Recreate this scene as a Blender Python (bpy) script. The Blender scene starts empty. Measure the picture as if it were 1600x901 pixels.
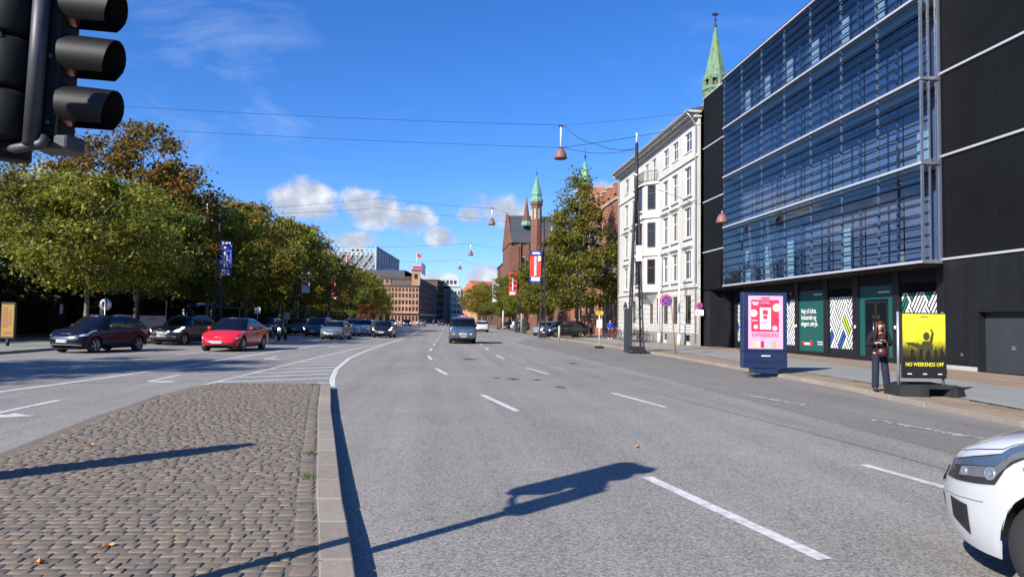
import bpy, bmesh, math, random
import numpy as np
from mathutils import Vector, Matrix
random.seed(7); RNG = np.random.default_rng(7)
R = math.radians; PI = math.pi
S = bpy.context.scene
C = S.collection

# ------------------------------------------------------------------ camera
cam_d = bpy.data.cameras.new('camera'); cam = bpy.data.objects.new('camera', cam_d); C.objects.link(cam)
cam_d.sensor_width = 36; cam_d.lens = 36*1110/1600; cam_d.clip_start = .05; cam_d.clip_end = 6000
yaw, pit, rol = R(5.56), R(2.63), R(.8)
fw = Vector((math.sin(yaw)*math.cos(pit), math.cos(yaw)*math.cos(pit), math.sin(pit)))
rt0 = Vector((math.cos(yaw), -math.sin(yaw), 0)); up0 = rt0.cross(fw)
rt = rt0*math.cos(rol)+up0*math.sin(rol); up = up0*math.cos(rol)-rt0*math.sin(rol)
M = Matrix((rt, up, -fw)).transposed().to_4x4(); M.translation = (0, 0, 1.65)
cam.matrix_world = M
S.camera = cam

# ------------------------------------------------------------------ sky, sun, exposure
SUN_EL = R(31); SUN_H = Vector((-.743, -.669)).normalized()
W = bpy.data.worlds.new('World'); S.world = W; W.use_nodes = True
W.cycles.sampling_method = 'MANUAL'; W.cycles.sample_map_resolution = 256
S.view_settings.view_transform = 'Standard'; S.view_settings.look = 'None'
S.view_settings.exposure = .95; S.view_settings.gamma = 1; S.view_settings.use_curve_mapping = False
S.cycles.use_denoising = True
S.cycles.max_bounces = 5; S.cycles.diffuse_bounces = 2; S.cycles.glossy_bounces = 3; S.cycles.transmission_bounces = 4; S.cycles.transparent_max_bounces = 12; S.cycles.caustics_reflective = False; S.cycles.caustics_refractive = False

class NT:
    """small node-tree writer"""
    def __init__(s, tree): s.t = tree; s.t.nodes.clear()
    def n(s, typ, ins=None, **kw):
        nd = s.t.nodes.new(typ)
        for k, v in kw.items(): setattr(nd, k, v)
        for k, v in (ins or {}).items():
            sk = nd.inputs[k]
            if isinstance(v, bpy.types.NodeSocket): s.t.links.new(v, sk)
            elif isinstance(v, bpy.types.Node): s.t.links.new(v.outputs[0], sk)
            else: sk.default_value = v
        return nd
    def m(s, op, a, b=None, c=None, clamp=False):
        d = {0: a}
        if b is not None: d[1] = b
        if c is not None: d[2] = c
        return s.n('ShaderNodeMath', d, operation=op, use_clamp=clamp).outputs[0]
    def ramp(s, fac, stops, interp='LINEAR'):
        r = s.n('ShaderNodeValToRGB', {0: fac}); r.color_ramp.interpolation = interp
        el = r.color_ramp.elements
        while len(el) < len(stops): el.new(.5)
        for e, (p, c) in zip(el, stops): e.position = p; e.color = (*c, 1) if len(c) == 3 else c
        return r.outputs[0]
    def mix(s, fac, a, b, blend='MIX'):
        nd = s.n('ShaderNodeMix', data_type='RGBA', blend_type=blend)
        for i, v in ((0, fac), (6, a), (7, b)):
            if isinstance(v, bpy.types.NodeSocket): s.t.links.new(v, nd.inputs[i])
            else: nd.inputs[i].default_value = v if i == 0 else ((*v, 1) if len(v) == 3 else v)
        return nd.outputs[2]
    def noise(s, vec, scale, detail=4, rough=.55, out=0, dist=0):
        return s.n('ShaderNodeTexNoise', {'Vector': vec, 'Scale': scale, 'Detail': detail, 'Roughness': rough, 'Distortion': dist}).outputs[out]

def build_world():
    g = NT(W.node_tree)
    sky = g.n('ShaderNodeTexSky', sky_type='NISHITA'); sky.sun_disc = False
    sky.sun_elevation = SUN_EL; sky.sun_rotation = math.atan2(SUN_H.x, SUN_H.y) % (2*PI)
    sky.air_density = 1.0; sky.dust_density = .25; sky.ozone_density = 3.2; sky.altitude = 0
    col = g.mix(1.0, sky.outputs[0], (.70, .86, 1.25), 'MULTIPLY')
    hs = g.n('ShaderNodeHueSaturation', {'Saturation': 1.12, 'Color': col}); col = hs.outputs[0]
    tc = g.n('ShaderNodeTexCoord').outputs['Generated']
    sp = g.n('ShaderNodeSeparateXYZ', {0: tc})
    hz = g.m('MULTIPLY', g.m('POWER', g.m('SUBTRACT', 1, g.m('ABSOLUTE', sp.outputs[2]), clamp=True), 18), .30)   # pale air towards the horizon, all round
    col = g.mix(hz, col, (3.2, 4.9, 7.3))
    az = g.m('ARCTAN2', sp.outputs[0], sp.outputs[1]); el = g.m('ARCSINE', sp.outputs[2])
    # cumulus low over the horizon: (azimuth, elevation, half width, half height), all round the compass
    bl = [(-11.0, 8.8, 3.3, 2.0), (-5.3, 8.6, 2.5, 1.8), (-2.4, 7.7, 2.1, 1.35), (5.0, 8.7, 2.9, 1.7), (2.6, 8.2, 1.6, 1.0), (-.3, 6.4, 1.7, .9),
          (3.2, 3.4, 2.1, 1.5), (-7, 6.3, 2.2, .7), (13, 10.3, 3.4, 1.0), (-1.5, 3.2, 3.0, .8), (-33, 7.5, 5, 2.4), (-27, 9.5, 3, 1.5), (-38, 12, 4, 1.5), (6.8, 4.5, 2.5, 1.0)]
    rr = random.Random(3)
    a = 30
    while a < 315:
        bl.append((a, rr.uniform(5, 10), rr.uniform(2.5, 5), rr.uniform(1.2, 2.4))); a += rr.uniform(14, 28)
    wv = g.noise(tc, 9, 1, .5, 1)
    ws = g.n('ShaderNodeSeparateXYZ', {0: wv})
    azd = g.m('ADD', az, g.m('MULTIPLY', g.m('SUBTRACT', ws.outputs[0], .5), .05))
    eld = g.m('ADD', el, g.m('MULTIPLY', g.m('SUBTRACT', ws.outputs[1], .5), .03))
    ae = g.n('ShaderNodeCombineXYZ', {0: azd, 1: eld}).outputs[0]
    tot = None
    for (ba, be, wa, we) in bl:
        ba, be, wa, we = R(ba if ba < 180 else ba-360), R(be), R(wa), R(we)
        q = g.n('ShaderNodeVectorMath', {0: ae, 1: (1/wa, 1/we, 0), 2: (-ba/wa, -be/we, 0)}, operation='MULTIPLY_ADD').outputs[0]
        v = g.n('ShaderNodeVectorMath', {0: q, 1: q}, operation='DOT_PRODUCT').outputs['Value']
        tot = v if tot is None else g.m('SMOOTH_MIN', tot, v, .12)
    tot = g.m('SUBTRACT', 1, tot)
    def dens(off):
        vec = g.n('ShaderNodeVectorMath', {0: tc, 1: off}, operation='ADD').outputs[0]
        n1 = g.noise(vec, 26, 5, .58)
        n2 = g.noise(vec, 8, 1, .5)
        return g.m('ADD', g.m('MULTIPLY', g.m('SUBTRACT', n1, .5), 2.0), g.m('MULTIPLY', g.m('SUBTRACT', n2, .5), .7))
    d0n = dens((0, 0, 0)); d0 = g.m('ADD', g.m('MAXIMUM', tot, -3), d0n)
    d1 = dens((-.012, -.006, .016))
    alpha = g.n('ShaderNodeMapRange', {'Value': d0, 'From Min': -.02, 'From Max': .85, 'To Max': .93}, interpolation_type='SMOOTHSTEP').outputs[0]
    lit = g.n('ShaderNodeMapRange', {'Value': g.m('ADD', g.m('SUBTRACT', d0n, d1), g.m('MULTIPLY', tot, -.25)), 'From Min': -.75, 'From Max': .45}).outputs[0]
    cc = g.ramp(lit, [(0, (2.6, 2.95, 3.7)), (.5, (3.9, 4.2, 4.8)), (1, (6.6, 6.75, 7.0))])
    # thin cirrus streaks high up
    mp = g.n('ShaderNodeMapping', {'Vector': tc, 'Rotation': (0, R(35), R(20)), 'Scale': (2.2, 9, 9)}).outputs[0]
    ci = g.noise(mp, 1.6, 6, .6, dist=.6)
    cim = g.noise(tc, 2.4, 2)
    ca = g.m('MULTIPLY', g.n('ShaderNodeMapRange', {'Value': ci, 'From Min': .52, 'From Max': .80, 'To Max': .24}).outputs[0],
             g.n('ShaderNodeMapRange', {'Value': cim, 'From Min': .42, 'From Max': .62}).outputs[0])
    col = g.mix(ca, col, (6.0, 6.8, 8.0))
    fin = g.mix(alpha, col, cc)
    bg = g.n('ShaderNodeBackground', {'Color': fin, 'Strength': .080})
    g.n('ShaderNodeOutputWorld', {0: bg})
build_world()

sun_d = bpy.data.lights.new('sun', 'SUN'); sun = bpy.data.objects.new('sun', sun_d); C.objects.link(sun)
sun_d.energy = 4.4; sun_d.angle = R(.53); sun_d.color = (1, .945, .86)
sun.rotation_euler = Vector((-SUN_H.x*math.cos(SUN_EL), -SUN_H.y*math.cos(SUN_EL), -math.sin(SUN_EL))).to_track_quat('-Z', 'Y').to_euler()
sun.location = (-40, -30, 60)

# ------------------------------------------------------------------ mesh helpers
class MB:
    def __init__(s): s.v = []; s.f = []; s.m = []; s.sm = []
    def add(s, vs, fs, m=0, smooth=False):
        o = len(s.v); s.v += [tuple(v) for v in vs]
        for f in fs: s.f.append([i+o for i in f]); s.m.append(m); s.sm.append(smooth)
        return s
    def box(s, x0, x1, y0, y1, z0, z1, m=0):
        return s.add([(x0,y0,z0),(x1,y0,z0),(x1,y1,z0),(x0,y1,z0),(x0,y0,z1),(x1,y0,z1),(x1,y1,z1),(x0,y1,z1)],
                     [(0,3,2,1),(4,5,6,7),(0,1,5,4),(1,2,6,5),(2,3,7,6),(3,0,4,7)], m)
    def bar(s, p0, p1, w, h, m=0, upv=(0,0,1)):
        p0, p1 = Vector(p0), Vector(p1); d = (p1-p0).normalized(); u = Vector(upv)
        a = d.cross(u)
        if a.length < 1e-4: a = d.cross(Vector((1,0,0)))
        a = a.normalized()*w/2; b = a.cross(d).normalized()*h/2
        vs = [p0-a-b, p0+a-b, p0+a+b, p0-a+b, p1-a-b, p1+a-b, p1+a+b, p1-a+b]
        return s.add(vs, [(0,1,2,3),(7,6,5,4),(0,4,5,1),(1,5,6,2),(2,6,7,3),(3,7,4,0)], m)
    def quad(s, a, b, c, d, m=0): return s.add([a,b,c,d], [(0,1,2,3)], m)
    def path(s, pts, rad, n=8, m=0, smooth=True, caps=True):
        pts = [Vector(p) for p in pts]; vs = []; fs = []
        if not isinstance(rad, (list, tuple)): rad = [rad]*len(pts)
        pa = None
        for i, p in enumerate(pts):
            d = (pts[min(i+1, len(pts)-1)]-pts[max(i-1, 0)]).normalized()
            if pa is None:
                pa = d.cross(Vector((0,0,1)))
                if pa.length < .05: pa = d.cross(Vector((1,0,0)))
            pa = (pa-d*pa.dot(d)).normalized(); pb = d.cross(pa)
            for k in range(n):
                t = 2*PI*k/n; vs.append(p+(pa*math.cos(t)+pb*math.sin(t))*rad[i])
        for i in range(len(pts)-1):
            for k in range(n):
                k2 = (k+1) % n; fs.append((i*n+k, (i+1)*n+k, (i+1)*n+k2, i*n+k2))
        s.add(vs, fs, m, smooth)
        if caps:
            o = len(s.v)-len(vs); s.f.append([o+k for k in range(n)]); s.m.append(m); s.sm.append(False)
            s.f.append([o+(len(pts)-1)*n+k for k in range(n)][::-1]); s.m.append(m); s.sm.append(False)
        return s
    def prism(s, poly, a0, a1, axis='z', m=0):
        n = len(poly)
        f = {'z': lambda p, a: (p[0], p[1], a), 'y': lambda p, a: (p[0], a, p[1]), 'x': lambda p, a: (a, p[0], p[1])}[axis]
        vs = [f(p, a0) for p in poly]+[f(p, a1) for p in poly]
        fs = [tuple(range(n))[::-1], tuple(range(n, 2*n))]+[(i, (i+1) % n, n+(i+1) % n, n+i) for i in range(n)]
        return s.add(vs, fs, m)
    def lathe(s, prof, n=16, c=(0,0,0), axis='z', m=0, smooth=True):
        vs = []; fs = []; k = len(prof)
        for i in range(n):
            t = 2*PI*i/n
            for r, z in prof:
                x, y = r*math.cos(t), r*math.sin(t)
                p = {'z': (x, y, z), 'y': (x, z, -y), 'x': (z, x, y)}[axis]
                vs.append((p[0]+c[0], p[1]+c[1], p[2]+c[2]))
        for i in range(n):
            j = (i+1) % n
            for q in range(k-1): fs.append((i*k+q, j*k+q, j*k+q+1, i*k+q+1))
        return s.add(vs, fs, m, smooth)
    def grid(s, rows, m=0, smooth=True, closed=False):
        """rows: list of equal-length point lists"""
        n = len(rows[0]); vs = [p for r in rows for p in r]; fs = []
        for i in range(len(rows)-1):
            for k in range(n if closed else n-1):
                k2 = (k+1) % n; fs.append((i*n+k, i*n+k2, (i+1)*n+k2, (i+1)*n+k))
        return s.add(vs, fs, m, smooth)
    def mesh(s, name, mats):
        me = bpy.data.meshes.new(name); me.from_pydata(s.v, [], s.f)
        for mt in (mats if isinstance(mats, (list, tuple)) else [mats]): me.materials.append(mt)
        me.polygons.foreach_set('material_index', s.m); me.polygons.foreach_set('use_smooth', s.sm)
        me.update(); return me
    def build(s, name, mats, parent=None, bevel=0, fixn=False, loc=None, rz=None):
        me = s.mesh(name, mats)
        if fixn:
            b = bmesh.new(); b.from_mesh(me); bmesh.ops.remove_doubles(b, verts=b.verts, dist=1e-4); bmesh.ops.recalc_face_normals(b, faces=b.faces); b.to_mesh(me); b.free()
        return place(name, me, parent, loc, rz, bevel)
def place(name, me, parent=None, loc=None, rz=None, bevel=0, mat=None):
    o = bpy.data.objects.new(name, me); C.objects.link(o); o.parent = parent
    if loc is not None: o.location = loc
    if rz is not None: o.rotation_euler = (0, 0, rz)
    if mat is not None: o.matrix_local = mat
    if bevel:
        md = o.modifiers.new('bevel', 'BEVEL'); md.width = bevel; md.segments = 2; md.limit_method = 'ANGLE'
    return o
def tag(o, label, cat, group=None):
    o['label'] = label; o['category'] = cat
    if group: o['group'] = group
    return o
def thing(name, label, cat, loc=(0,0,0), rz=0, group=None):
    o = bpy.data.objects.new(name, None); C.objects.link(o); o.empty_display_size = .2
    o.location = loc; o.rotation_euler = (0, 0, rz); return tag(o, label, cat, group)
def struct(o, kind='structure'): o['kind'] = kind; return o
def copy_tree(o, parent=None):
    c = o.copy(); C.objects.link(c); c.parent = parent
    for ch in o.children: copy_tree(ch, c)
    return c
_tc = {}
def text_mesh(txt, size, mat, align='LEFT', ext=.0, shear=0, sx=1, bold=0):
    cu = bpy.data.curves.new('lettering', 'FONT'); cu.body = txt; cu.size = size; cu.align_x = align; cu.extrude = ext; cu.shear = shear; cu.offset = bold*size; cu.resolution_u = 3
    o = bpy.data.objects.new('lettering', cu); C.objects.link(o); bpy.context.view_layer.update()
    me = bpy.data.meshes.new_from_object(o.evaluated_get(bpy.context.evaluated_depsgraph_get()))
    bpy.data.objects.remove(o); bpy.data.curves.remove(cu)
    if sx != 1:
        for v in me.vertices: v.co.x *= sx
    me.materials.clear(); me.materials.append(mat); return me
UPR = Matrix.Rotation(R(90), 4, 'X')           # text standing upright, reading towards -Y
def upright(x, y, z): return Matrix.Translation((x, y, z)) @ UPR

# ------------------------------------------------------------------ materials
MT = {}
def mat(name, color=(.5,.5,.5), rough=.6, metal=0, spec=.5, coat=0, bump=None, var=None, emit=None, trans=0, alpha=1):
    """bump=(scale, strength, distance)  var=(scale, amount) brightness variation"""
    m = bpy.data.materials.new(name); m.use_nodes = True; g = NT(m.node_tree)
    b = g.n('ShaderNodeBsdfPrincipled', {'Roughness': rough, 'Metallic': metal, 'Specular IOR Level': spec, 'Coat Weight': coat, 'Transmission Weight': trans})
    b.inputs['Base Color'].default_value = (*color, 1); b.inputs['Coat Roughness'].default_value = .04
    tc = g.n('ShaderNodeTexCoord').outputs['Object']
    if var:
        n = g.noise(tc, var[0], 5, .6)
        f = g.n('ShaderNodeMapRange', {'Value': n, 'From Min': .25, 'From Max': .75, 'To Min': 1-var[1], 'To Max': 1+var[1]}).outputs[0]
        c = g.n('ShaderNodeVectorMath', {0: color, 'Scale': f}, operation='SCALE').outputs[0]
        g.t.links.new(c, b.inputs['Base Color'])
    if bump:
        h = g.noise(tc, bump[0], 4, .6)
        bn = g.n('ShaderNodeBump', {'Height': h, 'Strength': bump[1], 'Distance': bump[2]}); g.t.links.new(bn.outputs[0], b.inputs['Normal'])
    if emit:
        b.inputs['Emission Color'].default_value = (*emit[:3], 1); b.inputs['Emission Strength'].default_value = emit[3]
    g.n('ShaderNodeOutputMaterial', {0: b}); MT[name] = m; return m
def nmat(name, fn, rough=.8, spec=.4, metal=0):
    """fn(g, objcoord) -> (color socket, height socket or None, (strength, distance))"""
    m = bpy.data.materials.new(name); m.use_nodes = True; g = NT(m.node_tree)
    tc = g.n('ShaderNodeTexCoord').outputs['Object']
    r = fn(g, tc); b = g.n('ShaderNodeBsdfPrincipled', {'Roughness': rough, 'Specular IOR Level': spec, 'Metallic': metal, 'Base Color': r[0]})
    if len(r) > 1 and r[1] is not None:
        bn = g.n('ShaderNodeBump', {'Height': r[1], 'Strength': r[2][0], 'Distance': r[2][1]}); g.t.links.new(bn.outputs[0], b.inputs['Normal'])
    if len(r) > 3: g.t.links.new(r[3], b.inputs['Roughness'])
    g.n('ShaderNodeOutputMaterial', {0: b}); MT[name] = m; return m
def geo_pos(g): return g.n('ShaderNodeNewGeometry').outputs['Position']

def _asphalt(base, speck, patch):
    def fn(g, tc):
        p = geo_pos(g)
        n1 = g.noise(p, 70, 3, .7); n2 = g.noise(p, .35, 4, .6)
        mp = g.n('ShaderNodeMapping', {'Vector': p, 'Scale': (1.3, .045, 1), 'Rotation': (0, 0, R(3))}).outputs[0]
        n3 = g.noise(mp, 1, 4, .6)
        v = g.n('ShaderNodeTexVoronoi', {'Vector': p, 'Scale': 62}, feature='F1')
        vc = g.n('ShaderNodeSeparateColor', {0: v.outputs['Color']}).outputs[0]
        f = g.m('ADD', g.m('MULTIPLY', g.m('SUBTRACT', vc, .5), speck), g.m('MULTIPLY', g.m('SUBTRACT', n1, .5), speck*1.2))
        f = g.m('ADD', f, g.m('ADD', g.m('MULTIPLY', g.m('SUBTRACT', n2, .5), patch), g.m('MULTIPLY', g.m('SUBTRACT', n3, .5), patch*1.6)))
        f = g.m('MAXIMUM', g.m('ADD', f, 1), .2)
        c = g.n('ShaderNodeVectorMath', {0: base, 'Scale': f}, operation='SCALE').outputs[0]
        st = g.ramp(g.noise(p, .9, 3, .5), [(.60, (0,0,0)), (.75, (1,1,1))])
        c = g.mix(g.m('MULTIPLY', st, .16), c, tuple(x*.5 for x in base))
        cr = g.n('ShaderNodeTexVoronoi', {'Vector': g.n('ShaderNodeVectorMath', {0: p, 1: g.n('ShaderNodeVectorMath', {0: g.noise(p, 1.2, 4, .6, 1), 'Scale': 1.6}, operation='SCALE').outputs[0]}, operation='ADD').outputs[0], 'Scale': .16}, feature='DISTANCE_TO_EDGE')
        ck = g.n('ShaderNodeMapRange', {'Value': cr.outputs['Distance'], 'From Min': .0, 'From Max': .0035, 'To Min': 1, 'To Max': 0}).outputs[0]
        ckm = g.ramp(g.noise(p, .21, 2, .5), [(.5, (0,0,0)), (.6, (1,1,1))])
        c = g.mix(g.m('MULTIPLY', g.m('MULTIPLY', ck, ckm), .75), c, tuple(x*.28 for x in base))
        return c, g.m('ADD', vc, n1), (.55, .006)
    return fn
nmat('asphalt', _asphalt((.238,.223,.200), .85, .44), .86, .35)
nmat('asphalt_dark', _asphalt((.188,.176,.160), .6, .40), .9, .3)
def _paint(g, tc):
    p = geo_pos(g); n = g.noise(p, 9, 6, .7); n2 = g.noise(p, 1.3, 3)
    f = g.ramp(g.m('ADD', n, g.m('MULTIPLY', n2, .35)), [(.60, (.62,.62,.60)), (.80, (.40,.40,.39)), (.9, (.2,.2,.2))])
    return f, g.noise(p, 60, 2), (.3, .004)
nmat('road_paint', _paint, .7, .4)
def _paintworn(g, tc):
    p = geo_pos(g); n = g.noise(p, 5, 5, .7)
    return g.ramp(n, [(.42, (.6,.6,.58)), (.56, (.14,.14,.14))]),
nmat('road_paint_worn', _paintworn, .8, .3)
def _granite(stops, sc=1.0, dust=None):
    def fn(g, tc):
        oi = g.n('ShaderNodeObjectInfo').outputs['Random']; ri = g.n('ShaderNodeNewGeometry').outputs['Random Per Island']
        r = g.m('FRACT', g.m('ADD', oi, ri)); p = geo_pos(g)
        base = g.ramp(r, stops)
        n = g.noise(p, 120*sc, 4, .7); n2 = g.noise(p, 14*sc, 4, .6)
        f = g.m('ADD', .45, g.m('ADD', g.m('MULTIPLY', n, .6), g.m('MULTIPLY', n2, .5)))
        c = g.n('ShaderNodeVectorMath', {0: base, 'Scale': f}, operation='SCALE').outputs[0]
        if dust: c = g.mix(g.n('ShaderNodeMapRange', {'Value': g.noise(p, 3.5, 5, .65), 'From Min': .32, 'From Max': .68, 'To Min': .15, 'To Max': .62}).outputs[0], c, dust)
        return c, g.m('ADD', g.m('MULTIPLY', n, .5), n2), (.5, .012)
    return fn
nmat('sett', _granite([(0,(.142,.116,.088)),(.2,(.190,.148,.106)),(.4,(.118,.104,.086)),(.55,(.205,.152,.104)),(.72,(.165,.130,.094)),(.86,(.080,.078,.074)),(1,(.195,.155,.112))], dust=(.175,.142,.102)), .72, .45)
nmat('kerb_granite', _granite([(0,(.25,.212,.165)),(.5,(.30,.255,.20)),(1,(.225,.195,.16))]), .8, .35)
nmat('slab_brown', _granite([(0,(.245,.180,.125)),(.35,(.285,.212,.148)),(.7,(.215,.165,.122)),(1,(.265,.20,.148))], .5), .85, .3)
def _sand(g, tc):
    p = geo_pos(g); n = g.noise(p, 60, 5, .7); n2 = g.noise(p, 2, 3)
    return g.ramp(g.m('ADD', g.m('MULTIPLY', n, .6), g.m('MULTIPLY', n2, .4)), [(.3, (.115,.098,.078)), (.7, (.235,.20,.158))]), n, (.6, .01)
nmat('sand_joint', _sand, .95, .2)
def _path(g, tc):
    p = geo_pos(g); n = g.noise(p, 40, 4, .7); n2 = g.noise(p, .5, 4, .6)
    return g.ramp(g.m('ADD', g.m('MULTIPLY', n, .45), g.m('MULTIPLY', n2, .55)), [(.25, (.19,.188,.18)), (.75, (.29,.287,.272))]), n, (.3, .004)
nmat('footpath', _path, .88, .3)
def _soil(g, tc):
    p = geo_pos(g); n = g.noise(p, .8, 6, .65)
    return g.ramp(n, [(.3, (.06,.058,.05)), (.7, (.14,.13,.11))]), n, (.4, .05)
nmat('ground', _soil, .95, .2)
def _plaster(a, b):
    def fn(g, tc):
        p = geo_pos(g); n = g.noise(p, .7, 6, .65)
        mp = g.n('ShaderNodeMapping', {'Vector': p, 'Scale': (1.5, 1.5, .12)}).outputs[0]
        n2 = g.noise(mp, 1.6, 5, .6)
        return g.ramp(g.m('ADD', g.m('MULTIPLY', n, .4), g.m('MULTIPLY', n2, .6)), [(.28, a), (.62, b)]), g.noise(p, 30, 3), (.12, .01)
    return fn
nmat('plaster_white', _plaster((.39,.378,.345), (.54,.525,.49)), .85, .25)
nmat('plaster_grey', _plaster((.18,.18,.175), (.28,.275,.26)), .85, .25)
nmat('stone_pale', _plaster((.30,.27,.22), (.42,.38,.32)), .85, .25)
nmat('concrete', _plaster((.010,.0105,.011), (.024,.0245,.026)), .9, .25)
nmat('concrete_pale', _plaster((.30,.29,.27), (.42,.41,.38)), .9, .25)
def _brick(c1, c2, mortar, ax=0):
    def fn(g, tc):
        p = geo_pos(g); s = g.n('ShaderNodeSeparateXYZ', {0: p})
        u = g.m('ADD', s.outputs[0], s.outputs[1]); v = g.n('ShaderNodeCombineXYZ', {0: u, 1: s.outputs[2]}).outputs[0]
        b = g.n('ShaderNodeTexBrick', {'Vector': v, 'Color1': (*c1, 1), 'Color2': (*c2, 1), 'Mortar': (*mortar, 1), 'Scale': 1, 'Brick Width': .24, 'Row Height': .075, 'Mortar Size': .008})
        n = g.noise(p, .35, 6, .65)
        f = g.n('ShaderNodeMapRange', {'Value': n, 'From Min': .3, 'From Max': .7, 'To Min': .72, 'To Max': 1.25}).outputs[0]
        return g.n('ShaderNodeVectorMath', {0: b.outputs[0], 'Scale': f}, operation='SCALE').outputs[0],
    return fn
nmat('brick_red', _brick((.36,.115,.052), (.29,.088,.042), (.26,.20,.16)), .9, .2)
nmat('brick_dark', _brick((.20,.078,.046), (.155,.06,.038), (.16,.12,.10)), .9, .2)
nmat('brick_tan', _brick((.44,.23,.125), (.38,.19,.10), (.34,.26,.2)), .9, .2)
nmat('brick_umber', _brick((.15,.095,.07), (.11,.075,.06), (.12,.1,.09)), .9, .2)
def _slate(g, tc):
    p = geo_pos(g); s = g.n('ShaderNodeSeparateXYZ', {0: p}); v = g.n('ShaderNodeCombineXYZ', {0: s.outputs[1], 1: s.outputs[2]}).outputs[0]
    b = g.n('ShaderNodeTexBrick', {'Vector': v, 'Color1': (.055,.06,.068,1), 'Color2': (.075,.08,.088,1), 'Mortar': (.035,.038,.042,1), 'Scale': 1, 'Brick Width': .5, 'Row Height': .35, 'Mortar Size': .02})
    return b.outputs[0],
nmat('slate', _slate, .6, .4)
def _copper(g, tc):
    p = geo_pos(g); mp = g.n('ShaderNodeMapping', {'Vector': p, 'Scale': (1.5,1.5,.2)}).outputs[0]
    return g.ramp(g.noise(mp, 1.2, 6, .65), [(.3, (.075,.18,.13)), (.55, (.15,.33,.24)), (.75, (.23,.42,.32))]),
nmat('copper', _copper, .7, .3)
nmat('copper_dark', lambda g, tc: (g.ramp(g.noise(g.n('ShaderNodeMapping', {'Vector': geo_pos(g), 'Scale': (1.5,1.5,.15)}).outputs[0], 1.4, 6, .65), [(.3, (.07,.13,.075)), (.55, (.14,.23,.13)), (.75, (.20,.30,.18))]),), .75, .3)
def _mesh_metal(g, tc):
    p = geo_pos(g); s = g.n('ShaderNodeSeparateXYZ', {0: p})
    w1 = g.m('SINE', g.m('MULTIPLY', g.m('ADD', s.outputs[1], g.m('MULTIPLY', s.outputs[2], .55)), 2*PI/.10))
    w2 = g.m('SINE', g.m('MULTIPLY', g.m('SUBTRACT', s.outputs[1], g.m('MULTIPLY', s.outputs[2], .55)), 2*PI/.10))
    h = g.m('MAXIMUM', w1, w2)
    c = g.ramp(h, [(.5, (.003,.0033,.004)), (1.0, (.012,.013,.0155))])
    n = g.noise(p, .35, 4, .6); f = g.n('ShaderNodeMapRange', {'Value': n, 'From Min': .3, 'From Max': .7, 'To Min': .75, 'To Max': 1.25}).outputs[0]
    return g.n('ShaderNodeVectorMath', {0: c, 'Scale': f}, operation='SCALE').outputs[0], h, (.3, .012)
nmat('metal_mesh', _mesh_metal, .7, .12)
def _blackpanel(g, tc):
    p = geo_pos(g); n = g.noise(p, 1.5, 6, .7); mp = g.n('ShaderNodeMapping', {'Vector': p, 'Scale': (3,3,.25)}).outputs[0]; n2 = g.noise(mp, 1, 5, .6)
    return g.ramp(g.m('ADD', g.m('MULTIPLY', n, .5), g.m('MULTIPLY', n2, .5)), [(.3, (.007,.0075,.009)), (.6, (.013,.014,.016)), (.75, (.024,.0245,.027))]), n, (.1, .01)
nmat('black_panel', _blackpanel, .6, .2)
mat('black_frame', (.010,.011,.013), .42, spec=.5, var=(3,.3))
mat('black_matte', (.004,.004,.0045), .8)
mat('soffit', (.006,.006,.007), .8)
mat('louver', (.030,.032,.036), .45, metal=.5)
mat('alu', (.55,.56,.58), .35, metal=.9, var=(2,.12))
mat('alu_white', (.38,.39,.41), .45, var=(2,.08))
mat('galv', (.42,.43,.44), .45, metal=.6, var=(8,.25))
mat('inner_blue', (.055,.095,.16), .35, spec=.6)
mat('inner_pale', (.40,.50,.50), .6)
mat('inner_dark', (.016,.030,.058), .4)
mat('curtain', (.13,.17,.235), .9, var=(6,.15))
def glassy(name, tint, refl=1.0, rough=.02, ior=1.5, see=.75, body=(.01,.012,.015)):
    """thin window glass: mirror by fresnel, the rest see-through and partly body colour"""
    m = bpy.data.materials.new(name); m.use_nodes = True; g = NT(m.node_tree)
    ge = g.n('ShaderNodeNewGeometry'); cs = g.m('ABSOLUTE', g.n('ShaderNodeVectorMath', {0: ge.outputs['Normal'], 1: ge.outputs['Incoming']}, operation='DOT_PRODUCT').outputs['Value'])
    f0 = ((ior-1)/(ior+1))**2; fr = g.m('MULTIPLY_ADD', g.m('POWER', g.m('SUBTRACT', 1, cs, clamp=True), 5), 1-f0, f0)
    t = g.n('ShaderNodeBsdfTransparent', {'Color': (*tint, 1)}); d = g.n('ShaderNodeBsdfDiffuse', {'Color': (*body, 1)})
    gl = g.n('ShaderNodeBsdfGlossy', {'Color': (refl, refl, refl, 1), 'Roughness': rough})
    a = g.n('ShaderNodeMixShader', {0: see, 1: d, 2: t}); b = g.n('ShaderNodeMixShader', {0: g.m('MULTIPLY', fr, 1.0, clamp=True), 1: a, 2: gl})
    g.n('ShaderNodeOutputMaterial', {0: b}); MT[name] = m; return m
glassy('glass_facade', (.66,.77,.92), ior=1.95, see=.96)
glassy('glass_clear', (.8,.86,.86), ior=1.5, see=.92)
glassy('glass_car', (.22,.26,.28), ior=1.6, see=.45, body=(.006,.007,.009))
glassy('glass_tint', (.05,.06,.07), ior=1.55, see=.3, body=(.004,.004,.005))
glassy('glass_window', (.35,.38,.42), ior=1.6, see=.35, body=(.012,.014,.018))
glassy('glass_lamp', (.92,.94,.96), ior=1.45, see=.97, body=(.3,.3,.3))
mat('tyre', (.016,.016,.017), .85, bump=(40,.3,.01)); mat('rim', (.42,.43,.45), .3, metal=.9); mat('rim_dark', (.03,.03,.033), .35, metal=.6)
mat('chrome', (.75,.76,.78), .12, metal=1); mat('car_black_plastic', (.016,.016,.017), .55); mat('under', (.006,.006,.006), .9)
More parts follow.
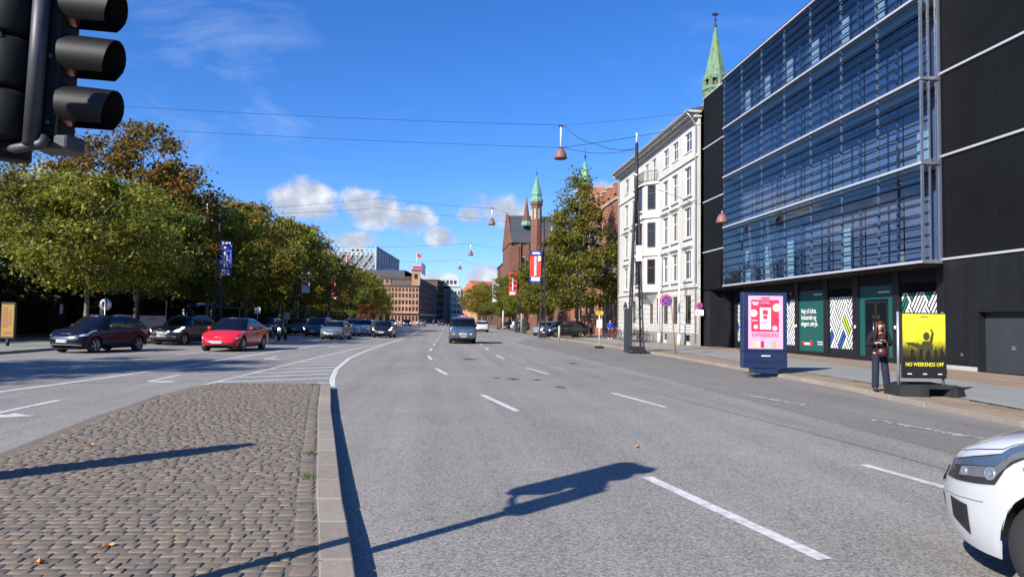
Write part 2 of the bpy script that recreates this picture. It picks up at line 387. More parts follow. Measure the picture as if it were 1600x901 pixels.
def paint(name, c, metal=.0, rough=.28): return mat(name, c, rough, metal=metal, coat=1.0, spec=.5)
paint('car_red', (.62,.012,.020), .1); mat('car_navy_shaded', (.0025,.0035,.018), .3, spec=.3, coat=.15); paint('car_black', (.008,.009,.012), .2); paint('car_white', (.46,.47,.49)); paint('car_grey', (.20,.225,.25), .6)  # the navy suv's shade is put into its darkened paint
paint('car_vanblue', (.085,.125,.185), .55); paint('car_silver', (.50,.52,.54), .7); paint('car_blue', (.03,.06,.18), .3); paint('car_darkgrey', (.035,.04,.046), .4)
mat('lamp_on', (.9,.9,.85), .2, emit=(1,.93,.75,5)); mat('lamp_silver', (.6,.62,.65), .15, metal=.8); mat('lamp_white', (.8,.82,.85), .2, coat=1); mat('tail_red', (.35,.008,.012), .2, coat=1)
mat('plate_white', (.75,.76,.76), .5); mat('plate_ink', (.02,.02,.02), .6); mat('plate_blue', (.02,.06,.35), .5); mat('amber', (.8,.3,.02), .3)
mat('signal_black', (.006,.0065,.008), .6, spec=.2, var=(6,.3)); mat('signal_grey', (.05,.053,.06), .5, metal=.2, var=(9,.2)); mat('signal_hood', (.004,.0042,.005), .55, spec=.35); mat('signal_red', (.30,.015,.012), .25, coat=.6)
mat('iron', (.014,.015,.018), .6, var=(4,.35)); mat('iron_green', (.018,.045,.036), .55, var=(4,.3)); mat('lamp_copper', (.20,.092,.075), .6, var=(8,.25)); mat('cable', (.02,.022,.03), .6)
mat('white_paint', (.72,.72,.70), .5, var=(3,.1)); mat('sign_red', (.60,.022,.03), .5); mat('sign_blue', (.018,.045,.30), .5); mat('sign_white', (.74,.74,.72), .5); mat('sign_yellow', (.75,.45,.02), .5); mat('rust', (.30,.17,.10), .7, var=(10,.3))
mat('navy_box', (.010,.022,.072), .35, coat=.3); mat('ad_pink', (.80,.36,.52), .4); mat('ad_red', (.72,.035,.085), .4); mat('ad_cream', (.78,.60,.38), .5); mat('ad_brown', (.30,.13,.05), .5); mat('ad_rose', (.82,.55,.62), .5); mat('ad_deep', (.45,.02,.05), .5); mat('ad_gold', (.75,.52,.08), .5); mat('ad_sky', (.2,.55,.78), .5); mat('ad_grey', (.42,.45,.42), .5); mat('ad_orange', (.75,.35,.08), .5)
mat('poster_shaded', (.34,.21,.03), .5); mat('ink_white', (.80,.80,.80), .5); mat('ink_yellow', (.85,.78,.03), .5)  # the left poster's gold is darkened to hold the shade on it
def _yel(g, tc):
    s = g.n('ShaderNodeSeparateXYZ', {0: tc}); n = g.noise(tc, 5, 5, .7)
    f = g.m('ADD', s.outputs[2], g.m('MULTIPLY', g.m('SUBTRACT', n, .5), .35))
    return g.ramp(f, [(.34, (.004,.004,.004)), (.60, (.07,.06,.008)), (.80, (.50,.44,.02)), (1.0, (.80,.74,.03))]),
nmat('poster_yellow', _yel, .4, .4)
mat('crowd_ink', (.05,.045,.008), .5); mat('crowd_ink2', (.010,.009,.003), .5); mat('teal_panel', (.012,.085,.075), .35); mat('film_white', (.74,.76,.76), .5); mat('film_blue', (.03,.11,.34), .5); mat('film_green', (.02,.16,.11), .5); mat('film_lime', (.50,.60,.05), .5); mat('film_dark', (.02,.028,.03), .3)
mat('garage', (.030,.034,.040), .55, var=(2,.15)); mat('skin', (.55,.32,.23), .55); mat('hair_auburn', (.055,.014,.009), .5, bump=(60,.5,.01)); mat('hair_dark', (.02,.014,.01), .6); mat('knit_black', (.005,.005,.006), .9, bump=(90,.4,.01)); mat('denim', (.008,.012,.030), .85, bump=(120,.3,.01)); mat('leather_wine', (.045,.007,.014), .4); mat('shoe_dark', (.015,.014,.014), .6)
mat('cloth_blue', (.015,.045,.42), .8); mat('cloth_wine', (.10,.02,.025), .85); mat('cloth_white', (.7,.7,.7), .85); mat('cloth_grey', (.1,.1,.11), .85); mat('cloth_pink', (.7,.35,.38), .85); mat('cloth_jean', (.06,.13,.28), .85); mat('cloth_orange', (.7,.2,.05), .8)
mat('banner_navy', (.012,.035,.22), .6); mat('banner_red', (.75,.045,.035), .6); mat('banner_pale', (.50,.62,.74), .6); mat('banner_white', (.75,.76,.78), .6); mat('banner_ink', (.012,.014,.02), .6); mat('banner_blue', (.03,.07,.4), .6)
mat('roof_red', (.45,.13,.06), .8, var=(1,.3)); mat('roof_dark', (.06,.062,.066), .7, var=(1,.2)); mat('far_white', (.46,.47,.46), .7, var=(.2,.1)); mat('far_glassblue', (.20,.22,.24), .5, spec=.4); mat('frame_brown', (.10,.06,.045), .6); mat('frame_white', (.65,.65,.62), .6); mat('bill_blue', (.03,.12,.38), .4); mat('coach_white', (.75,.75,.77), .5); mat('coach_black', (.006,.006,.008), .6, spec=.06); mat('coach_glass', (.004,.004,.005), .6, spec=.03)
mat('bus_blue', (.02,.045,.13), .5, spec=.2); mat('umbrella', (.72,.72,.70), .8); mat('flag_red', (.6,.03,.04), .8); mat('bike_red', (.3,.02,.02), .4); mat('bike_black', (.015,.015,.016), .45); mat('grass', (.09,.12,.03), .8, var=(8,.4))
def leafmat(name, stops, tr=.35):
    m = bpy.data.materials.new(name); m.use_nodes = True; g = NT(m.node_tree)
    ge = g.n('ShaderNodeNewGeometry'); tc = g.n('ShaderNodeTexCoord').outputs['Object']
    n = g.noise(tc, .55, 4, .6)
    f = g.m('ADD', g.m('MULTIPLY', ge.outputs['Random Per Island'], .55), g.m('MULTIPLY', g.m('SUBTRACT', n, .28), 1.05))
    c = g.ramp(f, stops)
    d = g.n('ShaderNodeBsdfPrincipled', {'Base Color': c, 'Roughness': .6, 'Specular IOR Level': .25})
    t = g.n('ShaderNodeBsdfTranslucent', {'Color': g.mix(.5, c, (.22,.22,.02), 'ADD')})
    x = g.n('ShaderNodeMixShader', {0: tr, 1: d, 2: t}); g.n('ShaderNodeOutputMaterial', {0: x}); MT[name] = m; return m
leafmat('leaf_olive', [(0,(.040,.056,.012)),(.3,(.105,.125,.018)),(.6,(.21,.215,.028)),(.85,(.32,.27,.04)),(1,(.36,.22,.035))], .3)
leafmat('leaf_gold', [(0,(.055,.065,.013)),(.35,(.13,.125,.020)),(.7,(.25,.18,.03)),(1,(.32,.16,.03))], .3)
leafmat('leaf_orange', [(0,(.04,.048,.012)),(.35,(.09,.08,.016)),(.65,(.24,.11,.02)),(1,(.36,.12,.02))], .3)
leafmat('leaf_green', [(0,(.030,.058,.012)),(.4,(.078,.12,.018)),(.8,(.16,.20,.026)),(1,(.22,.22,.03))], .3)
leafmat('leaf_lime', [(0,(.045,.065,.012)),(.35,(.095,.11,.016)),(.7,(.17,.16,.02)),(1,(.24,.15,.028))], .3)
leafmat('leaf_shaded', [(0,(.008,.014,.006)),(.5,(.018,.026,.008)),(1,(.04,.045,.012))], .2)  # leaf tone darkened to put in the shade below the park trees
leafmat('leaf_rust', [(0,(.10,.03,.012)),(.5,(.22,.06,.02)),(1,(.34,.10,.03))], .3)
def _bark(g, tc):
    n = g.noise(tc, 4, 6, .7); return g.ramp(n, [(.35, (.07,.06,.045)), (.5, (.17,.15,.115)), (.65, (.25,.225,.175))]), n, (.5, .03)
nmat('bark', _bark, .9, .2)
nmat('bark_dark', lambda g, tc: (g.ramp(g.noise(tc, 4, 6, .7), [(.35, (.025,.02,.016)), (.65, (.075,.06,.048))]), g.noise(tc, 6, 5, .7), (.5, .03)), .9, .2)
# ================================================================== THE GROUND
def sheet(name, poly, z, mt, parent=None):
    o = MB().add([(x, y, z) for x, y in poly], [tuple(range(len(poly)))]).build(name, MT[mt], parent, fixn=False); return o
struct(sheet('ground', [(-1500,-300),(1500,-300),(1500,3000),(-1500,3000)], -.06, 'ground'))
road = struct(sheet('road', [(-18.4,-40),(14,-40),(14,14),(12.5,60),(12.5,420),(-18.4,420)], 0, 'asphalt'))
struct(sheet('side_lane', [(-31,20),(-22.4,20),(-22.4,260),(-31,260)], -.03, 'asphalt_dark'))
KR = [(-40,9.2),(0,9.3),(8,9.5),(11,9.65),(14.7,9.95),(17.6,10.4),(24.8,10.75),(35,11.2),(46,11.3),(58,11.1),(73,10.7),(110,10.9),(420,10.9)]
ky, kx = [k[0] for k in KR], [k[1] for k in KR]
kerb_x = lambda y: float(np.interp(y, ky, kx))
DE = [(-40,6.7),(8.9,6.7),(15,6.68),(24,6.62),(33,6.4),(48,6.05),(56,5.8),(66,7.8),(74,10.4)]
ys = [-40,0,5,9,12,15,18,21,24,28,33,40,48,56,66,73]
dk = sheet('bus_lane', [(float(np.interp(y,[d[0] for d in DE],[d[1] for d in DE]))+random.uniform(-.03,.03), y) for y in ys]+[(kerb_x(y)+.1, y) for y in ys[::-1]], .004, 'asphalt_dark'); struct(dk)

# road markings: flat painted sheets on the road
def strip(pts, w, name, mt='road_paint', z=.006, parent=road):
    P = [Vector((x, y)) for x, y in pts]; L = []; Rr = []
    for i, p in enumerate(P):
        d = (P[min(i+1, len(P)-1)]-P[max(i-1, 0)]).normalized(); n = Vector((-d.y, d.x))*w/2
        L.append((*(p+n), z)); Rr.append((*(p-n), z))
    return MB().grid([Rr, L], smooth=False).build(name, MT[mt], parent)
for a, b in [((2.72,4.85),(2.21,7.53)),((1.40,13.05),(.92,15.86)),((.18,21.7),(-.21,24.65)),((-.42,29.8),(-.62,33.2))]: strip([a, b], .13, 'lane_dash')
for k in range(16): y = 38.5+8.6*k; x = float(np.interp(y,[38,56,110,200],[-.62,-.4,.1,.6])); strip([(x,y),(x,y+2.9)], .13, 'lane_dash')
for a, b in [((5.45,5.0),(5.02,8.1)),((4.40,13.7),(3.99,16.45)),((3.34,22.2),(2.99,25.3)),((2.70,30.9),(2.62,34.1)),((2.60,39.9),(2.64,43.4))]: strip([a, b], .12, 'lane_dash')
for k in range(14): y = 48.4+8.6*k; strip([(2.7+.008*k*8,y),(2.7+.008*k*8,y+2.9)], .13, 'lane_dash')
for (a, b) in [((7.95,10),(7.59,11.95)),((7.5,14.1),(7.07,16.25)),((8.2,5.6),(8.05,7.6))]:
    a, b = Vector(a), Vector(b)
    for k in range(11):
        p = a.lerp(b, k/11); strip([p+Vector((.10,-.06)), p+Vector((-.10,.10))], .10, 'chevron_mark', 'road_paint_worn', .010)
for a, b in [((7.1,37),(8.2,37.6)),((7.0,44),(8.4,44.6))]: strip([a, b], .15, 'worn_mark', 'road_paint_worn', .010)
strip([(-10.3,3),(-9.9,8),(-9.6,12),(-9.31,16.1),(-8.94,18.9),(-8.7,21.7),(-8.54,26.8),(-8.23,33.8),(-7.5,45),(-6.9,60),(-6.2,90),(-5.6,150)], .17, 'lane_line')
for x0, y0, y1 in [(-11.9,19.6,22.2),(-11.65,23.4,27.2),(-13.75,21.6,25.4),(-11.3,32,36),(-13.4,33,36),(-10.9,41,45),(-13.1,44,47),(-10.4,50,54),(-9.8,60,64),(-12.6,55,59),(-12.2,68,72),(-9.2,72,76)]:
    strip([(x0-.12,y0),(x0+.12,y1)], .13, 'lane_dash')
for x0, y0 in [(-7.35,12.1),(-7.35,18.5),(-7.05,29.0),(-6.6,42)]:
    m = MB(); z = .006
    m.add([(x0-.06,y0+.45,z),(x0+.07,y0+.45,z),(x0+.07,y0+2.5,z),(x0-.06,y0+2.5,z)], [(0,1,2,3)])
    m.add([(x0-.06,y0+.45,z),(x0+.02,y0+.18,z),(x0+.30,y0+.14,z),(x0+.30,y0+.34,z),(x0+.07,y0+.45,z)], [(0,1,2,3,4)])
    m.add([(x0+.30,y0-.05,z),(x0+.78,y0+.24,z),(x0+.30,y0+.55,z)], [(0,1,2)]); m.build('turn_arrow', MT['road_paint'], road)
HL = [(17.9,-5.72),(19.1,-5.67),(25,-5.44),(31.5,-5.23),(40.8,-4.67),(48.6,-3.95)]; HR = [(17.6,-2.62),(20,-2.98),(23.65,-3.41),(30.2,-3.84),(38.4,-3.92),(48.7,-3.72)]
strip([(x,y) for y,x in HL], .11, 'hatch_border'); strip([(x,y) for y,x in HR]+[(-3.5,60),(-3.3,90),(-3.0,200),(-2.8,300)], .15, 'hatch_border')
for yr in [18.7,20.2,21.7,23.2,24.9,26.7,28.6,30.4,32.3,34.2,36.2]:
    xr_ = float(np.interp(yr,[h[0] for h in HR],[h[1] for h in HR]))-.12
    yl = yr-1.5; xl_ = float(np.interp(yl,[h[0] for h in HL],[h[1] for h in HL]))+.08
    if yl < 17.75: t = (yr-17.75)/(yr-yl); xl_ = xr_+(xl_-xr_)*t; yl = 17.75
    strip([(xl_,yl),(xr_,yr)], .19, 'hatch_bar')
cr = [(-5.25,10.95),(-5.32,11.4),(-5.22,11.8),(-5.36,12.3),(-5.3,12.9),(-5.45,13.5),(-5.6,14.1),(-5.8,14.9),(-5.85,15.6)]
strip(cr, .035, 'road_crack', 'black_matte', .005)
strip([(-12,17.4),(-9,18.2),(-6.2,19.0)], .05, 'road_crack', 'asphalt_dark', .005)

nmat('asphalt_tar', _asphalt((.085,.082,.078), .5, .3), .8, .35)
for (x, y, a, r) in [(2.05,20.3,.1,.16),(2.7,20.1,.2,.13),(1.6,20.6,0,.10),(3.0,17.8,.3,.12),(1.2,30.5,0,.3),(5.2,28,.2,.22)]:
    pts = [(x+r*(1+.35*math.sin(k*2.3+x))*math.cos(2*PI*k/14), y+1.9*r*(1+.35*math.cos(k*1.7+y))*math.sin(2*PI*k/14), .004) for k in range(14)]
    MB().add(pts, [tuple(range(14))]).build('tar_spot', MT['asphalt_tar'], road)
for pts in ([(6.0,4),(5.8,9),(5.2,15),(4.6,22),(4.2,30),(4.1,60)],): strip(pts, .022, 'paving_seam', 'asphalt_tar', .003)
for poly in ([(-12.8,28.5),(-9.4,29.5),(-9.5,33),(-12.9,32)],): sheet('asphalt_patch', poly, .0025, 'asphalt_dark', road)
# ---------------- cobbled traffic island
IR = [(-8,.45),(-3,.3),(0,.12),(2,-.1),(4.36,-.48),(5.35,-.65),(6.3,-.83),(7.8,-1.08),(9.6,-1.38),(12.25,-1.83),(16.5,-2.49),(17.3,-2.62)]
IL = [(-8,-4.2),(0,-4.5),(5,-4.75),(8.6,-4.95),(10.9,-5.28),(13.7,-5.52),(16.4,-5.55),(17.3,-5.35)]
xr = lambda y: float(np.interp(y,[p[0] for p in IR],[p[1] for p in IR])); xl = lambda y: float(np.interp(y,[p[0] for p in IL],[p[1] for p in IL]))
yy = np.linspace(-8, 17.3, 52)
isl = MB(); isl.grid([[(xl(y)+.1, y, .1125) for y in yy], [(xr(y)-.2, y, .1125) for y in yy]][::-1], smooth=False)
island = struct(isl.build('traffic_island', MT['sand_joint']))
def kerbrun(fx, y0, y1, w, ztop, side, step, parent, name, mt, dropz=.16):
    y = y0
    while y < y1:
        L = step*random.uniform(.85, 1.15); a, b = y+.005, min(y+L, y1)-.005
        if b-a < .1: break
        pa, pb = (fx(a), a), (fx(b), b)
        poly = [pa, pb, (pb[0]+side*w, b), (pa[0]+side*w, a)]
        if side < 0: pass
        m = MB().prism([(p[0]-fx(y), p[1]-y) for p in poly], ztop-dropz, ztop+random.uniform(-.004,.004)); m.build(name, MT[mt], parent, bevel=.014, fixn=True, loc=(fx(y), y, 0)); y += L
kerbrun(xr, 2.2, 17.25, .22, .12, -1, .78, island, 'kerbstone', 'kerb_granite')
kerbrun(xr, -8, 2.2, .22, .12, -1, 1.2, island, 'kerbstone', 'kerb_granite')
kerbrun(xl, 5, 17.25, .2, .075, 1, 1.0, island, 'kerbstone', 'kerb_granite')
x = -5.3
while x < -2.75:
    L = random.uniform(.35,.6); MB().box(0, min(L, -2.7-x)-.01, 0, .16, -.03, .085).build('kerbstone', MT['kerb_granite'], island, bevel=.012, loc=(x, 17.28, 0)); x += L
def sett_geo(w, l, h, jit=.007, rng=random):
    """rounded paving sett centred on 0: rings of a chamfered rectangle"""
    a, b = w/2, l/2; c = min(a, b)*.30
    base = [(-a+c,-b),(a-c,-b),(a,-b+c),(a,b-c),(a-c,b),(-a+c,b),(-a,b-c),(-a,-b+c)]
    base = [(x+rng.uniform(-jit,jit), y+rng.uniform(-jit,jit)) for x, y in base]
    tx, ty = rng.uniform(-.02,.02), rng.uniform(-.02,.02)
    rings = []
    for s_, z in ((1.0,-.04),(1.0,h-.009),(.95,h-.003),(.78,h+.0)): rings.append([(x*s_, y*s_, z+(tx*x+ty*y if z > 0 else 0)) for x, y in base])
    fs = []
    for i in range(3):
        for k in range(8): k2 = (k+1) % 8; fs.append((i*8+k, i*8+k2, (i+1)*8+k2, (i+1)*8+k))
    fs.append(tuple(range(24, 32)))
    return [p for r in rings for p in r], fs
setts = []
y = 1.2
while y < 17.2:
    dy = random.uniform(.088,.112); x0 = xl(y)+.22; x1 = xr(y)-.39; x = x0+random.uniform(0,.1)
    while x < x1-.05:
        w = random.uniform(.085,.17); w = min(w, x1-x)
        if w > .06: setts.append((x+w/2, y+dy/2+.04*math.sin(x*1.3)+random.uniform(-.008,.008), w-.010, dy-.009))
        x += w
    y += dy
y = 1.2
while y < 17.1:                      # the border course beside the kerb
    L = random.uniform(.12,.2); xm = xr(y+L/2)-.308; setts.append((xm, y+L/2, .14, L-.010)); y += L
vis = lambda s: (s[1] > 4.15) and (s[0] > -.80*s[1]+.5)
setts.sort(key=lambda s: (not vis(s), s[0]**2*.3+s[1]**2))
variants = []
for k in range(12):
    vs, fs = sett_geo(.17, .115, .03); variants.append(MB().add(vs, fs, 0, True).mesh('sett', MT['sett']))
for i, s_ in enumerate(setts[:300]):
    o = place('sett', variants[i % 12], island, (s_[0], s_[1], .088+random.uniform(-.003,.004))); o.scale = (s_[2]/.17, s_[3]/.115, 1); o.rotation_euler = (random.uniform(-.015,.015), random.uniform(-.015,.015), random.uniform(-.06,.06)+(PI if i % 2 else 0))
m = MB()
for s_ in setts[300:]:
    vs, fs = sett_geo(s_[2], s_[3], .03); zz = .088+random.uniform(-.004,.004); m.add([(v[0]+s_[0], v[1]+s_[1], v[2]+zz) for v in vs], fs, 0, True)
struct(m.build('sett_paving', MT['sett'], island), 'stuff')

# weeds in the kerb joint, fallen leaves
def weed(x, y, z, r, n, label):
    m = MB()
    for k in range(n):
        a = random.uniform(0, 2*PI); d = random.uniform(0, r); p = Vector((d*math.cos(a)*.5, d*math.sin(a), 0)); t = p+Vector((random.uniform(-.05,.05), random.uniform(-.05,.05), random.uniform(.03,.09)))
        s_ = Vector((random.uniform(-1,1), random.uniform(-1,1), 0)).normalized()*.006; m.add([p-s_, p+s_, t], [(0,1,2)])
    tag(m.build('weed_tuft', MT['grass'], loc=(x, y, z)), label, 'weed', 'weeds in the pavement joints')
weed(xr(16.9)-.34, 16.9, .10, .16, 70, 'green weed tuft at the far tip of the cobbled island')
weed(xr(8.3)-.3, 8.3, .10, .13, 60, 'small weed tuft beside the island kerb, farther of two'); weed(xr(7.1)-.3, 7.1, .10, .14, 60, 'small weed tuft beside the island kerb, nearer of two')
weed(9.5, 21.3, .12, .3, 160, 'weed tuft on the pavement left of the navy advertising totem'); weed(10.0, 37.1, .12, .2, 90, 'weed tuft at the foot of the tall lattice mast')
def leaf(x, y, z, label, a, s=.06):
    m = MB(); pts = []
    for k in range(10):
        t = 2*PI*k/10; r = s*(1 if k % 2 == 0 else .5)*(1.1-.25*math.cos(t)); pts.append((r*math.cos(t), r*math.sin(t), .012*math.sin(3*t)+.01))
    m.add(pts+[(0,0,.002)], [(k, (k+1) % 10, 10) for k in range(10)]); tag(m.build('fallen_leaf', MT['leaf_fallen'], loc=(x, y, z), rz=a), label, 'leaf', 'fallen leaves')
mat('leaf_fallen', (.62,.24,.06), .6)
leaf(-2.18, 5.03, .125, 'orange fallen leaf on cobbles, brightest and nearest the kerb', .3, .05); leaf(-2.45, 4.72, .125, 'orange fallen leaf on cobbles, just left of the brightest leaf', 1.2, .04)
leaf(-3.35, 4.45, .125, 'pale orange fallen leaf near the bottom edge of the cobbles', 2, .04); leaf(-4.55, 7.6, .125, 'brown fallen leaf at the left edge of the cobbles above the shadow', .8, .05); leaf(-4.1, 8.9, .125, 'brown fallen leaf on the cobbles behind the pole shadow', .1, .05)
leaf(2.6, 9.3, .012, 'small yellow leaf lying on the middle traffic lane', .5, .045)

# ---------------- pavement on the right
B1 = [(-40,10.4),(8,10.6),(12.4,10.95),(14.7,11.3),(23.5,11.9),(33.5,12.6),(46,12.8),(60,12.6)]; B2 = [(-40,13.6),(8,13.9),(16.2,14.5),(21.5,15.2),(31,15.8),(42,15.9),(60,15.9)]
b1 = lambda y: float(np.interp(y,[b[0] for b in B1],[b[1] for b in B1])); b2 = lambda y: float(np.interp(y,[b[0] for b in B2],[b[1] for b in B2]))
ys = list(np.arange(-40, 72, 2.0))
pv = MB(); pv.grid([[(kerb_x(y)+.12, y, .088) for y in ys], [(22., y, .088) for y in ys]], smooth=False)
pave = struct(pv.build('pavement', MT['sand_joint']))
fp = MB(); fp.grid([[(b1(y), y, .118) for y in ys], [(b2(y), y, .118) for y in ys]], smooth=False); fp.build('footpath', MT['footpath'], pave)
kerbrun(kerb_x, 2, 72, .2, .11, 1, 1.25, pave, 'kerbstone', 'kerb_granite')
y = 8.
while y < 62:                         # cross courses of worn brown slabs behind the kerb
    dy = .62; a, b = kerb_x(y)+.21, b1(y)-.01; n = 2; wd = (b-a)/n
    for k in range(n):
        z0 = .112+random.uniform(-.006,.006)
        MB().box(0, wd-.014, 0, dy-.03, -.03, 0).build('paving_slab', MT['slab_brown'], pave, loc=(a+k*wd, y, z0), rz=random.uniform(-.006,.006)-.0)
    y += dy
y = 12.
while y < 58:                         # long courses along the building
    dy = 1.9; a, b = b2(y)+.01, 18.7 if y < 48 else 17.5; n = 4; wd = (b-a)/n
    for k in range(n):
        MB().box(0, wd-.035, 0, dy-.02, -.03, 0).build('paving_slab', MT['slab_brown'], pave, loc=(a+k*wd, y+(k % 2)*.9, .112+random.uniform(-.005,.005)))
    y += dy
struct(sheet('parking_plaza', [(11,71.5),(19,71.5),(26,100),(26,260),(11,260)], .06, 'slab_brown'))
struct(sheet('building_forecourt', [(22,-40),(60,-40),(60,200),(26,200),(22,72)], .02, 'footpath'))
# ---------------- pavement on the left
lp = MB().box(-22.4,-18.2,-40,260,-.05,.10).build('left_pavement', MT['footpath']); struct(lp)
kerbrun(lambda y: -18.2, 22, 80, .22, .115, 1, 1.4, lp, 'kerbstone', 'kerb_granite')
struct(MB().box(-60,-31,-10,280,-.05,.12).build('garden_ground', MT['ground']))
t = thing('gully_grate', 'small iron gully grate in the gutter near the navy totem', 'drain', (9.95,21.4,.006), R(-3)); MB().box(-.25,.25,-.2,.2,-.02,.004).build('pan', MT['under'], t)
for k in range(7): MB().box(-.24,.24,-.19+.06*k,-.16+.06*k,.005,.016).build('bar', MT['iron'], t)
# ================================================================== BUILDINGS
def wbuild(mb, name, mats, parent, bevel=0, root=None, fixn=False):
    """mesh written in world coordinates, parented to a thing (root: the thing when parent is a part)"""
    o = mb.build(name, mats, parent, bevel=bevel, fixn=fixn)
    if parent is not None and root is None:
        o.matrix_parent_inverse = (Matrix.Translation(parent.location) @ Matrix.Rotation(parent.rotation_euler.z, 4, 'Z')).inverted()
    return o
def wall_open(w, z0, z1, opens, depth, x0=0, mb=None):
    """wall in the plane y=0 (outside is -y) with real openings and their reveals"""
    mb = mb or MB(); xs = sorted(set([x0, w]+[v for o in opens for v in o[:2]])); zs = sorted(set([z0, z1]+[v for o in opens for v in o[2:4]]))
    for i in range(len(xs)-1):
        for j in range(len(zs)-1):
            cx, cz = (xs[i]+xs[i+1])/2, (zs[j]+zs[j+1])/2
            if any(o[0] < cx < o[1] and o[2] < cz < o[3] for o in opens): continue
            mb.quad((xs[i],0,zs[j]),(xs[i+1],0,zs[j]),(xs[i+1],0,zs[j+1]),(xs[i],0,zs[j+1]))
    for a, b, c, d in opens:
        mb.quad((a,0,c),(a,depth,c),(b,depth,c),(b,0,c)); mb.quad((a,0,d),(b,0,d),(b,depth,d),(a,depth,d))
        mb.quad((a,0,c),(a,0,d),(a,depth,d),(a,depth,c)); mb.quad((b,0,c),(b,depth,c),(b,depth,d),(b,0,d))
    return mb
_wc = {}
def window(parent, a, b, c, d, y, cols=2, rows=(.62,), fr='frame_white', gl='glass_window', t=.07):
    k = (round(b-a,3), round(d-c,3), cols, rows, fr, gl, t)
    if k not in _wc:
        w, h = b-a, d-c; m = MB(); m.box(0,w,0,.06,0,t); m.box(0,w,0,.06,h-t,h); m.box(0,t,0,.06,t,h-t); m.box(w-t,w,0,.06,t,h-t)
        for i in range(1, cols): x = w*i/cols; m.box(x-t*.35,x+t*.35,.004,.056,t,h-t)
        for r in rows: m.box(t,w-t,.008,.052,h*r-t*.4,h*r+t*.4)
        p = MB().quad((t*.5,.03,t*.5),(w-t*.5,.03,t*.5),(w-t*.5,.03,h-t*.5),(t*.5,.03,h-t*.5))
        _wc[k] = (m.mesh('window', MT[fr]), p.mesh('pane', MT[gl]))
    o = place('window', _wc[k][0], parent, (a, y, c)); place('pane', _wc[k][1], o); return o
FNX = lambda x, y, z: Matrix(((0,0,-1,x),(-1,0,0,y),(0,1,0,z),(0,0,0,1)))      # flat lettering on a face looking to -X
def clip(poly, x0, x1, y0, y1):
    for ax, lim, sg in ((0,x0,1),(0,x1,-1),(1,y0,1),(1,y1,-1)):
        out = []
        for i in range(len(poly)):
            p, q = poly[i-1], poly[i]; dp, dq = (p[ax]-lim)*sg, (q[ax]-lim)*sg
            if (dp >= 0) != (dq >= 0): t = dp/(dp-dq); out.append((p[0]+t*(q[0]-p[0]), p[1]+t*(q[1]-p[1])))
            if dq >= 0: out.append(q)
        poly = out
        if len(poly) < 3: return []
    return poly

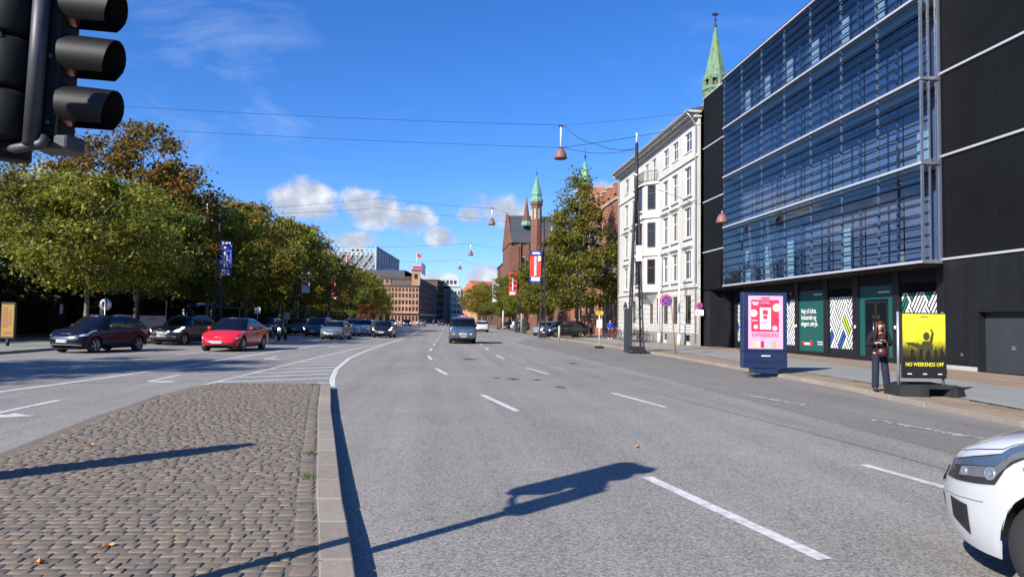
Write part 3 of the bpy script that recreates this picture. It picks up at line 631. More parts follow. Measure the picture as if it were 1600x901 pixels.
# ---------------- glass-fronted black office building on the right
def office_building():
    T = thing('office_building', 'black mesh clad office building with blue glass front and horizontal louvers', 'building', (18.7, 30, 0))
    ZF = [4.1, 7.85, 11.1, 14.3, 17.6]; YK = [25.05+2.715*k for k in range(8)]; Y0, Y1 = YK[0], YK[-1]
    w = lambda mb, n, mt, bev=0, par=None: wbuild(mb, n, [MT[q] for q in mt] if isinstance(mt, list) else MT[mt], par or T, bev, root=(T if par else None))
    # massive core
    w(MB().box(19.45,36,8,25.3,0,17.9).box(19.9,36,25.3,47.6,0,17.5), 'core_wall', 'black_panel')
    # right wing: lower plates, mesh panels, bright bands
    for i, (ya, yb) in enumerate([(25.02,23.3),(23.28,20.9),(20.88,18.4),(18.38,15.8),(15.78,13),(12.98,8)]):
        w(MB().box(18.75,19.45,yb,ya-.02,2.24 if 0 < i < 4 else .12,4.12), 'wall_panel', 'black_panel', .01)
    g_ = MB(); g_.box(19.0,19.44,15.82,23.26,.12,2.2)
    gd = w(g_, 'garage_door', 'garage')
    for k in range(1, 4): w(MB().box(18.985,19.0,23.26-k*1.86-.012,23.26-k*1.86+.012,.14,2.18), 'door_seam', 'black_matte', par=gd)
    w(MB().box(18.94,19.0,21.95,22.05,.9,1.05), 'door_handle', 'alu', par=gd)
    w(MB().box(18.72,19.46,23.27,23.31,.12,2.24).box(18.73,19.46,15.8,23.27,2.2,2.25), 'garage_lintel', 'black_frame')
    sd = w(MB().box(18.715,18.75,23.5,24.95,.3,3.2), 'service_door', 'black_panel', .008); w(MB().box(18.70,18.715,24.0,24.1,.62,.72), 'door_lock', 'alu', par=sd)
    w(MB().box(18.7,19.2,23.35,25,.06,.26), 'door_step', 'concrete_pale')
    for (za, zb) in [(4.28,8.02),(8.2,11.2),(11.38,14.4),(14.56,17.7)]:
        for ya, yb in [(25.0,22.32),(22.3,19.62),(19.6,16.92),(16.9,14.22),(14.2,11.2),(11.18,8)]:
            w(MB().box(18.78,18.86,yb,ya,za,zb), 'mesh_panel', 'metal_mesh')
    for z in [4.2, 8.11, 11.29, 14.48]: w(MB().box(18.70,18.95,8,25.0,z-.04,z+.04), 'band', 'alu_white')
    w(MB().box(18.88,19.44,8,25.04,4.13,17.72), 'backing_wall', 'black_matte')
    # left wing
    for (za, zb) in [(3.95,6.5),(6.62,10.0),(10.1,13.75),(13.85,17.3)]:
        for ya, yb in [(44.12,45.85),(45.88,47.6)]: w(MB().box(17.95,18.05,ya,yb,za,zb), 'mesh_panel', 'metal_mesh')
    for z in [6.56, 10.05, 13.8, 17.36]: w(MB().box(17.90,18.06,44.1,47.62,z-.04,z+.04), 'band', 'alu_white')
    w(MB().box(18.07,19.9,44.1,47.62,3.9,17.4), 'backing_wall', 'black_matte')
    w(MB().box(17.96,19.9,46.4,47.6,.12,3.88), 'wall_panel', 'black_panel'); w(MB().box(18.6,19.9,45.5,46.38,.12,3.88), 'wall_panel', 'black_panel')
    # glass box: soffit, floors, inner front, panes, mullions, louvers
    w(MB().box(18.02,19.9,Y0,44.1,3.98,4.08), 'soffit', 'soffit')
    for z in ZF: w(MB().box(17.88,18.02,Y0-.06,Y1+.06,z-.05,z+.05), 'floor_edge', 'alu_white', .01)
    for z in ZF[:-1]: w(MB().box(18.03,18.9,Y0+.05,Y1-.05,z-.09 if z > 4.2 else z-.02,z+.05), 'floor_slab', 'inner_pale')
    w(MB().box(18.0,19.9,Y0,Y1+.2,17.68,17.8), 'roof_edge', 'black_frame'); w(MB().box(18.06,19.9,Y0+.1,Y1-.03,17.46,17.66), 'ceiling', 'inner_dark'); w(MB().box(18.1,19.9,Y1-.02,Y1+.04,4.1,17.6), 'end_wall', 'inner_dark')
    for f in range(4):
        za, zb = ZF[f]+.07, ZF[f+1]-.1
        w(MB().box(19.32,19.5,Y0+.3,Y1-.02,za,zb), 'inner_wall', 'inner_dark')
        for k in range(7):
            ya, yb = YK[k]+.04, YK[k+1]-.04
            fr = MB()
            for (p, q) in [(ya+.10,ya+.16)]: fr.box(18.92,19.0,p,q,za,zb)
            fr.box(18.93,18.99,ya+.17,yb-.05,zb-.5,zb-.42); w(fr, 'inner_frame', 'inner_blue')
            w(MB().box(19.1,19.12,ya+.02,yb-.02,za,zb-.5), 'window_blind', 'curtain' if f == 1 or (f == 0 and k < 4) else 'inner_blue')
            if f == 3 or (f == 0 and k in (2, 4, 5, 6)) or (f == 1 and k == 0): w(MB().box(18.96,19.05,ya+.9,ya+1.6,za,za+(1.5 if f == 1 else 2.1)), 'inner_door', 'inner_pale')
            w(MB().quad((18.0,yb,za-.07),(18.0,ya,za-.07),(18.0,ya,zb+.1),(18.0,yb,zb+.1)), 'glass_pane', 'glass_facade')
            w(MB().box(17.955,18.03,yb,yb+.08,za,zb), 'mullion', 'inner_blue')
        n = 8 if f in (0,) else 7
        for i in range(n):
            z = za+(zb-za)*(i+.65)/n; w(MB().box(17.86,17.93,Y0-.02,Y1+.02,z-.018,z+.018), 'louver', 'louver')
        # corner return
        w(MB().quad((18.0,Y0-.01,za),(18.62,Y0-.01,za),(18.62,Y0-.01,zb),(18.0,Y0-.01,zb)), 'glass_pane', 'glass_facade')
        w(MB().box(17.9,17.99,Y0-.1,Y0-.02,za,zb).box(18.6,18.7,Y0-.1,Y0-.02,za,zb).box(18.25,18.3,Y0-.06,Y0-.02,za,zb), 'corner_post', 'alu')
        w(MB().box(17.9,18.7,Y0-.1,Y0-.005,ZF[f]-.06,ZF[f]+.06), 'corner_beam', 'alu')
    for y in [24.6+1.36*k for k in range(15)]: w(MB().lathe([(.001,.34),(.14,.30),(.2,.16),(.21,0)], 10, (18.45,y,17.72)), 'roof_dome', 'alu_white')
    # two leaning ladder stays inside the lowest glass floor
    for y in (38.2, 40.6): w(MB().bar((18.3,y-.25,4.2),(18.3,y+.35,7.6),.06,.06).bar((18.3,y-.02,4.2),(18.3,y+.5,7.6),.06,.06), 'stay', 'alu')
    # shop front under the overhang
    X = 19.3
    bays = [(45.1,43.9,'film'),(42.2,37.25,'film'),(36.9,34.3,'teal'),(33.95,31.75,'film'),(31.3,28.75,'door'),(28.35,26.0,'film')]
    posts = [45.5]+[v for b in bays for v in b[:2]]+[25.3]
    for i in range(0, len(posts), 2): w(MB().box(X-.1,X+.25,posts[i+1],posts[i],.12,3.98), 'shop_pillar', 'black_frame', .01)
    for bi, (ya, yb, kind) in enumerate(bays):
        wd = ya-yb
        w(MB().box(X-.04,X+.2,yb,ya,3.46,3.97), 'fascia', 'black_panel'); w(MB().box(X-.05,X+.2,yb,ya,.1,.3), 'plinth', 'black_frame')
        if kind == 'teal':
            w(MB().box(X-.02,X+.02,yb+.02,ya-.02,.3,3.46), 'teal_panel', 'teal_panel')
            for i, t in enumerate(['H\u00f8jt til loftet.','Industrielt og','elegant udtryk.']):
                o = place('lettering', text_mesh(t, .36, MT['ink_white'], sx=.8, bold=.012), T); o.matrix_parent_inverse = Matrix.Translation(-T.location); o.matrix_basis = FNX(X-.026, ya-.22, 2.28-.33*i)
            w(MB().box(X-.026,X-.021,yb+.25,yb+1.05,3.22,3.28), 'lettering_bar', 'ink_white'); w(MB().box(X-.026,X-.021,yb+.2,yb+.75,.78,.82).box(X-.026,X-.021,yb+.2,yb+.7,.66,.70), 'lettering_bar', 'ink_white')
            w(MB().box(X-.026,X-.021,ya-.5,ya-.3,.62,.80).box(X-.026,X-.021,ya-1.35,ya-1.15,.58,.86), 'red_emblem', 'sign_red'); w(MB().box(X-.026,X-.021,ya-1.1,ya-.55,.62,.74), 'lettering_bar', 'ink_white')
        elif kind == 'door':
            w(MB().box(X-.02,X+.02,yb+.02,ya-.02,2.85,3.46), 'teal_panel', 'teal_panel'); w(MB().box(X-.026,X-.021,yb+.3,yb+1.1,3.13,3.18), 'lettering_bar', 'ink_white')
            w(MB().box(X,X+.05,yb,yb+.42,.3,2.85).box(X,X+.05,ya-.42,ya,.3,2.85), 'side_light', 'teal_panel')
            for s_, (p, q) in enumerate([(ya-.44,(ya+yb)/2+.01),((ya+yb)/2-.01,yb+.44)]):
                d = w(MB().box(X-.03,X+.03,q,p,.3,2.8), 'door', 'black_frame', .006)
                w(MB().quad((X-.034,p-.1,.5),(X-.034,q+.1,.5),(X-.034,q+.1,2.68),(X-.034,p-.1,2.68)), 'pane', 'glass_window', par=d)
                yh = q+.09 if s_ == 0 else p-.09; w(MB().path([(X-.09,yh,.75),(X-.09,yh,2.0)], .018, 6), 'handle', 'chrome', par=d)
        else:
            w(MB().quad((X,ya,.3),(X,yb,.3),(X,yb,3.46),(X,ya,3.46)), 'shop_window', 'glass_window')
            w(MB().box(X+.5,X+.55,yb,ya,.12,3.46), 'shop_interior', 'film_dark')
            m = MB(); z0, z1 = .55, 3.05; ca, sa = math.cos(R(56)), math.sin(R(56)); cell = .92; rr = random.Random(bi+5)
            for i in range(-14, 15):
                for j in range(-14, 15):
                    colr = rr.choice([0,0,0,0,1,2,3,0])
                    for q in range(5):
                        o0, o1 = (q+.08)/5*cell, (q+.66)/5*cell; cc = colr if q in (1,2) and colr else 0
                        if (i+j) % 2 == 0: ab = [(i*cell, j*cell+o0), ((i+1)*cell, j*cell+o0), ((i+1)*cell, j*cell+o1), (i*cell, j*cell+o1)]
                        else: ab = [(i*cell+o0, j*cell), (i*cell+o1, j*cell), (i*cell+o1, (j+1)*cell), (i*cell+o0, (j+1)*cell)]
                        pl = clip([((a-b)*ca+wd/2, (a+b)*sa+(z0+z1)/2) for a, b in ab], .12, wd-.12, z0, z1)
                        if pl: m.add([(X-.006, ya-p[0], p[1]) for p in pl], [tuple(range(len(pl)))], cc)
            struct(w(m, 'window_film', ['film_white','film_blue','film_green','film_lime']), 'stuff')
    for y in (37.07, 31.52, 28.55): w(MB().box(X-.13,X-.1,y-.05,y+.05,1.55,1.68), 'small_notice', 'ink_white')
    return T
office_building()

# ---------------- white stucco apartment house
def apartment_house():
    LX, LY = 17.6, 69.9; T = thing('apartment_house', 'white stucco apartment house with bay window, balcony and heavy eaves cornice', 'building', (LX, LY, 0), R(-90))
    Wd = 22.2; rows = [(14.15,15.5),(10.95,12.95),(7.9,10.0),(4.85,6.85),(1.6,3.65)]; cols = [(2.2,3.55),(5.0,6.3),(14.35,15.6),(16.65,17.9),(19.45,20.85)]
    ops = [(a, b, c, d) for (c, d) in rows for (a, b) in cols if not (c < 2 and a < 3)]+[(9.0,10.1,c,d) for c, d in rows[:1]]+[(11.2,12.3,13.45,15.5)]+[(10.5,11.7,1.6,3.65),(12.5,13.4,1.6,3.65)]
    door = (2.0,3.8,.25,3.6); bas = [(14.5,15.6,.35,.85),(19.6,20.8,.35,.85)]
    wall_open(Wd, 0, 16.1, ops+[door]+bas, .16).build('wall', MT['plaster_white'], T)
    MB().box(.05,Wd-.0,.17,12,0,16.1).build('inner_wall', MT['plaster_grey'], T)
    MB().box(Wd-.15,Wd,0.002,12,0,16.1).build('gable_wall', MT['plaster_white'], T)
    for o in ops: window(T, *o, .09, 2, (.64,), 'frame_white' if o[2] > 4 else 'frame_brown')
    for o in bas: window(T, *o, .09, 2, (), 'frame_brown')
    # surrounds, sills and hoods
    for (a, b, c, d) in ops:
        if c > 13.3: MB().box(a-.1,b+.1,-.06,-.002,c-.12,c-.02).build('sill', MT['plaster_white'], T); continue
        if c < 2: MB().box(a-.1,b+.1,-.07,-.002,c-.16,c-.03).build('sill', MT['plaster_white'], T); continue
        m = MB().box(a-.18,a-.02,-.05,-.002,c-.02,d+.02).box(b+.02,b+.18,-.05,-.002,c-.02,d+.02).box(a-.18,b+.18,-.05,-.002,d+.02,d+.18); m.build('surround', MT['plaster_white'], T)
        MB().box(a-.25,b+.25,-.14,-.002,c-.2,c-.06).build('sill', MT['plaster_white'], T)
        if c < 10: MB().box(a-.32,b+.32,-.24,-.002,d+.3,d+.42).box(a-.25,b+.25,-.14,-.003,d+.2,d+.3).build('window_hood', MT['plaster_white'], T)
    for z, h, p in [(4.2,.22,.12),(13.35,.2,.12),(10.35,.08,.05),(.98,.12,.08)]: MB().box(-.02,Wd,-p,-.001,z,z+h).build('string_course', MT['plaster_white'], T)
    for k in range(7):                      # rustication bands of the ground floor
        z = 1.2+.42*k
        xs = [0]+sorted([v for o in ops if o[2] < z+.35 and o[3] > z for v in o[:2]]+list(door[:2]))+[Wd]
        for i in range(0, len(xs), 2): MB().box(xs[i]+.03,xs[i+1]-.03,-.035,-.001,z,z+.37).build('rusticated_block', MT['plaster_white'], T)
    m = MB(); xs = [0, 2.0, 3.8, 14.5, 15.6, 19.6, 20.8, Wd]
    for i in range(0, len(xs), 2): m.box(xs[i],xs[i+1],-.07,-.001,0,.97)
    m.build('plinth', MT['plaster_grey'], T)
    # arched doorway
    dm = MB().box(2.0,3.8,.12,.15,.25,3.6); dr = dm.build('door', MT['frame_brown'], T)
    pts = [(2.9+.95*math.cos(t), 2.7+.95*math.sin(t)) for t in np.linspace(0, PI, 11)]; pt2 = [(2.9+1.15*math.cos(t), 2.7+1.15*math.sin(t)) for t in np.linspace(PI, 0, 11)]
    MB().prism(pts+pt2, -.1, -.04, 'y').box(1.75,1.95,-.1,-.04,.25,2.7).box(3.85,4.05,-.1,-.04,.25,2.7).build('door_arch', MT['plaster_white'], T)
    # cornice with dentils, gutter, roof
    MB().box(-.2,Wd+.1,-.3,.2,16.1,16.22).box(-.3,Wd+.15,-.75,.2,16.42,16.56).build('cornice', MT['plaster_white'], T)
    m = MB()
    for k in range(56): x = -.1+.4*k; m.box(x,x+.18,-.62,.1,16.23,16.41)
    struct(m.build('dentils', MT['plaster_white'], T), 'stuff')
    MB().box(-.3,Wd+.15,-.85,-.74,16.45,16.64).build('gutter', MT['galv'], T)
    MB().add([(-.3,-.7,16.6),(Wd+.1,-.7,16.6),(Wd+.1,6,18.6),(-.3,6,18.6),(Wd+.1,12.5,16.6),(-.3,12.5,16.6)], [(0,1,2,3),(3,2,4,5),(0,3,5),(1,4,2)]).build('roof', MT['roof_dark'], T)
    for x in (Wd-.22, .05): MB().path([(x+.1,-.8,16.45),(x+.1,-.5,16.1),(x,-.1,15.6),(x,-.1,.3)], .06, 8).build('downpipe', MT['galv'], T)
    MB().box(-.55,.02,.3,.8,15.7,16.3).build('gutter_bracket', MT['galv'], T)
    an = MB().path([(17.2,3.5,18),(17.2,3.5,21.8)], .025, 5)
    for k, z in enumerate((21.6,21.2,20.6)): an.path([(16.5+.1*k,3.5,z),(17.9-.1*k,3.5,z)], .012, 4); [an.path([(16.5+.1*k+.25*i,3.2,z),(16.5+.1*k+.25*i,3.8,z)], .008, 4) for i in range(5)]
    struct(an.build('roof_antenna', MT['galv'], T), 'stuff')
    # bay window with balcony on top
    fp = [(8.1,0),(9.1,-.95),(12.2,-.95),(13.2,0)]
    oz = [(4.35,7.2),(7.4,10.35),(10.55,13.15)]
    ori = MB()
    for a, b in oz: ori.prism(fp, a, b)
    for z in (4.2,7.2,10.35,13.15): ori.prism([(7.95,-.001),(9.02,-1.1),(12.28,-1.1),(13.35,-.001)], z, z+.2)
    ori.add([(8.1,0,4.2),(9.1,-.95,4.2),(12.2,-.95,4.2),(13.2,0,4.2),(9.6,0,3.2),(11.7,0,3.2)], [(0,4,5,3),(1,2,5,4),(0,1,4),(2,3,5)])
    oo = ori.build('bay_window', MT['plaster_white'], T)
    for a, b in oz:
        zc, zd = a+.55, a+2.55
        for (x0, x1) in ((9.75,11.55),): 
            wn = window(T, x0, x1, zc, zd, -1.03, 3, (.64,), 'frame_brown'); MB().box(x0-.15,x1+.15,-1.12,-.95,zc-.18,zc-.04).box(x0-.2,x1+.2,-1.16,-.95,zd+.05,zd+.17).build('window_hood', MT['plaster_white'], T)
        for (p, q) in ((fp[2],fp[3]),(fp[1],fp[0])):
            p, q = Vector((*p,0)), Vector((*q,0)); d = (q-p).normalized(); n = Vector((-d.y,d.x,0)); n = n if n.y < 0 else -n
            m = MB(); c0 = p+d*.35+n*.02; c1 = p+d*1.02+n*.02
            m.add([c0+Vector((0,0,zc)), c1+Vector((0,0,zc)), c1+Vector((0,0,zd)), c0+Vector((0,0,zd))], [(0,1,2,3)])
            w_ = MB().bar(c0+n*.02+Vector((0,0,zc)), c0+n*.02+Vector((0,0,zd)), .07, .05).bar(c1+n*.02+Vector((0,0,zc)), c1+n*.02+Vector((0,0,zd)), .07, .05).bar(c0+n*.02+Vector((0,0,zc)), c1+n*.02+Vector((0,0,zc)), .05, .07).bar(c0+n*.02+Vector((0,0,zd)), c1+n*.02+Vector((0,0,zd)), .05, .07).bar(c0+n*.02+Vector((0,0,(zc+zd)/2+.3)), c1+n*.02+Vector((0,0,(zc+zd)/2+.3)), .05, .05).build('window', MT['frame_brown'], T)
            m.build('pane', MT['glass_window'], w_)
    rail = [(8.2,-.1),(9.1,-1.0),(12.2,-1.0),(13.1,-.1)]
    bm_ = MB()
    for i in range(3):
        a, b = Vector((*rail[i],0)), Vector((*rail[i+1],0)); n = int((b-a).length/.13)
        for z in (13.5,14.3): bm_.bar(a+Vector((0,0,z)), b+Vector((0,0,z)), .04, .04)
        for k in range(n+1): p = a.lerp(b, k/n); bm_.bar(p+Vector((0,0,13.35)), p+Vector((0,0,14.3)), .018, .018)
    struct(bm_.build('balcony_railing', MT['iron'], T), 'stuff')
apartment_house()

# ---------------- red brick city hall with copper spires
def city_hall():
    T = thing('city_hall', 'red brick city hall with slate roofs, turrets and green copper spires', 'building', (24, 130, 0))
    w = lambda mb, n, mt, bev=0: wbuild(mb, n, MT[mt], T, bev, fixn=True)
    # near wing with portal, next to the white house
    w(MB().box(18.9,34,76.2,83.2,0,15.9), 'gate_wing_wall', 'brick_red')
    for y in (76.3, 79.4, 82.0): w(MB().box(18.7,19.8,y,y+1.0,15.9,17.0), 'merlon', 'brick_red'); w(MB().box(18.62,19.88,y-.06,y+1.06,17.0,17.18), 'merlon_cap', 'stone_pale')
    w(MB().box(18.75,34,76.1,83.3,15.2,15.45), 'band', 'stone_pale')
    pts = [(78.9+1.7*math.cos(t), 3.6+1.7*math.sin(t)) for t in np.linspace(0, PI, 13)]; p2 = [(78.9+2.2*math.cos(t), 3.6+2.2*math.sin(t)) for t in np.linspace(PI, 0, 13)]
    w(MB().prism(pts+p2, 18.72, 18.95, 'x').box(18.72,18.95,76.7,77.2,0,3.6).box(18.72,18.95,80.6,81.1,0,3.6), 'portal_arch', 'stone_pale')
    w(MB().prism([(77.2,.1),(80.6,.1)]+pts, 18.80, 18.92, 'x'), 'portal_door', 'frame_brown')
    w(MB().box(18.7,18.95,76.3,83.1,7.0,7.9), 'frieze', 'stone_pale')
    # the long wing
    w(MB().box(20.4,36,83.2,112,0,16.6), 'wing_wall', 'brick_red')
    for k in range(4): y = 84.6+6.5*k; w(MB().box(20.1,21.2,y,y+1.6,16.6,18.2), 'merlon', 'brick_red'); w(MB().box(20.02,21.28,y-.08,y+1.68,18.2,18.4), 'merlon_cap', 'stone_pale')
    for k in range(6):
        y = 86+4.3*k
        for z, h in ((2.2,3.2),(7.0,3.2),(11.8,2.6)):
            f = w(MB().box(20.28,20.4,y-.9,y+.9,z-.15,z+h+.15), 'window', 'stone_pale'); g_ = MB().box(20.25,20.285,y-.7,y-.05,z,z+h).box(20.25,20.285,y+.05,y+.7,z,z+h); g_.build('pane', MT['glass_window'], f)
    w(MB().add([(20.2,95,16.6),(20.2,105,16.6),(20.2,100,21)],[(0,1,2)]).prism([(95,16.6),(105,16.6),(100,21)], 20.2, 28, 'x'), 'gable', 'brick_red')
    # low middle range, then the tall cross wing with its slate slope towards the camera
    w(MB().box(19.9,40,112,198,0,14.5), 'main_wall', 'brick_dark')
    w(MB().prism([(19.5,14.5),(40.4,14.5),(30,20.5)], 112, 198, 'y'), 'low_roof', 'slate')
    w(MB().box(18.7,60,200,224,0,24), 'cross_wing_wall', 'brick_dark')
    w(MB().prism([(199.4,23.9),(224.6,23.9),(212,33.4)], 19.2, 60, 'x'), 'slate_roof', 'slate')
    w(MB().prism([(199.2,23.7),(224.8,23.7),(212,34.0)], 18.5, 19.2, 'x'), 'street_gable', 'brick_dark')
    for x_ in (21.0, 23.4): w(MB().box(x_,x_+.8,199.5,200.2,0,23.6), 'pilaster', 'brick_dark')
    for x_ in (27.3, 30.5): w(MB().prism([(x_-1.3,23.9),(x_+1.3,23.9),(x_+1.3,25.4),(x_,27.6),(x_-1.3,25.4)], 198.9, 203, 'y'), 'dormer_gable', 'brick_dark'); w(MB().box(x_-.25,x_+.25,198.8,199.3,27.3,28.6), 'dormer_finial', 'stone_pale')
    for x_ in (35.5, 33.2): w(MB().box(x_,x_+1.0,211,213,32.6,35.6), 'chimney', 'brick_dark')
    for k in range(8):
        y = 118+10*k
        for z in (3,9): f = w(MB().box(19.78,19.9,y-1.4,y+1.4,z-.2,z+4), 'window', 'stone_pale'); MB().box(19.75,19.785,y-1.1,y-.1,z,z+3.7).box(19.75,19.785,y+.1,y+1.1,z,z+3.7).build('pane', MT['glass_window'], f)
    for k in range(4): f = w(MB().box(21.9+2.6*k,23.1+2.6*k,199.88,200,15,20), 'window', 'stone_pale'); MB().box(22.05+2.6*k,22.95+2.6*k,199.85,199.885,15.2,19.8).build('pane', MT['glass_window'], f)
    w(MB().box(19,40,224.8,250,0,20).prism([(19-.4,20),(40,20),(30,28)], 224.8, 250, 'y'), 'far_range', 'brick_dark')
    def turret(x, y, r, z0, z1, zs, zt, nm):
        m = MB().lathe([(r*.98,z0),(r*.98,z1-.9),(r*1.12,z1-.7),(r*1.12,z1)], 8, (x,y,0), smooth=False); w(m, 'turret_wall', 'brick_dark' if nm else 'brick_red')
        wn = MB()
        for k in range(8):
            t = 2*PI*(k+.5)/8; px_, py_ = x+r*.93*math.cos(t), y+r*.93*math.sin(t); wn.bar((px_,py_,z1-4.6),(px_,py_,z1-1.8), .5*r/1.3, .12, upv=(math.cos(t),math.sin(t),0))
        w(wn, 'turret_windows', 'stone_pale')['kind'] = 'stuff'
        w(MB().lathe([(r*1.18,z1),(r*1.22,z1+.6),(r*.95,z1+1.2),(r*.8,z1+2.2),(r*.8,zs-.4),(r*1.0,zs)], 8, (x,y,0), smooth=False), 'turret_lantern', 'copper')
        w(MB().lathe([(r*1.0,zs),(r*.72,zs+(zt-zs)*.3),(r*.2,zt-(zt-zs)*.18),(.06,zt-.6)], 8, (x,y,0), smooth=False), 'spire', 'copper')
        w(MB().lathe([(.06,zt-.8),(.06,zt),(.28,zt+.2),(.06,zt+.5),(.04,zt+1.8),(.0,zt+1.9)], 6, (x,y,0)), 'finial', 'iron')
    turret(24.2, 185, 1.45, 20, 33, 34.9, 40.5, True)
    turret(24.1, 120, 1.15, 16, 24.6, 25.7, 30.0, False)
    w(MB().lathe([(1.3,30),(1.3,31.4),(1.0,31.6),(.12,37.5),(.0,38.5)], 8, (23.9,205,0), smooth=False), 'small_spire', 'brick_dark'); w(MB().lathe([(1.5,29.4),(1.5,30.2),(1.2,31)], 8, (23.9,205,0), smooth=False), 'small_spire_base', 'copper')
    # great tower
    w(MB().box(69,81,184,196,0,60), 'tower_wall', 'brick_red'); w(MB().box(68.6,81.4,183.6,196.4,57,60.6), 'tower_cornice', 'stone_pale')
    w(MB().lathe([(4.4,60),(4.4,61.5),(3.4,62),(3.4,66.3),(3.9,66.8),(3.9,67.6)], 8, (75,190,0), smooth=False), 'tower_lantern', 'copper_dark')
    st = MB()
    for k in range(8): t = 2*PI*k/8; st.bar((75+3.2*math.cos(t),190+3.2*math.sin(t),62),(75+3.2*math.cos(t),190+3.2*math.sin(t),70.2), .8, .8)
    w(st, 'lantern_columns', 'copper_dark')['kind'] = 'stuff'
    w(MB().lathe([(2.4,66),(2.4,70)], 8, (75,190,0), smooth=False), 'lantern_core', 'brick_dark')
    w(MB().lathe([(3.5,69.6),(3.6,70.4),(3.0,71.2),(1.55,78),(.55,83.5),(.35,85)], 8, (75,190,0), smooth=False), 'tower_spire', 'copper_dark')
    ds = MB()
    for k in range(4): t = 2*PI*(k+.5)/4; r_ = 2.35; ds.add([(75+r_*math.cos(t)-.35,190+r_*math.sin(t),73),(75+r_*math.cos(t)+.35,190+r_*math.sin(t),73),(75+r_*math.cos(t),190+r_*math.sin(t)*.95,74.6)],[(0,1,2)])
    w(MB().lathe([(.35,84.8),(.5,85.4),(.22,85.8),(.2,86.8),(.45,87.1),(.2,87.5),(.08,88),(.05,90)], 8, (75,190,0)), 'tower_finial', 'iron'); w(MB().prism([(-.9,88.2),(.6,88.2),(.9,88.7),(.6,89.1),(-.9,88.9)], 189.9, 190.1, 'y'), 'weather_vane', 'iron').location = (75,0,0)
city_hall()

# ---------------- far end of the boulevard
def facade_block(name, label, A, B, h, depth, wallm, roofm, rows, ncol, win, frame='frame_brown', gl='glass_window', shop=0, group=None, skip=()):
    """A->B ground line of the visible front (outside on the right-hand side when walking A->B is -n)"""
    A, B = Vector(A), Vector(B); d = B-A; L = d.length; rz = math.atan2(d.y, d.x); T = thing(name, label, 'building', (A.x, A.y, 0), rz, group)
    ops = []
    for (z0, z1) in rows:
        st = L/ncol
        for k in range(ncol): ops.append((st*(k+.5)-win/2, st*(k+.5)+win/2, z0, z1))
    wall_open(L, 0, h, ops, .35).build('wall', MT[wallm], T)
    MB().box(.01,L-.01,.36,depth,0,h).build('inner_wall', MT[wallm], T)
    MB().box(L-.02,L,.002,depth,0,h).build('side_wall', MT[wallm], T); MB().box(0,.02,.002,depth,0,h).build('side_wall', MT[wallm], T)
    for o in ops: window(T, *o, .16, 2, (.6,), frame, gl, .12)
    MB().box(-.4,L+.4,-.5,depth+.3,h,h+.5).build('cornice', MT['roof_dark'] if roofm != 'far_white' else MT['far_white'], T)
    if shop:
        MB().box(0,L,-.25,-.002,shop,shop+.7).build('shop_fascia', MT['black_frame'], T)
    return T
t = facade_block('hotel', 'tan brick hotel with corner tower at the end of the boulevard', (-27.2,300), (-10,300), 15.6, 30, 'brick_tan', 'roof_dark', [(1,3.2),(5.2,7.0),(8.0,9.8),(10.8,12.6),(13.4,14.9)], 12, .95, shop=3.6)
MB().box(.5,17,1.5,28,16.1,19.3).build('attic_storey', MT['brick_tan'], t); MB().box(.3,17.2,1.2,28.2,19.3,19.8).build('attic_roof', MT['roof_dark'], t)
for k in range(8): window(t, 1.2+2*k, 2.3+2*k, 16.9, 18.3, 1.42, 2, (), 'frame_brown', 'glass_window', .12)
MB().box(14.2,17.6,-.3,3.2,15.6,22.2).build('corner_tower', MT['brick_tan'], t); MB().box(15.2,16.6,-.36,-.3,18.8,20.8).build('tower_opening', MT['black_matte'], t); MB().box(13.9,17.9,-.6,3.5,22.2,22.7).build('tower_cap', MT['roof_dark'], t)
MB().path([(15.9,1.4,22.7),(15.9,1.4,30)], .1, 6).build('flagpole', MT['white_paint'], t); MB().add([(15.9,1.4,29.8),(17.9,1.4,28.9),(17.8,1.4,27.6),(15.9,1.4,28.3)],[(0,1,2,3)]).build('flag', MT['flag_red'], t)
MB().box(12.8,13.0,.5,.7,22.8,24.6).box(14.4,18.6,.9,1.0,23.0,24.2).build('roof_sign', MT['flag_red'], t)
MB().box(2.2,6.6,3,3.6,19.8,22.9).build('roof_billboard', MT['banner_navy'], t)
t = facade_block('brick_office', 'dark brown brick block right of the tan corner hotel', (-9.9,300.5), (-3.2,381), 18.6, 22, 'brick_umber', 'roof_dark', [(1,3.4),(5,6.8),(7.8,9.6),(10.6,12.4),(13.4,15.2),(16,17.6)], 22, 1.5, 'frame_white', shop=3.6)
MB().add([(0,.3,18.6),(80.5,.3,18.6),(80.5,6,22.5),(0,6,22.5)],[(0,1,2,3)]).box(0,80.5,6.2,22,18.6,22.4).build('mansard_roof', MT['roof_dark'], t)
MB().box(20,34,1.2,1.6,22.4,27.2).build('roof_billboard', MT['bill_blue'], t)
t = facade_block('glass_office', 'dark glass and brick office between brown block and white building', (-3.0,384), (4.4,430), 23, 22, 'brick_umber', 'roof_dark', [(1,3.8),(5,8),(9,12),(13,16),(17,20),(20.5,22.5)], 14, 2.8, 'black_frame', 'glass_tint', shop=3.6)
t = facade_block('white_office', 'white stepped modern office block right of the glass office', (4.4,402), (10,402), 20.5, 40, 'far_white', 'far_white', [(2,3.6),(5.5,7.2),(9,10.8),(12.6,14.4),(16.2,18)], 3, 1.1, 'black_frame', shop=0)
MB().box(-8,4.5,3,30,21,25.6).box(-3,3.5,5,28,25.6,28).build('upper_storeys', MT['far_white'], t)
for k in range(5): window(t, -7+2.2*k, -5.6+2.2*k, 22.3, 24.2, 2.9, 1, (), 'black_frame')
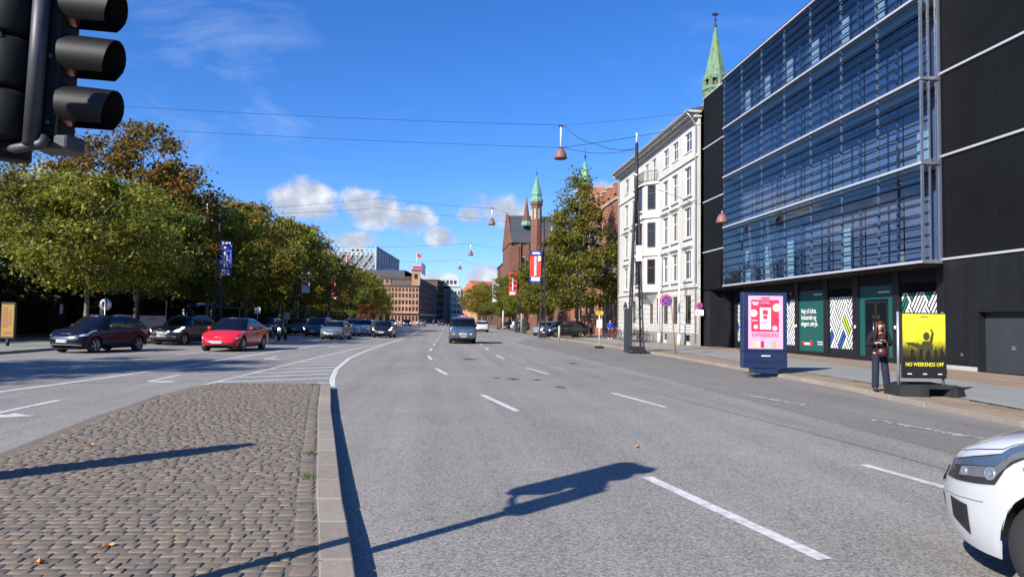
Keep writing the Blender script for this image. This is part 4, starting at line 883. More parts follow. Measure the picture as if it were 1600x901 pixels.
t2 = facade_block('white_office_side', 'white office side with shade in its grey colour, behind the roadside trees', (10.2,402.5), (24,470), 19, 14, 'plaster_grey', 'far_white', [(5.5,7.2),(9,10.8),(12.6,14.4),(16,17.6)], 14, 2.6, 'frame_white')  # the white office's side, its shade put into the grey wall colour
t = facade_block('red_roof_house', 'row house with orange tiled roof behind the right trees', (16,330), (40,345), 15, 12, 'brick_tan', 'roof_dark', [(2,4),(5.5,7.5),(9,11)], 8, 1.2)
MB().prism([(-.5,15.5),(12.5,15.5),(6,20.5)], -.4, 28.7, 'x').build('tiled_roof', MT['roof_red'], t)
# white lattice building far left
def lattice_building():
    T = thing('lattice_building', 'white diagonal lattice building with sawtooth top above the left trees', 'building', (-52, 330, 0))
    w = lambda mb, n, mt: wbuild(mb, n, MT[mt], T)
    w(MB().box(-56,-31.2,330.6,372,0,31.2), 'glass_core', 'far_glassblue')
    w(MB().box(-56,-31,330.3,330.6,30.8,31.8).box(-56,-31,330.3,330.6,17,17.6), 'floor_edge', 'far_white')
    cellw = 4.2
    for k in range(-5, 7):
        for s_ in (1, -1):
            xa = -56+cellw*k if s_ > 0 else -56+cellw*(k+5); x0, z0 = xa, 0.; x1, z1 = xa+s_*cellw*6, 34.5
            # clip to the facade
            def cl(p, q):
                (a, b), (c, d) = p, q; t0, t1 = 0., 1.
                for lim, sg in ((-56,1),(-31,-1)):
                    f0, f1 = (a-lim)*sg, (c-lim)*sg
                    if f0 < 0 and f1 < 0: return None
                    if f0 < 0: t0 = max(t0, f0/(f0-f1))
                    if f1 < 0: t1 = min(t1, f0/(f0-f1))
                return None if t1 <= t0 else ((a+(c-a)*t0, b+(d-b)*t0), (a+(c-a)*t1, b+(d-b)*t1))
            r_ = cl((x0,z0),(x1,z1))
            if r_: w(MB().bar((r_[0][0],330,r_[0][1]),(r_[1][0],330,r_[1][1]), .34, .3, upv=(0,1,0)), 'lattice_bar', 'far_white')
    for k in range(6): xa = -56+cellw*k; w(MB().bar((xa,330,31.6),(xa+2.1,330,34.6),.4,.4,upv=(0,1,0)).bar((xa+2.1,330,34.6),(xa+4.2,330,31.6),.4,.4,upv=(0,1,0)), 'sawtooth', 'far_white')
    w(MB().add([(-31,330,0),(-22,360,0),(-22,360,31),(-31,330,35)],[(0,1,2,3)]), 'side_screen', 'far_white')
    w(MB().bar((-31,330,0),(-31,330,35.2),.6,.6).bar((-31,330,35),(-22,360,31),.6,.6), 'corner_post', 'far_white')
    for k in range(1, 9): t_ = k/9; w(MB().bar((-31+9*t_+.12,330+30*t_,0),(-31+9*t_+.12,330+30*t_,35-4*t_), .2, .2), 'screen_rib', 'far_glassblue')
    w(MB().box(-45,-38,336,344,31.2,34).box(-44,-36,335,336,34,35.4), 'roof_plant', 'alu_white')
    for x_ in (-46.6,-43.6): w(MB().path([(x_,326,0),(x_,326,30)], .12, 5), 'flagpole', 'white_paint'); w(MB().add([(x_,326,29.6),(x_+1.8,326,28.4),(x_+1.8,326,27.2),(x_,326,28.2)],[(0,1,2,3)]), 'flag', 'flag_red')
lattice_building()
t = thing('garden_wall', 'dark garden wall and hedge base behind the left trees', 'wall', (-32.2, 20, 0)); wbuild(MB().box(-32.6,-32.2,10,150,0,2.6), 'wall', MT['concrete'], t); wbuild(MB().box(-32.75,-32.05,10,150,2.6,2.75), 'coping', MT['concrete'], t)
t = facade_block('pavilion', 'low dark shop pavilion under the far left trees', (-34,238), (-17.5,244), 5.2, 14, 'brick_umber', 'roof_dark', [(.8,3.2)], 8, 1.5, 'black_frame', shop=3.5)
# ================================================================== TREES
def leaf_mesh(name, cen, size, mt, upbias=.35, rng=RNG):
    n = len(cen); nr = rng.normal(size=(n, 3)); nr[:, 2] = np.abs(nr[:, 2])+upbias; nr /= np.linalg.norm(nr, axis=1)[:, None]
    t = rng.normal(size=(n, 3)); a = np.cross(nr, t); a /= np.linalg.norm(a, axis=1)[:, None]+1e-9; b = np.cross(nr, a)
    s = (size*rng.uniform(.6, 1.25, n))[:, None]
    bend = nr*s*.25
    V = np.stack([cen-a*s, cen-b*s*.62+bend, cen+a*s, cen+b*s*.62+bend], 1).reshape(-1, 3).astype(np.float32)
    me = bpy.data.meshes.new(name); me.vertices.add(4*n); me.vertices.foreach_set('co', V.ravel())
    me.loops.add(4*n); me.loops.foreach_set('vertex_index', np.arange(4*n, dtype=np.int32)); me.polygons.add(n)
    me.polygons.foreach_set('loop_start', np.arange(0, 4*n, 4, dtype=np.int32)); me.polygons.foreach_set('loop_total', np.full(n, 4, dtype=np.int32))
    me.materials.append(MT[mt]); me.update(calc_edges=True); me.validate(); return me
def crown_points(rng, H, zb, Rr, prof, ncl, per, sig, gap=.25):
    """leaf positions: clumps spread through the crown volume"""
    hs = np.array([p[0] for p in prof]); rs = np.array([p[1] for p in prof]); out = []; cl = []
    while len(cl) < ncl:
        h = rng.uniform(0, 1); rmax = np.interp(h, hs, rs)
        if rng.uniform() > rmax*.9+.1: continue
        th = rng.uniform(0, 2*PI); lob = 1+.26*math.sin(3*th+5*h+rng.normal()*.3)+.2*math.sin(5*th+11*h)
        r = Rr*rmax*lob*rng.uniform(.12, 1)**.5
        c = np.array([r*math.cos(th), r*math.sin(th), zb+h*(H-zb)]); cl.append(c)
        k = int(per*rng.uniform(.35, 1.5)); p = rng.normal(size=(k, 3))*np.array([sig, sig, sig*.55])*rng.uniform(.7, 1.35)
        out.append(c+p)
    return np.concatenate(out), cl
def wood_mesh(rng, H, zb, cl, r0, mt, lean=.2, nl=14):
    m = MB(); top = zb+(H-zb)*.75; pts = [(0,0,-.1)]+[(lean*(z/top)*math.sin(z*.5), lean*(z/top)*math.cos(z*.7)-lean*z/top, z) for z in np.linspace(.5, top, 7)]
    m.path(pts, [r0*1.35, r0*1.05]+[r0*(1-.85*k/6) for k in range(1, 7)], 9)
    P = [Vector(p) for p in pts]
    for c in [cl[i] for i in rng.choice(len(cl), min(nl, len(cl)), replace=False)]:
        c = Vector(c); zs = max(zb*.85, min(c.z*.65, top*.9)); f = zs/top*6; i = int(min(f, 5)); s = P[i+1].lerp(P[min(i+2, 7)], f-i) if i+2 < 8 else P[-1]
        mid = s.lerp(c, .5)+Vector((rng.normal()*.25, rng.normal()*.25, .35)); rr = r0*.36
        m.path([s, mid, c], [rr, rr*.6, rr*.15], 6)
        for q in range(3): e = mid.lerp(c, .4*q)+Vector(rng.normal(size=3)*.9); m.path([mid.lerp(c, .3*q), e], [rr*.35, rr*.08], 4)
    return m.mesh('trunk', MT[mt])
ROUND = [(0,.35),(.12,.75),(.3,1),(.55,.97),(.75,.8),(.9,.5),(1,.15)]; CONE = [(0,.55),(.1,.9),(.25,1),(.45,.92),(.6,.66),(.75,.36),(.88,.22),(1,.1)]; FLAT = [(0,.3),(.2,.8),(.45,1),(.7,.95),(.88,.65),(1,.2)]
def make_tree(name, label, loc, H, zb, Rr, leaf='leaf_olive', prof=ROUND, ncl=150, per=95, sig=.42, size=.15, r0=.2, bark='bark', seed=1, rz=0, group='trees along the boulevard', nl=16, lean=.25):
    rng = np.random.default_rng(seed); T = thing(name, label, 'tree', loc, rz, group)
    pts, cl = crown_points(rng, H, zb, Rr, prof, ncl, per, sig)
    place('crown', leaf_mesh('crown', pts, size, leaf, rng=rng), T); place('trunk', wood_mesh(rng, H, zb, cl, r0, bark, lean, nl), T); return T
def again(T, label, loc, rz, sc, leaf=None):
    c = copy_tree(T); c.location = loc; c.rotation_euler = (0,0,rz); c.scale = sc; c['label'] = label
    if leaf:
        for ch in c.children:
            if ch.name.startswith('crown'): me = ch.data.copy(); me.materials[0] = MT[leaf]; ch.data = me
    return c
tA = make_tree('street_tree', 'olive green street tree with pale trunk in front of the white coach', (-19.9,42,.1), 9.4, 3.2, 4.7, 'leaf_olive', ROUND, 190, 130, .40, .12, .15, seed=11, nl=22)
tB = make_tree('street_tree', 'tall park tree with orange crown top behind the white coach', (-24.6,60,0), 17.3, 5, 5.6, 'leaf_orange', ROUND, 260, 85, .5, .17, .28, 'bark_dark', seed=5, group='tall park trees', nl=24)
tC = make_tree('street_tree', 'yellowing street tree with slim pale trunk left of the blue banner', (-20.4,64,.1), 11.0, 3, 4.9, 'leaf_olive', FLAT, 170, 90, .45, .17, .15, seed=21)
tD = make_tree('street_tree', 'golden brown street tree with pale trunk behind the red car', (-20.6,77,.1), 13.6, 3, 5.2, 'leaf_gold', ROUND, 190, 90, .48, .18, .17, seed=8)
tS = make_tree('street_tree', 'thinly leaved tree with bare branches at the left edge', (-30,49,0), 13.2, 5, 5.5, 'leaf_olive', FLAT, 70, 55, .5, .14, .22, 'bark_dark', seed=31, group='tall park trees', nl=40)
tR = make_tree('street_tree', 'large conical yellow green tree on the plaza before the red brick wing', (14.35,75.2,.06), 17.9, 3.2, 4.5, 'leaf_lime', CONE, 230, 85, .45, .17, .17, seed=14, nl=26, group='trees on the right side')
for lab, loc, rz, sc, lf in [
    ('shady street tree beyond the left edge of the pavement', (-22.5,14,.1), 1, (1,1,1.2), None),
    ('street tree overhanging the front of the white coach', (-21.4,52,.1), 2, (.95,.95,1.1), 'leaf_green')]:
    again(tA, lab, loc, rz, sc, lf)
for lab, src, loc, rz, sc, lf in [
    ('dense dark green street tree right of the golden brown tree', tC, (-19.8,89,.1), 1.1, (1.0,1.0,1.22), 'leaf_olive'),
    ('yellow green street tree beside the hanging lamp on the left', tD, (-18.6,99,.1), 2.2, (.95,.95,1.02), 'leaf_lime'),
    ('street tree behind the black and pale banner', tA, (-20.2,111,.1), .5, (.92,.92,1.3), 'leaf_olive'),
    ('brown tinged street tree left of the red banner on the left', tC, (-19.3,124,.1), 3, (1,1,1.12), 'leaf_gold'),
    ('green street tree right of the red banner on the left', tA, (-19.8,138,.1), 4, (.9,.9,1.15), 'leaf_green'),
    ('street tree below the white lattice building, nearer of two', tD, (-19.5,153,.1), 5, (1,1,.9), 'leaf_olive'),
    ('street tree below the white lattice building, farther of two', tC, (-19.2,170,.1), 1, (1.05,1.05,1.15), 'leaf_gold'),
    ('last brown street tree on the left before the tan hotel', tA, (-19.5,190,.1), 2, (1.0,1.0,1.2), 'leaf_gold'),
    ('small far street tree touching the left edge of the tan hotel', tD, (-19.6,214,.1), 3, (1.0,1.0,.8), 'leaf_olive')]:
    again(src, lab, loc, rz, sc, lf)
for lab, src, loc, rz, sc, lf in [
    ('tall yellow topped park tree behind the left hanging lamp', tB, (-31,84,0), 2, (.95,.95,.98), 'leaf_lime'),
    ('tall dark park tree right of the orange topped tree', tB, (-27.5,72,0), 4, (.95,.95,.86), 'leaf_green'),
    ('reddish brown park tree crown above the blue banner', tB, (-26,92,0), 1, (1,1,.95), 'leaf_gold'),
    ('tall dark park tree behind the golden brown street tree', tB, (-29,105,0), 3, (1,1,.9), 'leaf_green'),
    ('dark park tree at the far left edge behind the signal', tB, (-36,46,0), 5, (1.1,1.1,.8), 'leaf_shaded'),
    ('park tree with shade-darkened leaves behind the coach', tB, (-33,66,0), .7, (1.1,1.1,.8), 'leaf_shaded'),
    ('park tree filling the gap above the tour bus', tB, (-35,96,0), .2, (1.2,1.2,.75), 'leaf_shaded'),
    ('far park tree in front of the lattice building', tB, (-29,130,0), 1.2, (1.1,1.1,.8), 'leaf_olive'),
    ('farthest park tree in front of the lattice building', tB, (-30,165,0), 2.6, (1.1,1.1,.75), 'leaf_green'),
    ('bare crowned tree reaching behind the signal head', tS, (-27,43,0), 2, (.9,.9,.95), 'leaf_gold')]:
    again(src, lab, loc, rz, sc, lf)
for lab, src, loc, rz, sc, lf in [
    ('yellow green tree left of the conical tree on the right', tC, (12.9,92,.06), 1, (.75,.75,.95), 'leaf_lime'),
    ('tree behind the red and black banner on the right', tA, (13.2,112,.06), 2, (.9,.9,.98), 'leaf_lime'),
    ('tree beside the pale banner on the right', tC, (13.5,138,.06), 3, (.9,.9,.95), 'leaf_lime'),
    ('rounded brown green tree at the far right of the road', tA, (11.2,190,.06), 4, (1.25,1.25,1.05), 'leaf_gold'),
    ('darker tree behind the rounded one at the road end', tC, (12.5,215,.06), 5, (1.2,1.2,1.15), 'leaf_olive'),
    ('low green tree between the far brown tree and pale banner', tA, (14.5,165,.06), 1, (.9,.9,.85), 'leaf_green'),
    ('tree behind the city hall cars on the plaza', tC, (18,128,.06), .4, (.8,.8,.9), 'leaf_olive')]:
    o = again(src, lab, loc, rz, sc, lf); o['group'] = 'trees on the right side'
# undergrowth along the garden wall
rng = np.random.default_rng(77); n = 70000
hp = np.stack([rng.uniform(-37,-31.8,n), 18+252*rng.uniform(0,1,n)**1.5, rng.uniform(0,1,n)*7.2], 1); hp[:,2] *= .8+.2*np.sin(hp[:,1]*.8)
struct(place('hedge', leaf_mesh('hedge', hp, .30, 'leaf_shaded', rng=rng)), 'stuff')['label'] = 'hedge with shade-darkened leaves under the park trees'
rb = make_tree('red_shrub', 'small rust red tree among the far left cars', (-15.5,150,.1), 4.6, 1.2, 2.0, 'leaf_rust', ROUND, 40, 60, .35, .16, .08, seed=3, group=None)
# ================================================================== STREET FURNITURE
# ---------------- traffic signal close to the camera
def traffic_signal():
    T = thing('traffic_signal', 'dark traffic signal with three hooded lenses close at the left edge', 'traffic light', (-2.36, 4.10, -.363)); T.scale = (1.22, 1.22, 1.22)
    w = lambda mb, n, mt, bev=0, par=None: mb.build(n, MT[mt], par or T, bev)
    PX, PY = -.108, -.557
    w(MB().path([(PX,PY,.38),(PX,PY,3.05)], .05, 14), 'pole', 'signal_black'); w(MB().path([(PX,PY,2.38),(-.10,-.25,2.385),(-.03,-.02,2.40)], .022, 12), 'pole_arm', 'signal_grey')
    w(MB().box(PX-.12,PX+.10,PY-.1,PY+.06,2.40,2.98), 'shadow_head', 'signal_black', .03)  # unseen head, added on the pole to put lumps in its shadow
    for k in range(2): w(MB().box(PX-.20,PX-.05,PY-.24,PY-.1,2.46+.26*k,2.64+.26*k), 'shadow_hood', 'signal_hood', .03)
    # big rounded housing seen from its back, in stacked modules
    for k in range(4):
        z = 2.41+.235*k; w(MB().lathe([(.0,z),(.105,z),(.118,z+.02),(.118,z+.20),(.105,z+.222),(.0,z+.222)], 28, (-.02,-.01,0)), 'housing_module', 'signal_black')
    w(MB().lathe([(.0,0),(.018,0),(.018,.012),(0,.014)], 12, (-.01,-.126,2.86), 'y'), 'screw_cap', 'signal_grey')
    # three-lens head turned to the right
    H = MB(); H.box(.13,.22,-.06,.10,2.40,3.24); hd = w(H, 'signal_head', 'signal_black', .015)
    w(MB().path([(.125,-.085,2.39),(.15,-.085,3.3)], .034, 14), 'edge_profile', 'signal_grey')
    for k in range(3):
        z = 2.595+.232*k
        vs = []; n = 15; L0, L1 = [], []; I0, I1 = [], []
        for i in range(n):
            a = R(-50)+R(280)*i/(n-1); c, s_ = math.cos(a), math.sin(a); ext = .30 if s_ > -.3 else .22
            ext = .185+.045*max(0, (s_+.55)/1.55)**.6
            r = .100; L0.append((.205, .02-r*c, z+r*s_)); L1.append((.205+ext, .02-r*c*1.02, z+r*s_*.94-.012)); I0.append((.205, .02-(r-.004)*c, z+(r-.004)*s_)); I1.append((.205+ext, .02-(r-.004)*c, z+(r-.004)*s_*.94-.012))
        hood = MB().grid([L0, L1]).grid([I1, I0]).grid([L1, I1], smooth=False); h_ = w(hood, 'hood', 'signal_hood')
        w(MB().lathe([(.0,.03),(.05,.026),(.085,.008),(.09,0)], 18, (.215,.02,z), 'x'), 'lens', 'signal_red', par=h_)
    w(MB().prism([(.10,-.06),(.26,-.06),(.30,.02),(.26,.10),(.10,.10)], 2.385, 2.45), 'bottom_tray', 'signal_grey', .012)
    w(MB().path([(-.03,-.02,2.40),(.05,-.07,2.375),(.17,-.09,2.395),(.185,-.08,2.43)], .022, 12), 'bracket_arm', 'signal_grey')
    w(MB().lathe([(.0,2.34),(.075,2.34),(.075,2.47),(0,2.47)], 16), 'pole_clamp', 'signal_black')
    # hinge screws and seam of the three-lens head
    for z in (2.5,2.8,3.1): w(MB().lathe([(0,-.008),(.012,-.008),(.012,0)], 8, (.175,-.06,z), 'y'), 'hinge_screw', 'signal_grey')
    w(MB().box(.128,.132,-.05,.09,2.47,3.2), 'housing_seam', 'signal_hood')
traffic_signal()
t = thing('island_shadow_post', 'unseen thick dark post at the island rim, shaped to cast its shadow', 'bollard', (-5.02, 6.5, .08))  # unseen post, added to cast the thick shadow across the setts
MB().lathe([(.26,0),(.25,.05),(.22,.1),(.22,1.7),(.19,2.0),(.12,2.2),(0,2.3)], 20).build('post', MT['iron'], t); MB().lathe([(.225,1.2),(.225,1.4)], 18).build('reflector_band', MT['sign_white'], t)

# ---------------- lattice masts, span wires and bell lamps
def lattice_mast(x, y, h, label, wb=.62, cab=False):
    T = thing('lattice_mast', label, 'mast', (x, y, .06), 0, 'lattice masts of the street lighting'); zs = h*.72; wt = .17
    for sx in (-1,1):
        for sy in (-1,1): MB().bar((sx*wb/2,sy*wb/2.4,.3),(sx*wt/2,sy*wt/2.4,zs), .075, .075).build('leg', MT['iron'], T)
    n = 13; br = MB()
    for k in range(n):
        a, b = k/n, (k+1)/n; wa, wc = wb+(wt-wb)*a, wb+(wt-wb)*b; za, zc = .3+(zs-.3)*a, .3+(zs-.3)*b; s_ = 1 if k % 2 else -1
        for sy in (-1,1): br.bar((s_*wa/2,sy*wa/2.4,za),(-s_*wc/2,sy*wc/2.4,zc), .03, .02)
        for sx in (-1,1): br.bar((sx*wa/2,s_*wa/2.4,za),(sx*wc/2,-s_*wc/2.4,zc), .03, .02)
    struct(br.build('bracing', MT['iron'], T), 'stuff')
    MB().path([(0,0,zs-1.2),(0,0,h)], [.11,.085], 10).build('top_pole', MT['iron'], T); MB().box(-wb*.62,wb*.62,-wb*.5,wb*.5,0,.32).build('foot', MT['iron'], T, .02)
    if cab:
        MB().box(-.58,-.30,-.25,.25,0,2.35).build('cabinet', MT['garage'], T, .01); MB().box(-.06,.24,-.36,-.24,4.9,5.75).build('control_box', MT['white_paint'], T, .01); MB().path([(0,0,h),(0,0,h+.55)], .045, 8).build('antenna', MT['white_paint'], T)
        MB().lathe([(.16,h*.84),(.16,h*.84+.1)], 10).build('collar', MT['galv'], T)
    return T
for a in [(10.4,37.6,11.4,'tall lattice mast with grey cabinet in front of the white house',.72,True),(10.0,70.5,12.0,'lattice mast carrying the red white banner on the right',.6,False),(11.2,104.6,12.6,'lattice mast carrying the orange red banner on the right',.6,False),
          (11.1,140,12.4,'lattice mast carrying the pale banner on the right',.6,False),(-18.15,59.6,10.4,'lattice mast carrying the navy banner on the left',.66,False),(-17.4,87.2,10.4,'lattice mast carrying the pale black banner on the left',.6,False),(-16.95,107.2,10.2,'lattice mast carrying the red banner on the left',.6,False),(-29.5,40.5,13.6,'lattice mast beyond the left edge holding the near span wires',.6,False)]: lattice_mast(*a)
def bell_lamp(x, y, z, label, rod=1.2, s=1.0):
    T = thing('bell_lamp', label, 'street lamp', (x, y, z), 0, 'bell shaped street lamps'); r = .37*s
    MB().lathe([(.05*s,.62*s),(.10*s,.58*s),(.20*s,.50*s),(.30*s,.32*s),(.355*s,.10*s),(r,.0),(r*.96,.0),(.34*s,.10*s),(.28*s,.3*s)], 22).build('shade', MT['lamp_copper'], T)
    MB().lathe([(0,.02*s),(.2*s,.04*s),(.3*s,.1*s)], 16).build('diffuser', MT['glass_lamp'], T)
    if rod:
        MB().path([(0,0,.6*s),(0,0,.6*s+rod)], .045*s, 8).build('rod', MT['white_paint'], T); MB().box(-.12*s,.12*s,-.05,.05,.6*s+rod,.6*s+rod+.1*s).build('clamp', MT['iron'], T); MB().box(-.1*s,.16*s,-.06,.06,.56*s,.66*s).build('cap', MT['iron'], T)
    return T
def cable(pts, label, r=.018, sag=0, n=10):
    P = []
    for i in range(len(pts)-1):
        a, b = Vector(pts[i]), Vector(pts[i+1])
        for k in range(n+(1 if i == len(pts)-2 else 0)): t_ = k/n; p = a.lerp(b, t_); p.z -= 4*sag*t_*(1-t_); P.append(p)
    o = Vector(pts[0]); tag(MB().path([p-o for p in P], r*.62, 5).build('cable', MT['cable'], loc=o), label, 'cable', 'cables over the road')
bell_lamp(6.6, 40, 11.0, 'nearest bell lamp hanging over the road left of the lattice mast', 1.25)
cable([(-29.5,40.5,13.5),(6.6,40,12.95)], 'upper thin span wire crossing the sky left of the nearest lamp', .018, .25); cable([(-29.5,40.5,12.3),(6.6,40,11.65)], 'lower thin span wire crossing the sky left of the nearest lamp', .018, .2)
cable([(6.6,40,12.95),(18.3,42,15.2)], 'thin upper wire from the nearest lamp up to the office building', .014, .1); cable([(6.6,40,11.65),(18.3,42,14.6)], 'thick wire from the nearest lamp cap up to the office building', .026, .15)
cable([(6.8,40,12.95),(8.2,39,11.75),(10.4,37.6,11.15)], 'sagging power cable from the nearest lamp rod to the mast top', .032, .2); cable([(6.8,40,11.66),(10.4,37.6,11.15)], 'second sagging power cable from the lamp cap to the mast top', .03, .3)
bell_lamp(4.74, 70.4, 11.2, 'second bell lamp over the road before the brown clouds', 1.0); cable([(-18.15,59.6,10.3),(-6,66,12.8),(4.74,70.4,12.85),(10,70.5,11.9)], 'upper span wire holding the second bell lamp', .02, .1); cable([(-18.15,59.6,9.9),(-6,66,11.9),(4.74,70.4,11.75),(10,70.5,11.2)], 'lower span wire holding the second bell lamp', .02, .1)
bell_lamp(3.8, 100, 10.8, 'third bell lamp over the road', 1.1); cable([(-17.4,87.2,10.3),(3.8,100,12.5),(11.2,104.6,12.5)], 'span wire holding the third bell lamp', .024, .3)
bell_lamp(3.0, 130, 11.0, 'farthest bell lamp over the road', 1.1); cable([(-16.95,107.2,10.1),(3.0,130,12.7),(11.1,140,12.3)], 'span wire holding the farthest bell lamp', .026, .3)
bell_lamp(-19.2, 59.6, 9.35, 'bell lamp hanging left of the navy banner mast', .9); cable([(-18.15,59.6,10.35),(-19.2,59.6,10.9),(-28,59.6,11.6)], 'wire from the navy banner mast into the left trees', .02, .1)
bell_lamp(-18.1, 87, 9.7, 'bell lamp in front of the left trees beside the pale black banner', .9); cable([(-17.4,87.2,10.3),(-18.1,87,11.2),(-27,87,11.8)], 'wire from the pale banner mast into the left trees', .02, .1)
bell_lamp(-17.5, 107, 9.8, 'bell lamp above the red banner on the left', .9)
bell_lamp(16.2, 40, 7.55, 'bell lamp before the left edge of the blue glass front', .12, .95); cable([(10.4,37.6,9.4),(16.2,40,8.25),(18.0,41,8.6)], 'wire from the lattice mast to the lamp at the glass front', .02, .1)

# ---------------- banners on the masts
def banner(x, y, z0, z1, wd, base, label, design, side=1, tilt=0):
    T = thing('street_banner', label, 'banner', (x, y, z0), tilt, 'banners on the lattice masts'); h = z1-z0
    n = 9; rows = []
    for j in range(n+1): rows.append([(wd*i/4, .03*math.sin(j*1.1)+.02*math.sin(i*1.7+j), h*j/n) for i in range(5)])
    cl = MB().grid(rows); cl.grid([[(p[0],p[1]+.012,p[2]) for p in r][::-1] for r in rows]); cl.build('cloth', MT[base], T)
    for z in (0, h): MB().path([(-.25 if side > 0 else 0,.0,z),(wd+(0 if side > 0 else .3),.0,z)], .025, 6).build('banner_arm', MT['iron'], T)
    for k, (a, b, c, d, mt) in enumerate(design): MB().box(wd*a,wd*b,-.075-.002*k,-.068-.002*k,h*c,h*d).build('print', MT[mt], T)
txt = lambda a, b, c, d, mt, n: [(a, b, c+(d-c)*k/n, c+(d-c)*(k+.7)/n, mt) for k in range(n)]
banner(-18.0,59.45,4.95,7.8,.92,'banner_navy','navy blue street banner with white vertical lettering on the left',[(.15,.85,.92,.97,'banner_white'),(.5,.98,.35,.9,'banner_blue'),(.12,.88,.03,.09,'plaster_grey'),(.15,.8,.16,.175,'banner_white')]+txt(.32,.46,.22,.86,'banner_white',9)+txt(.58,.64,.24,.72,'banner_white',8))
slant = [(.1,.5,.80,.90,'banner_ink'),(.55,.95,.70,.78,'banner_ink'),(.05,.4,.60,.68,'banner_ink'),(.5,.95,.50,.58,'banner_ink'),(.08,.4,.40,.48,'banner_ink'),(.6,.9,.30,.36,'banner_ink'),(.4,.55,.22,.88,'banner_white'),(.1,.9,.04,.16,'banner_white')]
banner(-16.85,87.0,4.65,7.45,.95,'banner_pale','pale blue street banner with black slashes on the left',slant)
banner(-16.4,107.0,4.45,7.3,1.1,'banner_red','red street banner with black slashes on the left side',slant)
banner(8.62,70.3,5.6,8.65,1.08,'banner_red','red banner with navy bands and white lettering on the right',[(-.06,1.1,.88,1.02,'banner_navy'),(.2,.9,.91,.97,'banner_white'),(-.08,1.04,-.04,.16,'banner_navy'),(.12,.9,.03,.15,'banner_white'),(.72,1.0,.68,.85,'banner_white')]+txt(.38,.6,.2,.84,'banner_white',9), -1)
banner(9.7,104.3,5.4,8.9,1.15,'banner_red','orange red banner with black slashes on the right',slant, -1)
banner(9.75,139.8,5.3,9.3,1.3,'banner_pale','pale blue banner farthest along the right side',slant, -1)

# ---------------- signs
def nostop(x, y, z, r, label, pole_pts, plate=None, rz=0):
    T = thing('no_stopping_sign', label, 'sign', (x, y, 0), rz); c = (0, 0, z)
    MB().lathe([(0,-.012),(r,-.012),(r,.012),(0,.012)], 28, c, 'y').build('disc', MT['sign_red'], T); MB().lathe([(0,.0),(r*.78,0)], 28, (0,-.018,z), 'y').build('blue_field', MT['sign_blue'], T)
    MB().lathe([(r*.78,0),(r*.8,0)], 28, (0,-.019,z), 'y').build('disc_rim', MT['sign_white'], T)
    for s_ in (1,-1): MB().bar((-r*.57,-.024-.002*s_,z-s_*r*.57),(r*.57,-.024-.002*s_,z+s_*r*.57), r*.16, .003, upv=(0,1,0)).build('cross_bar', MT['sign_red'], T)
    MB().path(pole_pts, .03, 8).build('pole', MT['rust'], T)
    if plate:
        MB().box(-r*1.15,r*1.15,-.012,.012,z-r-plate,z-r-.03).build('plate', MT['sign_white'], T); MB().box(-r*.9,-r*.3,-.016,-.012,z-r-plate*.45,z-r-plate*.3).box(-r*.9,-r*.3,-.016,-.012,z-r-plate*.85,z-r-plate*.7).build('plate_print', MT['sign_blue'], T)
nostop(11.28, 35.1, 2.80, .31, 'red and blue no stopping sign on a leaning rusty pole', [(.50,.06,.1),(.36,.05,1.6),(.28,.04,2.5),(.1,.04,3.06),(-.05,.03,3.12)], None, -.15)
nostop(17.45, 47.0, 2.87, .24, 'small faded no stopping sign with white plate by the white house', [(-.02,.05,.1),(0,.05,3.1)], .42, -.15)
t = thing('portable_sign', 'white portable sign with yellow arrow plate on the right kerb', 'sign', (9.95,44.5,.0)); MB().path([(0,.02,.1),(0,.02,2.35)], .025, 8).build('pole', MT['white_paint'], t); MB().box(-.18,.18,-.02,0,1.3,1.83).build('panel', MT['sign_white'], t); MB().box(-.24,.24,-.02,.0,2.14,2.36).build('arrow_plate', MT['sign_yellow'], t); MB().box(-.26,.26,-.2,.2,.02,.14).build('foot', MT['concrete'], t, .02)
MB().box(-.1,.1,-.024,-.02,1.58,1.61).box(-.1,.1,-.024,-.02,1.5,1.52).build('panel_print', MT['ad_orange'], t); MB().box(-.14,.1,-.024,-.02,2.23,2.27).build('arrow_print', MT['plate_ink'], t)
t = thing('round_sign', 'pale back of a round road sign above the navy car', 'sign', (-17.7,39.4,.1)); MB().lathe([(0,-.01),(.31,-.01),(.31,.01),(0,.01)], 26, (0,0,2.12), 'y').build('disc', MT['galv'], t); MB().path([(0,-.04,0),(0,-.04,2.5)], .03, 8).build('pole', MT['galv'], t); MB().box(-.18,.12,-.02,-.012,2.0,2.3).build('stain', MT['iron'], t)
t = thing('white_sign', 'small white stop sign on a post behind the red car', 'sign', (-18.6,74,.1)); MB().path([(0,0,0),(0,0,2.7)], .035, 8).build('pole', MT['galv'], t); MB().box(-.3,.3,-.03,-.01,1.95,2.6).build('panel', MT['sign_white'], t)
t = thing('white_sign', 'white notice board on a post left of the dark van', 'sign', (-17.6,83,.1)); MB().path([(0,0,0),(0,0,2.2)], .035, 8).build('pole', MT['galv'], t); MB().box(-.35,.35,-.03,-.01,1.4,2.2).build('panel', MT['plaster_white'], t)
for x, lab in ((18.0,'white flagpole before the white house, left of two'),(17.1,'white flagpole before the white house, right of two')):
    y = 55.3 if x > 17.5 else 49.6; x = 17.2 if x > 17.5 else 16.9; t = thing('flagpole', lab, 'flagpole', (x, y, .1)); MB().path([(0,0,0),(0,0,.75)], .13, 12).build('sleeve', MT['white_paint'], t); MB().path([(0,0,.7),(0,0,7.3)], [.085,.045], 10).build('pole', MT['white_paint'], t); MB().lathe([(0,7.42),(.07,7.36),(.07,7.3),(0,7.28)], 10).build('knob', MT['alu'], t)
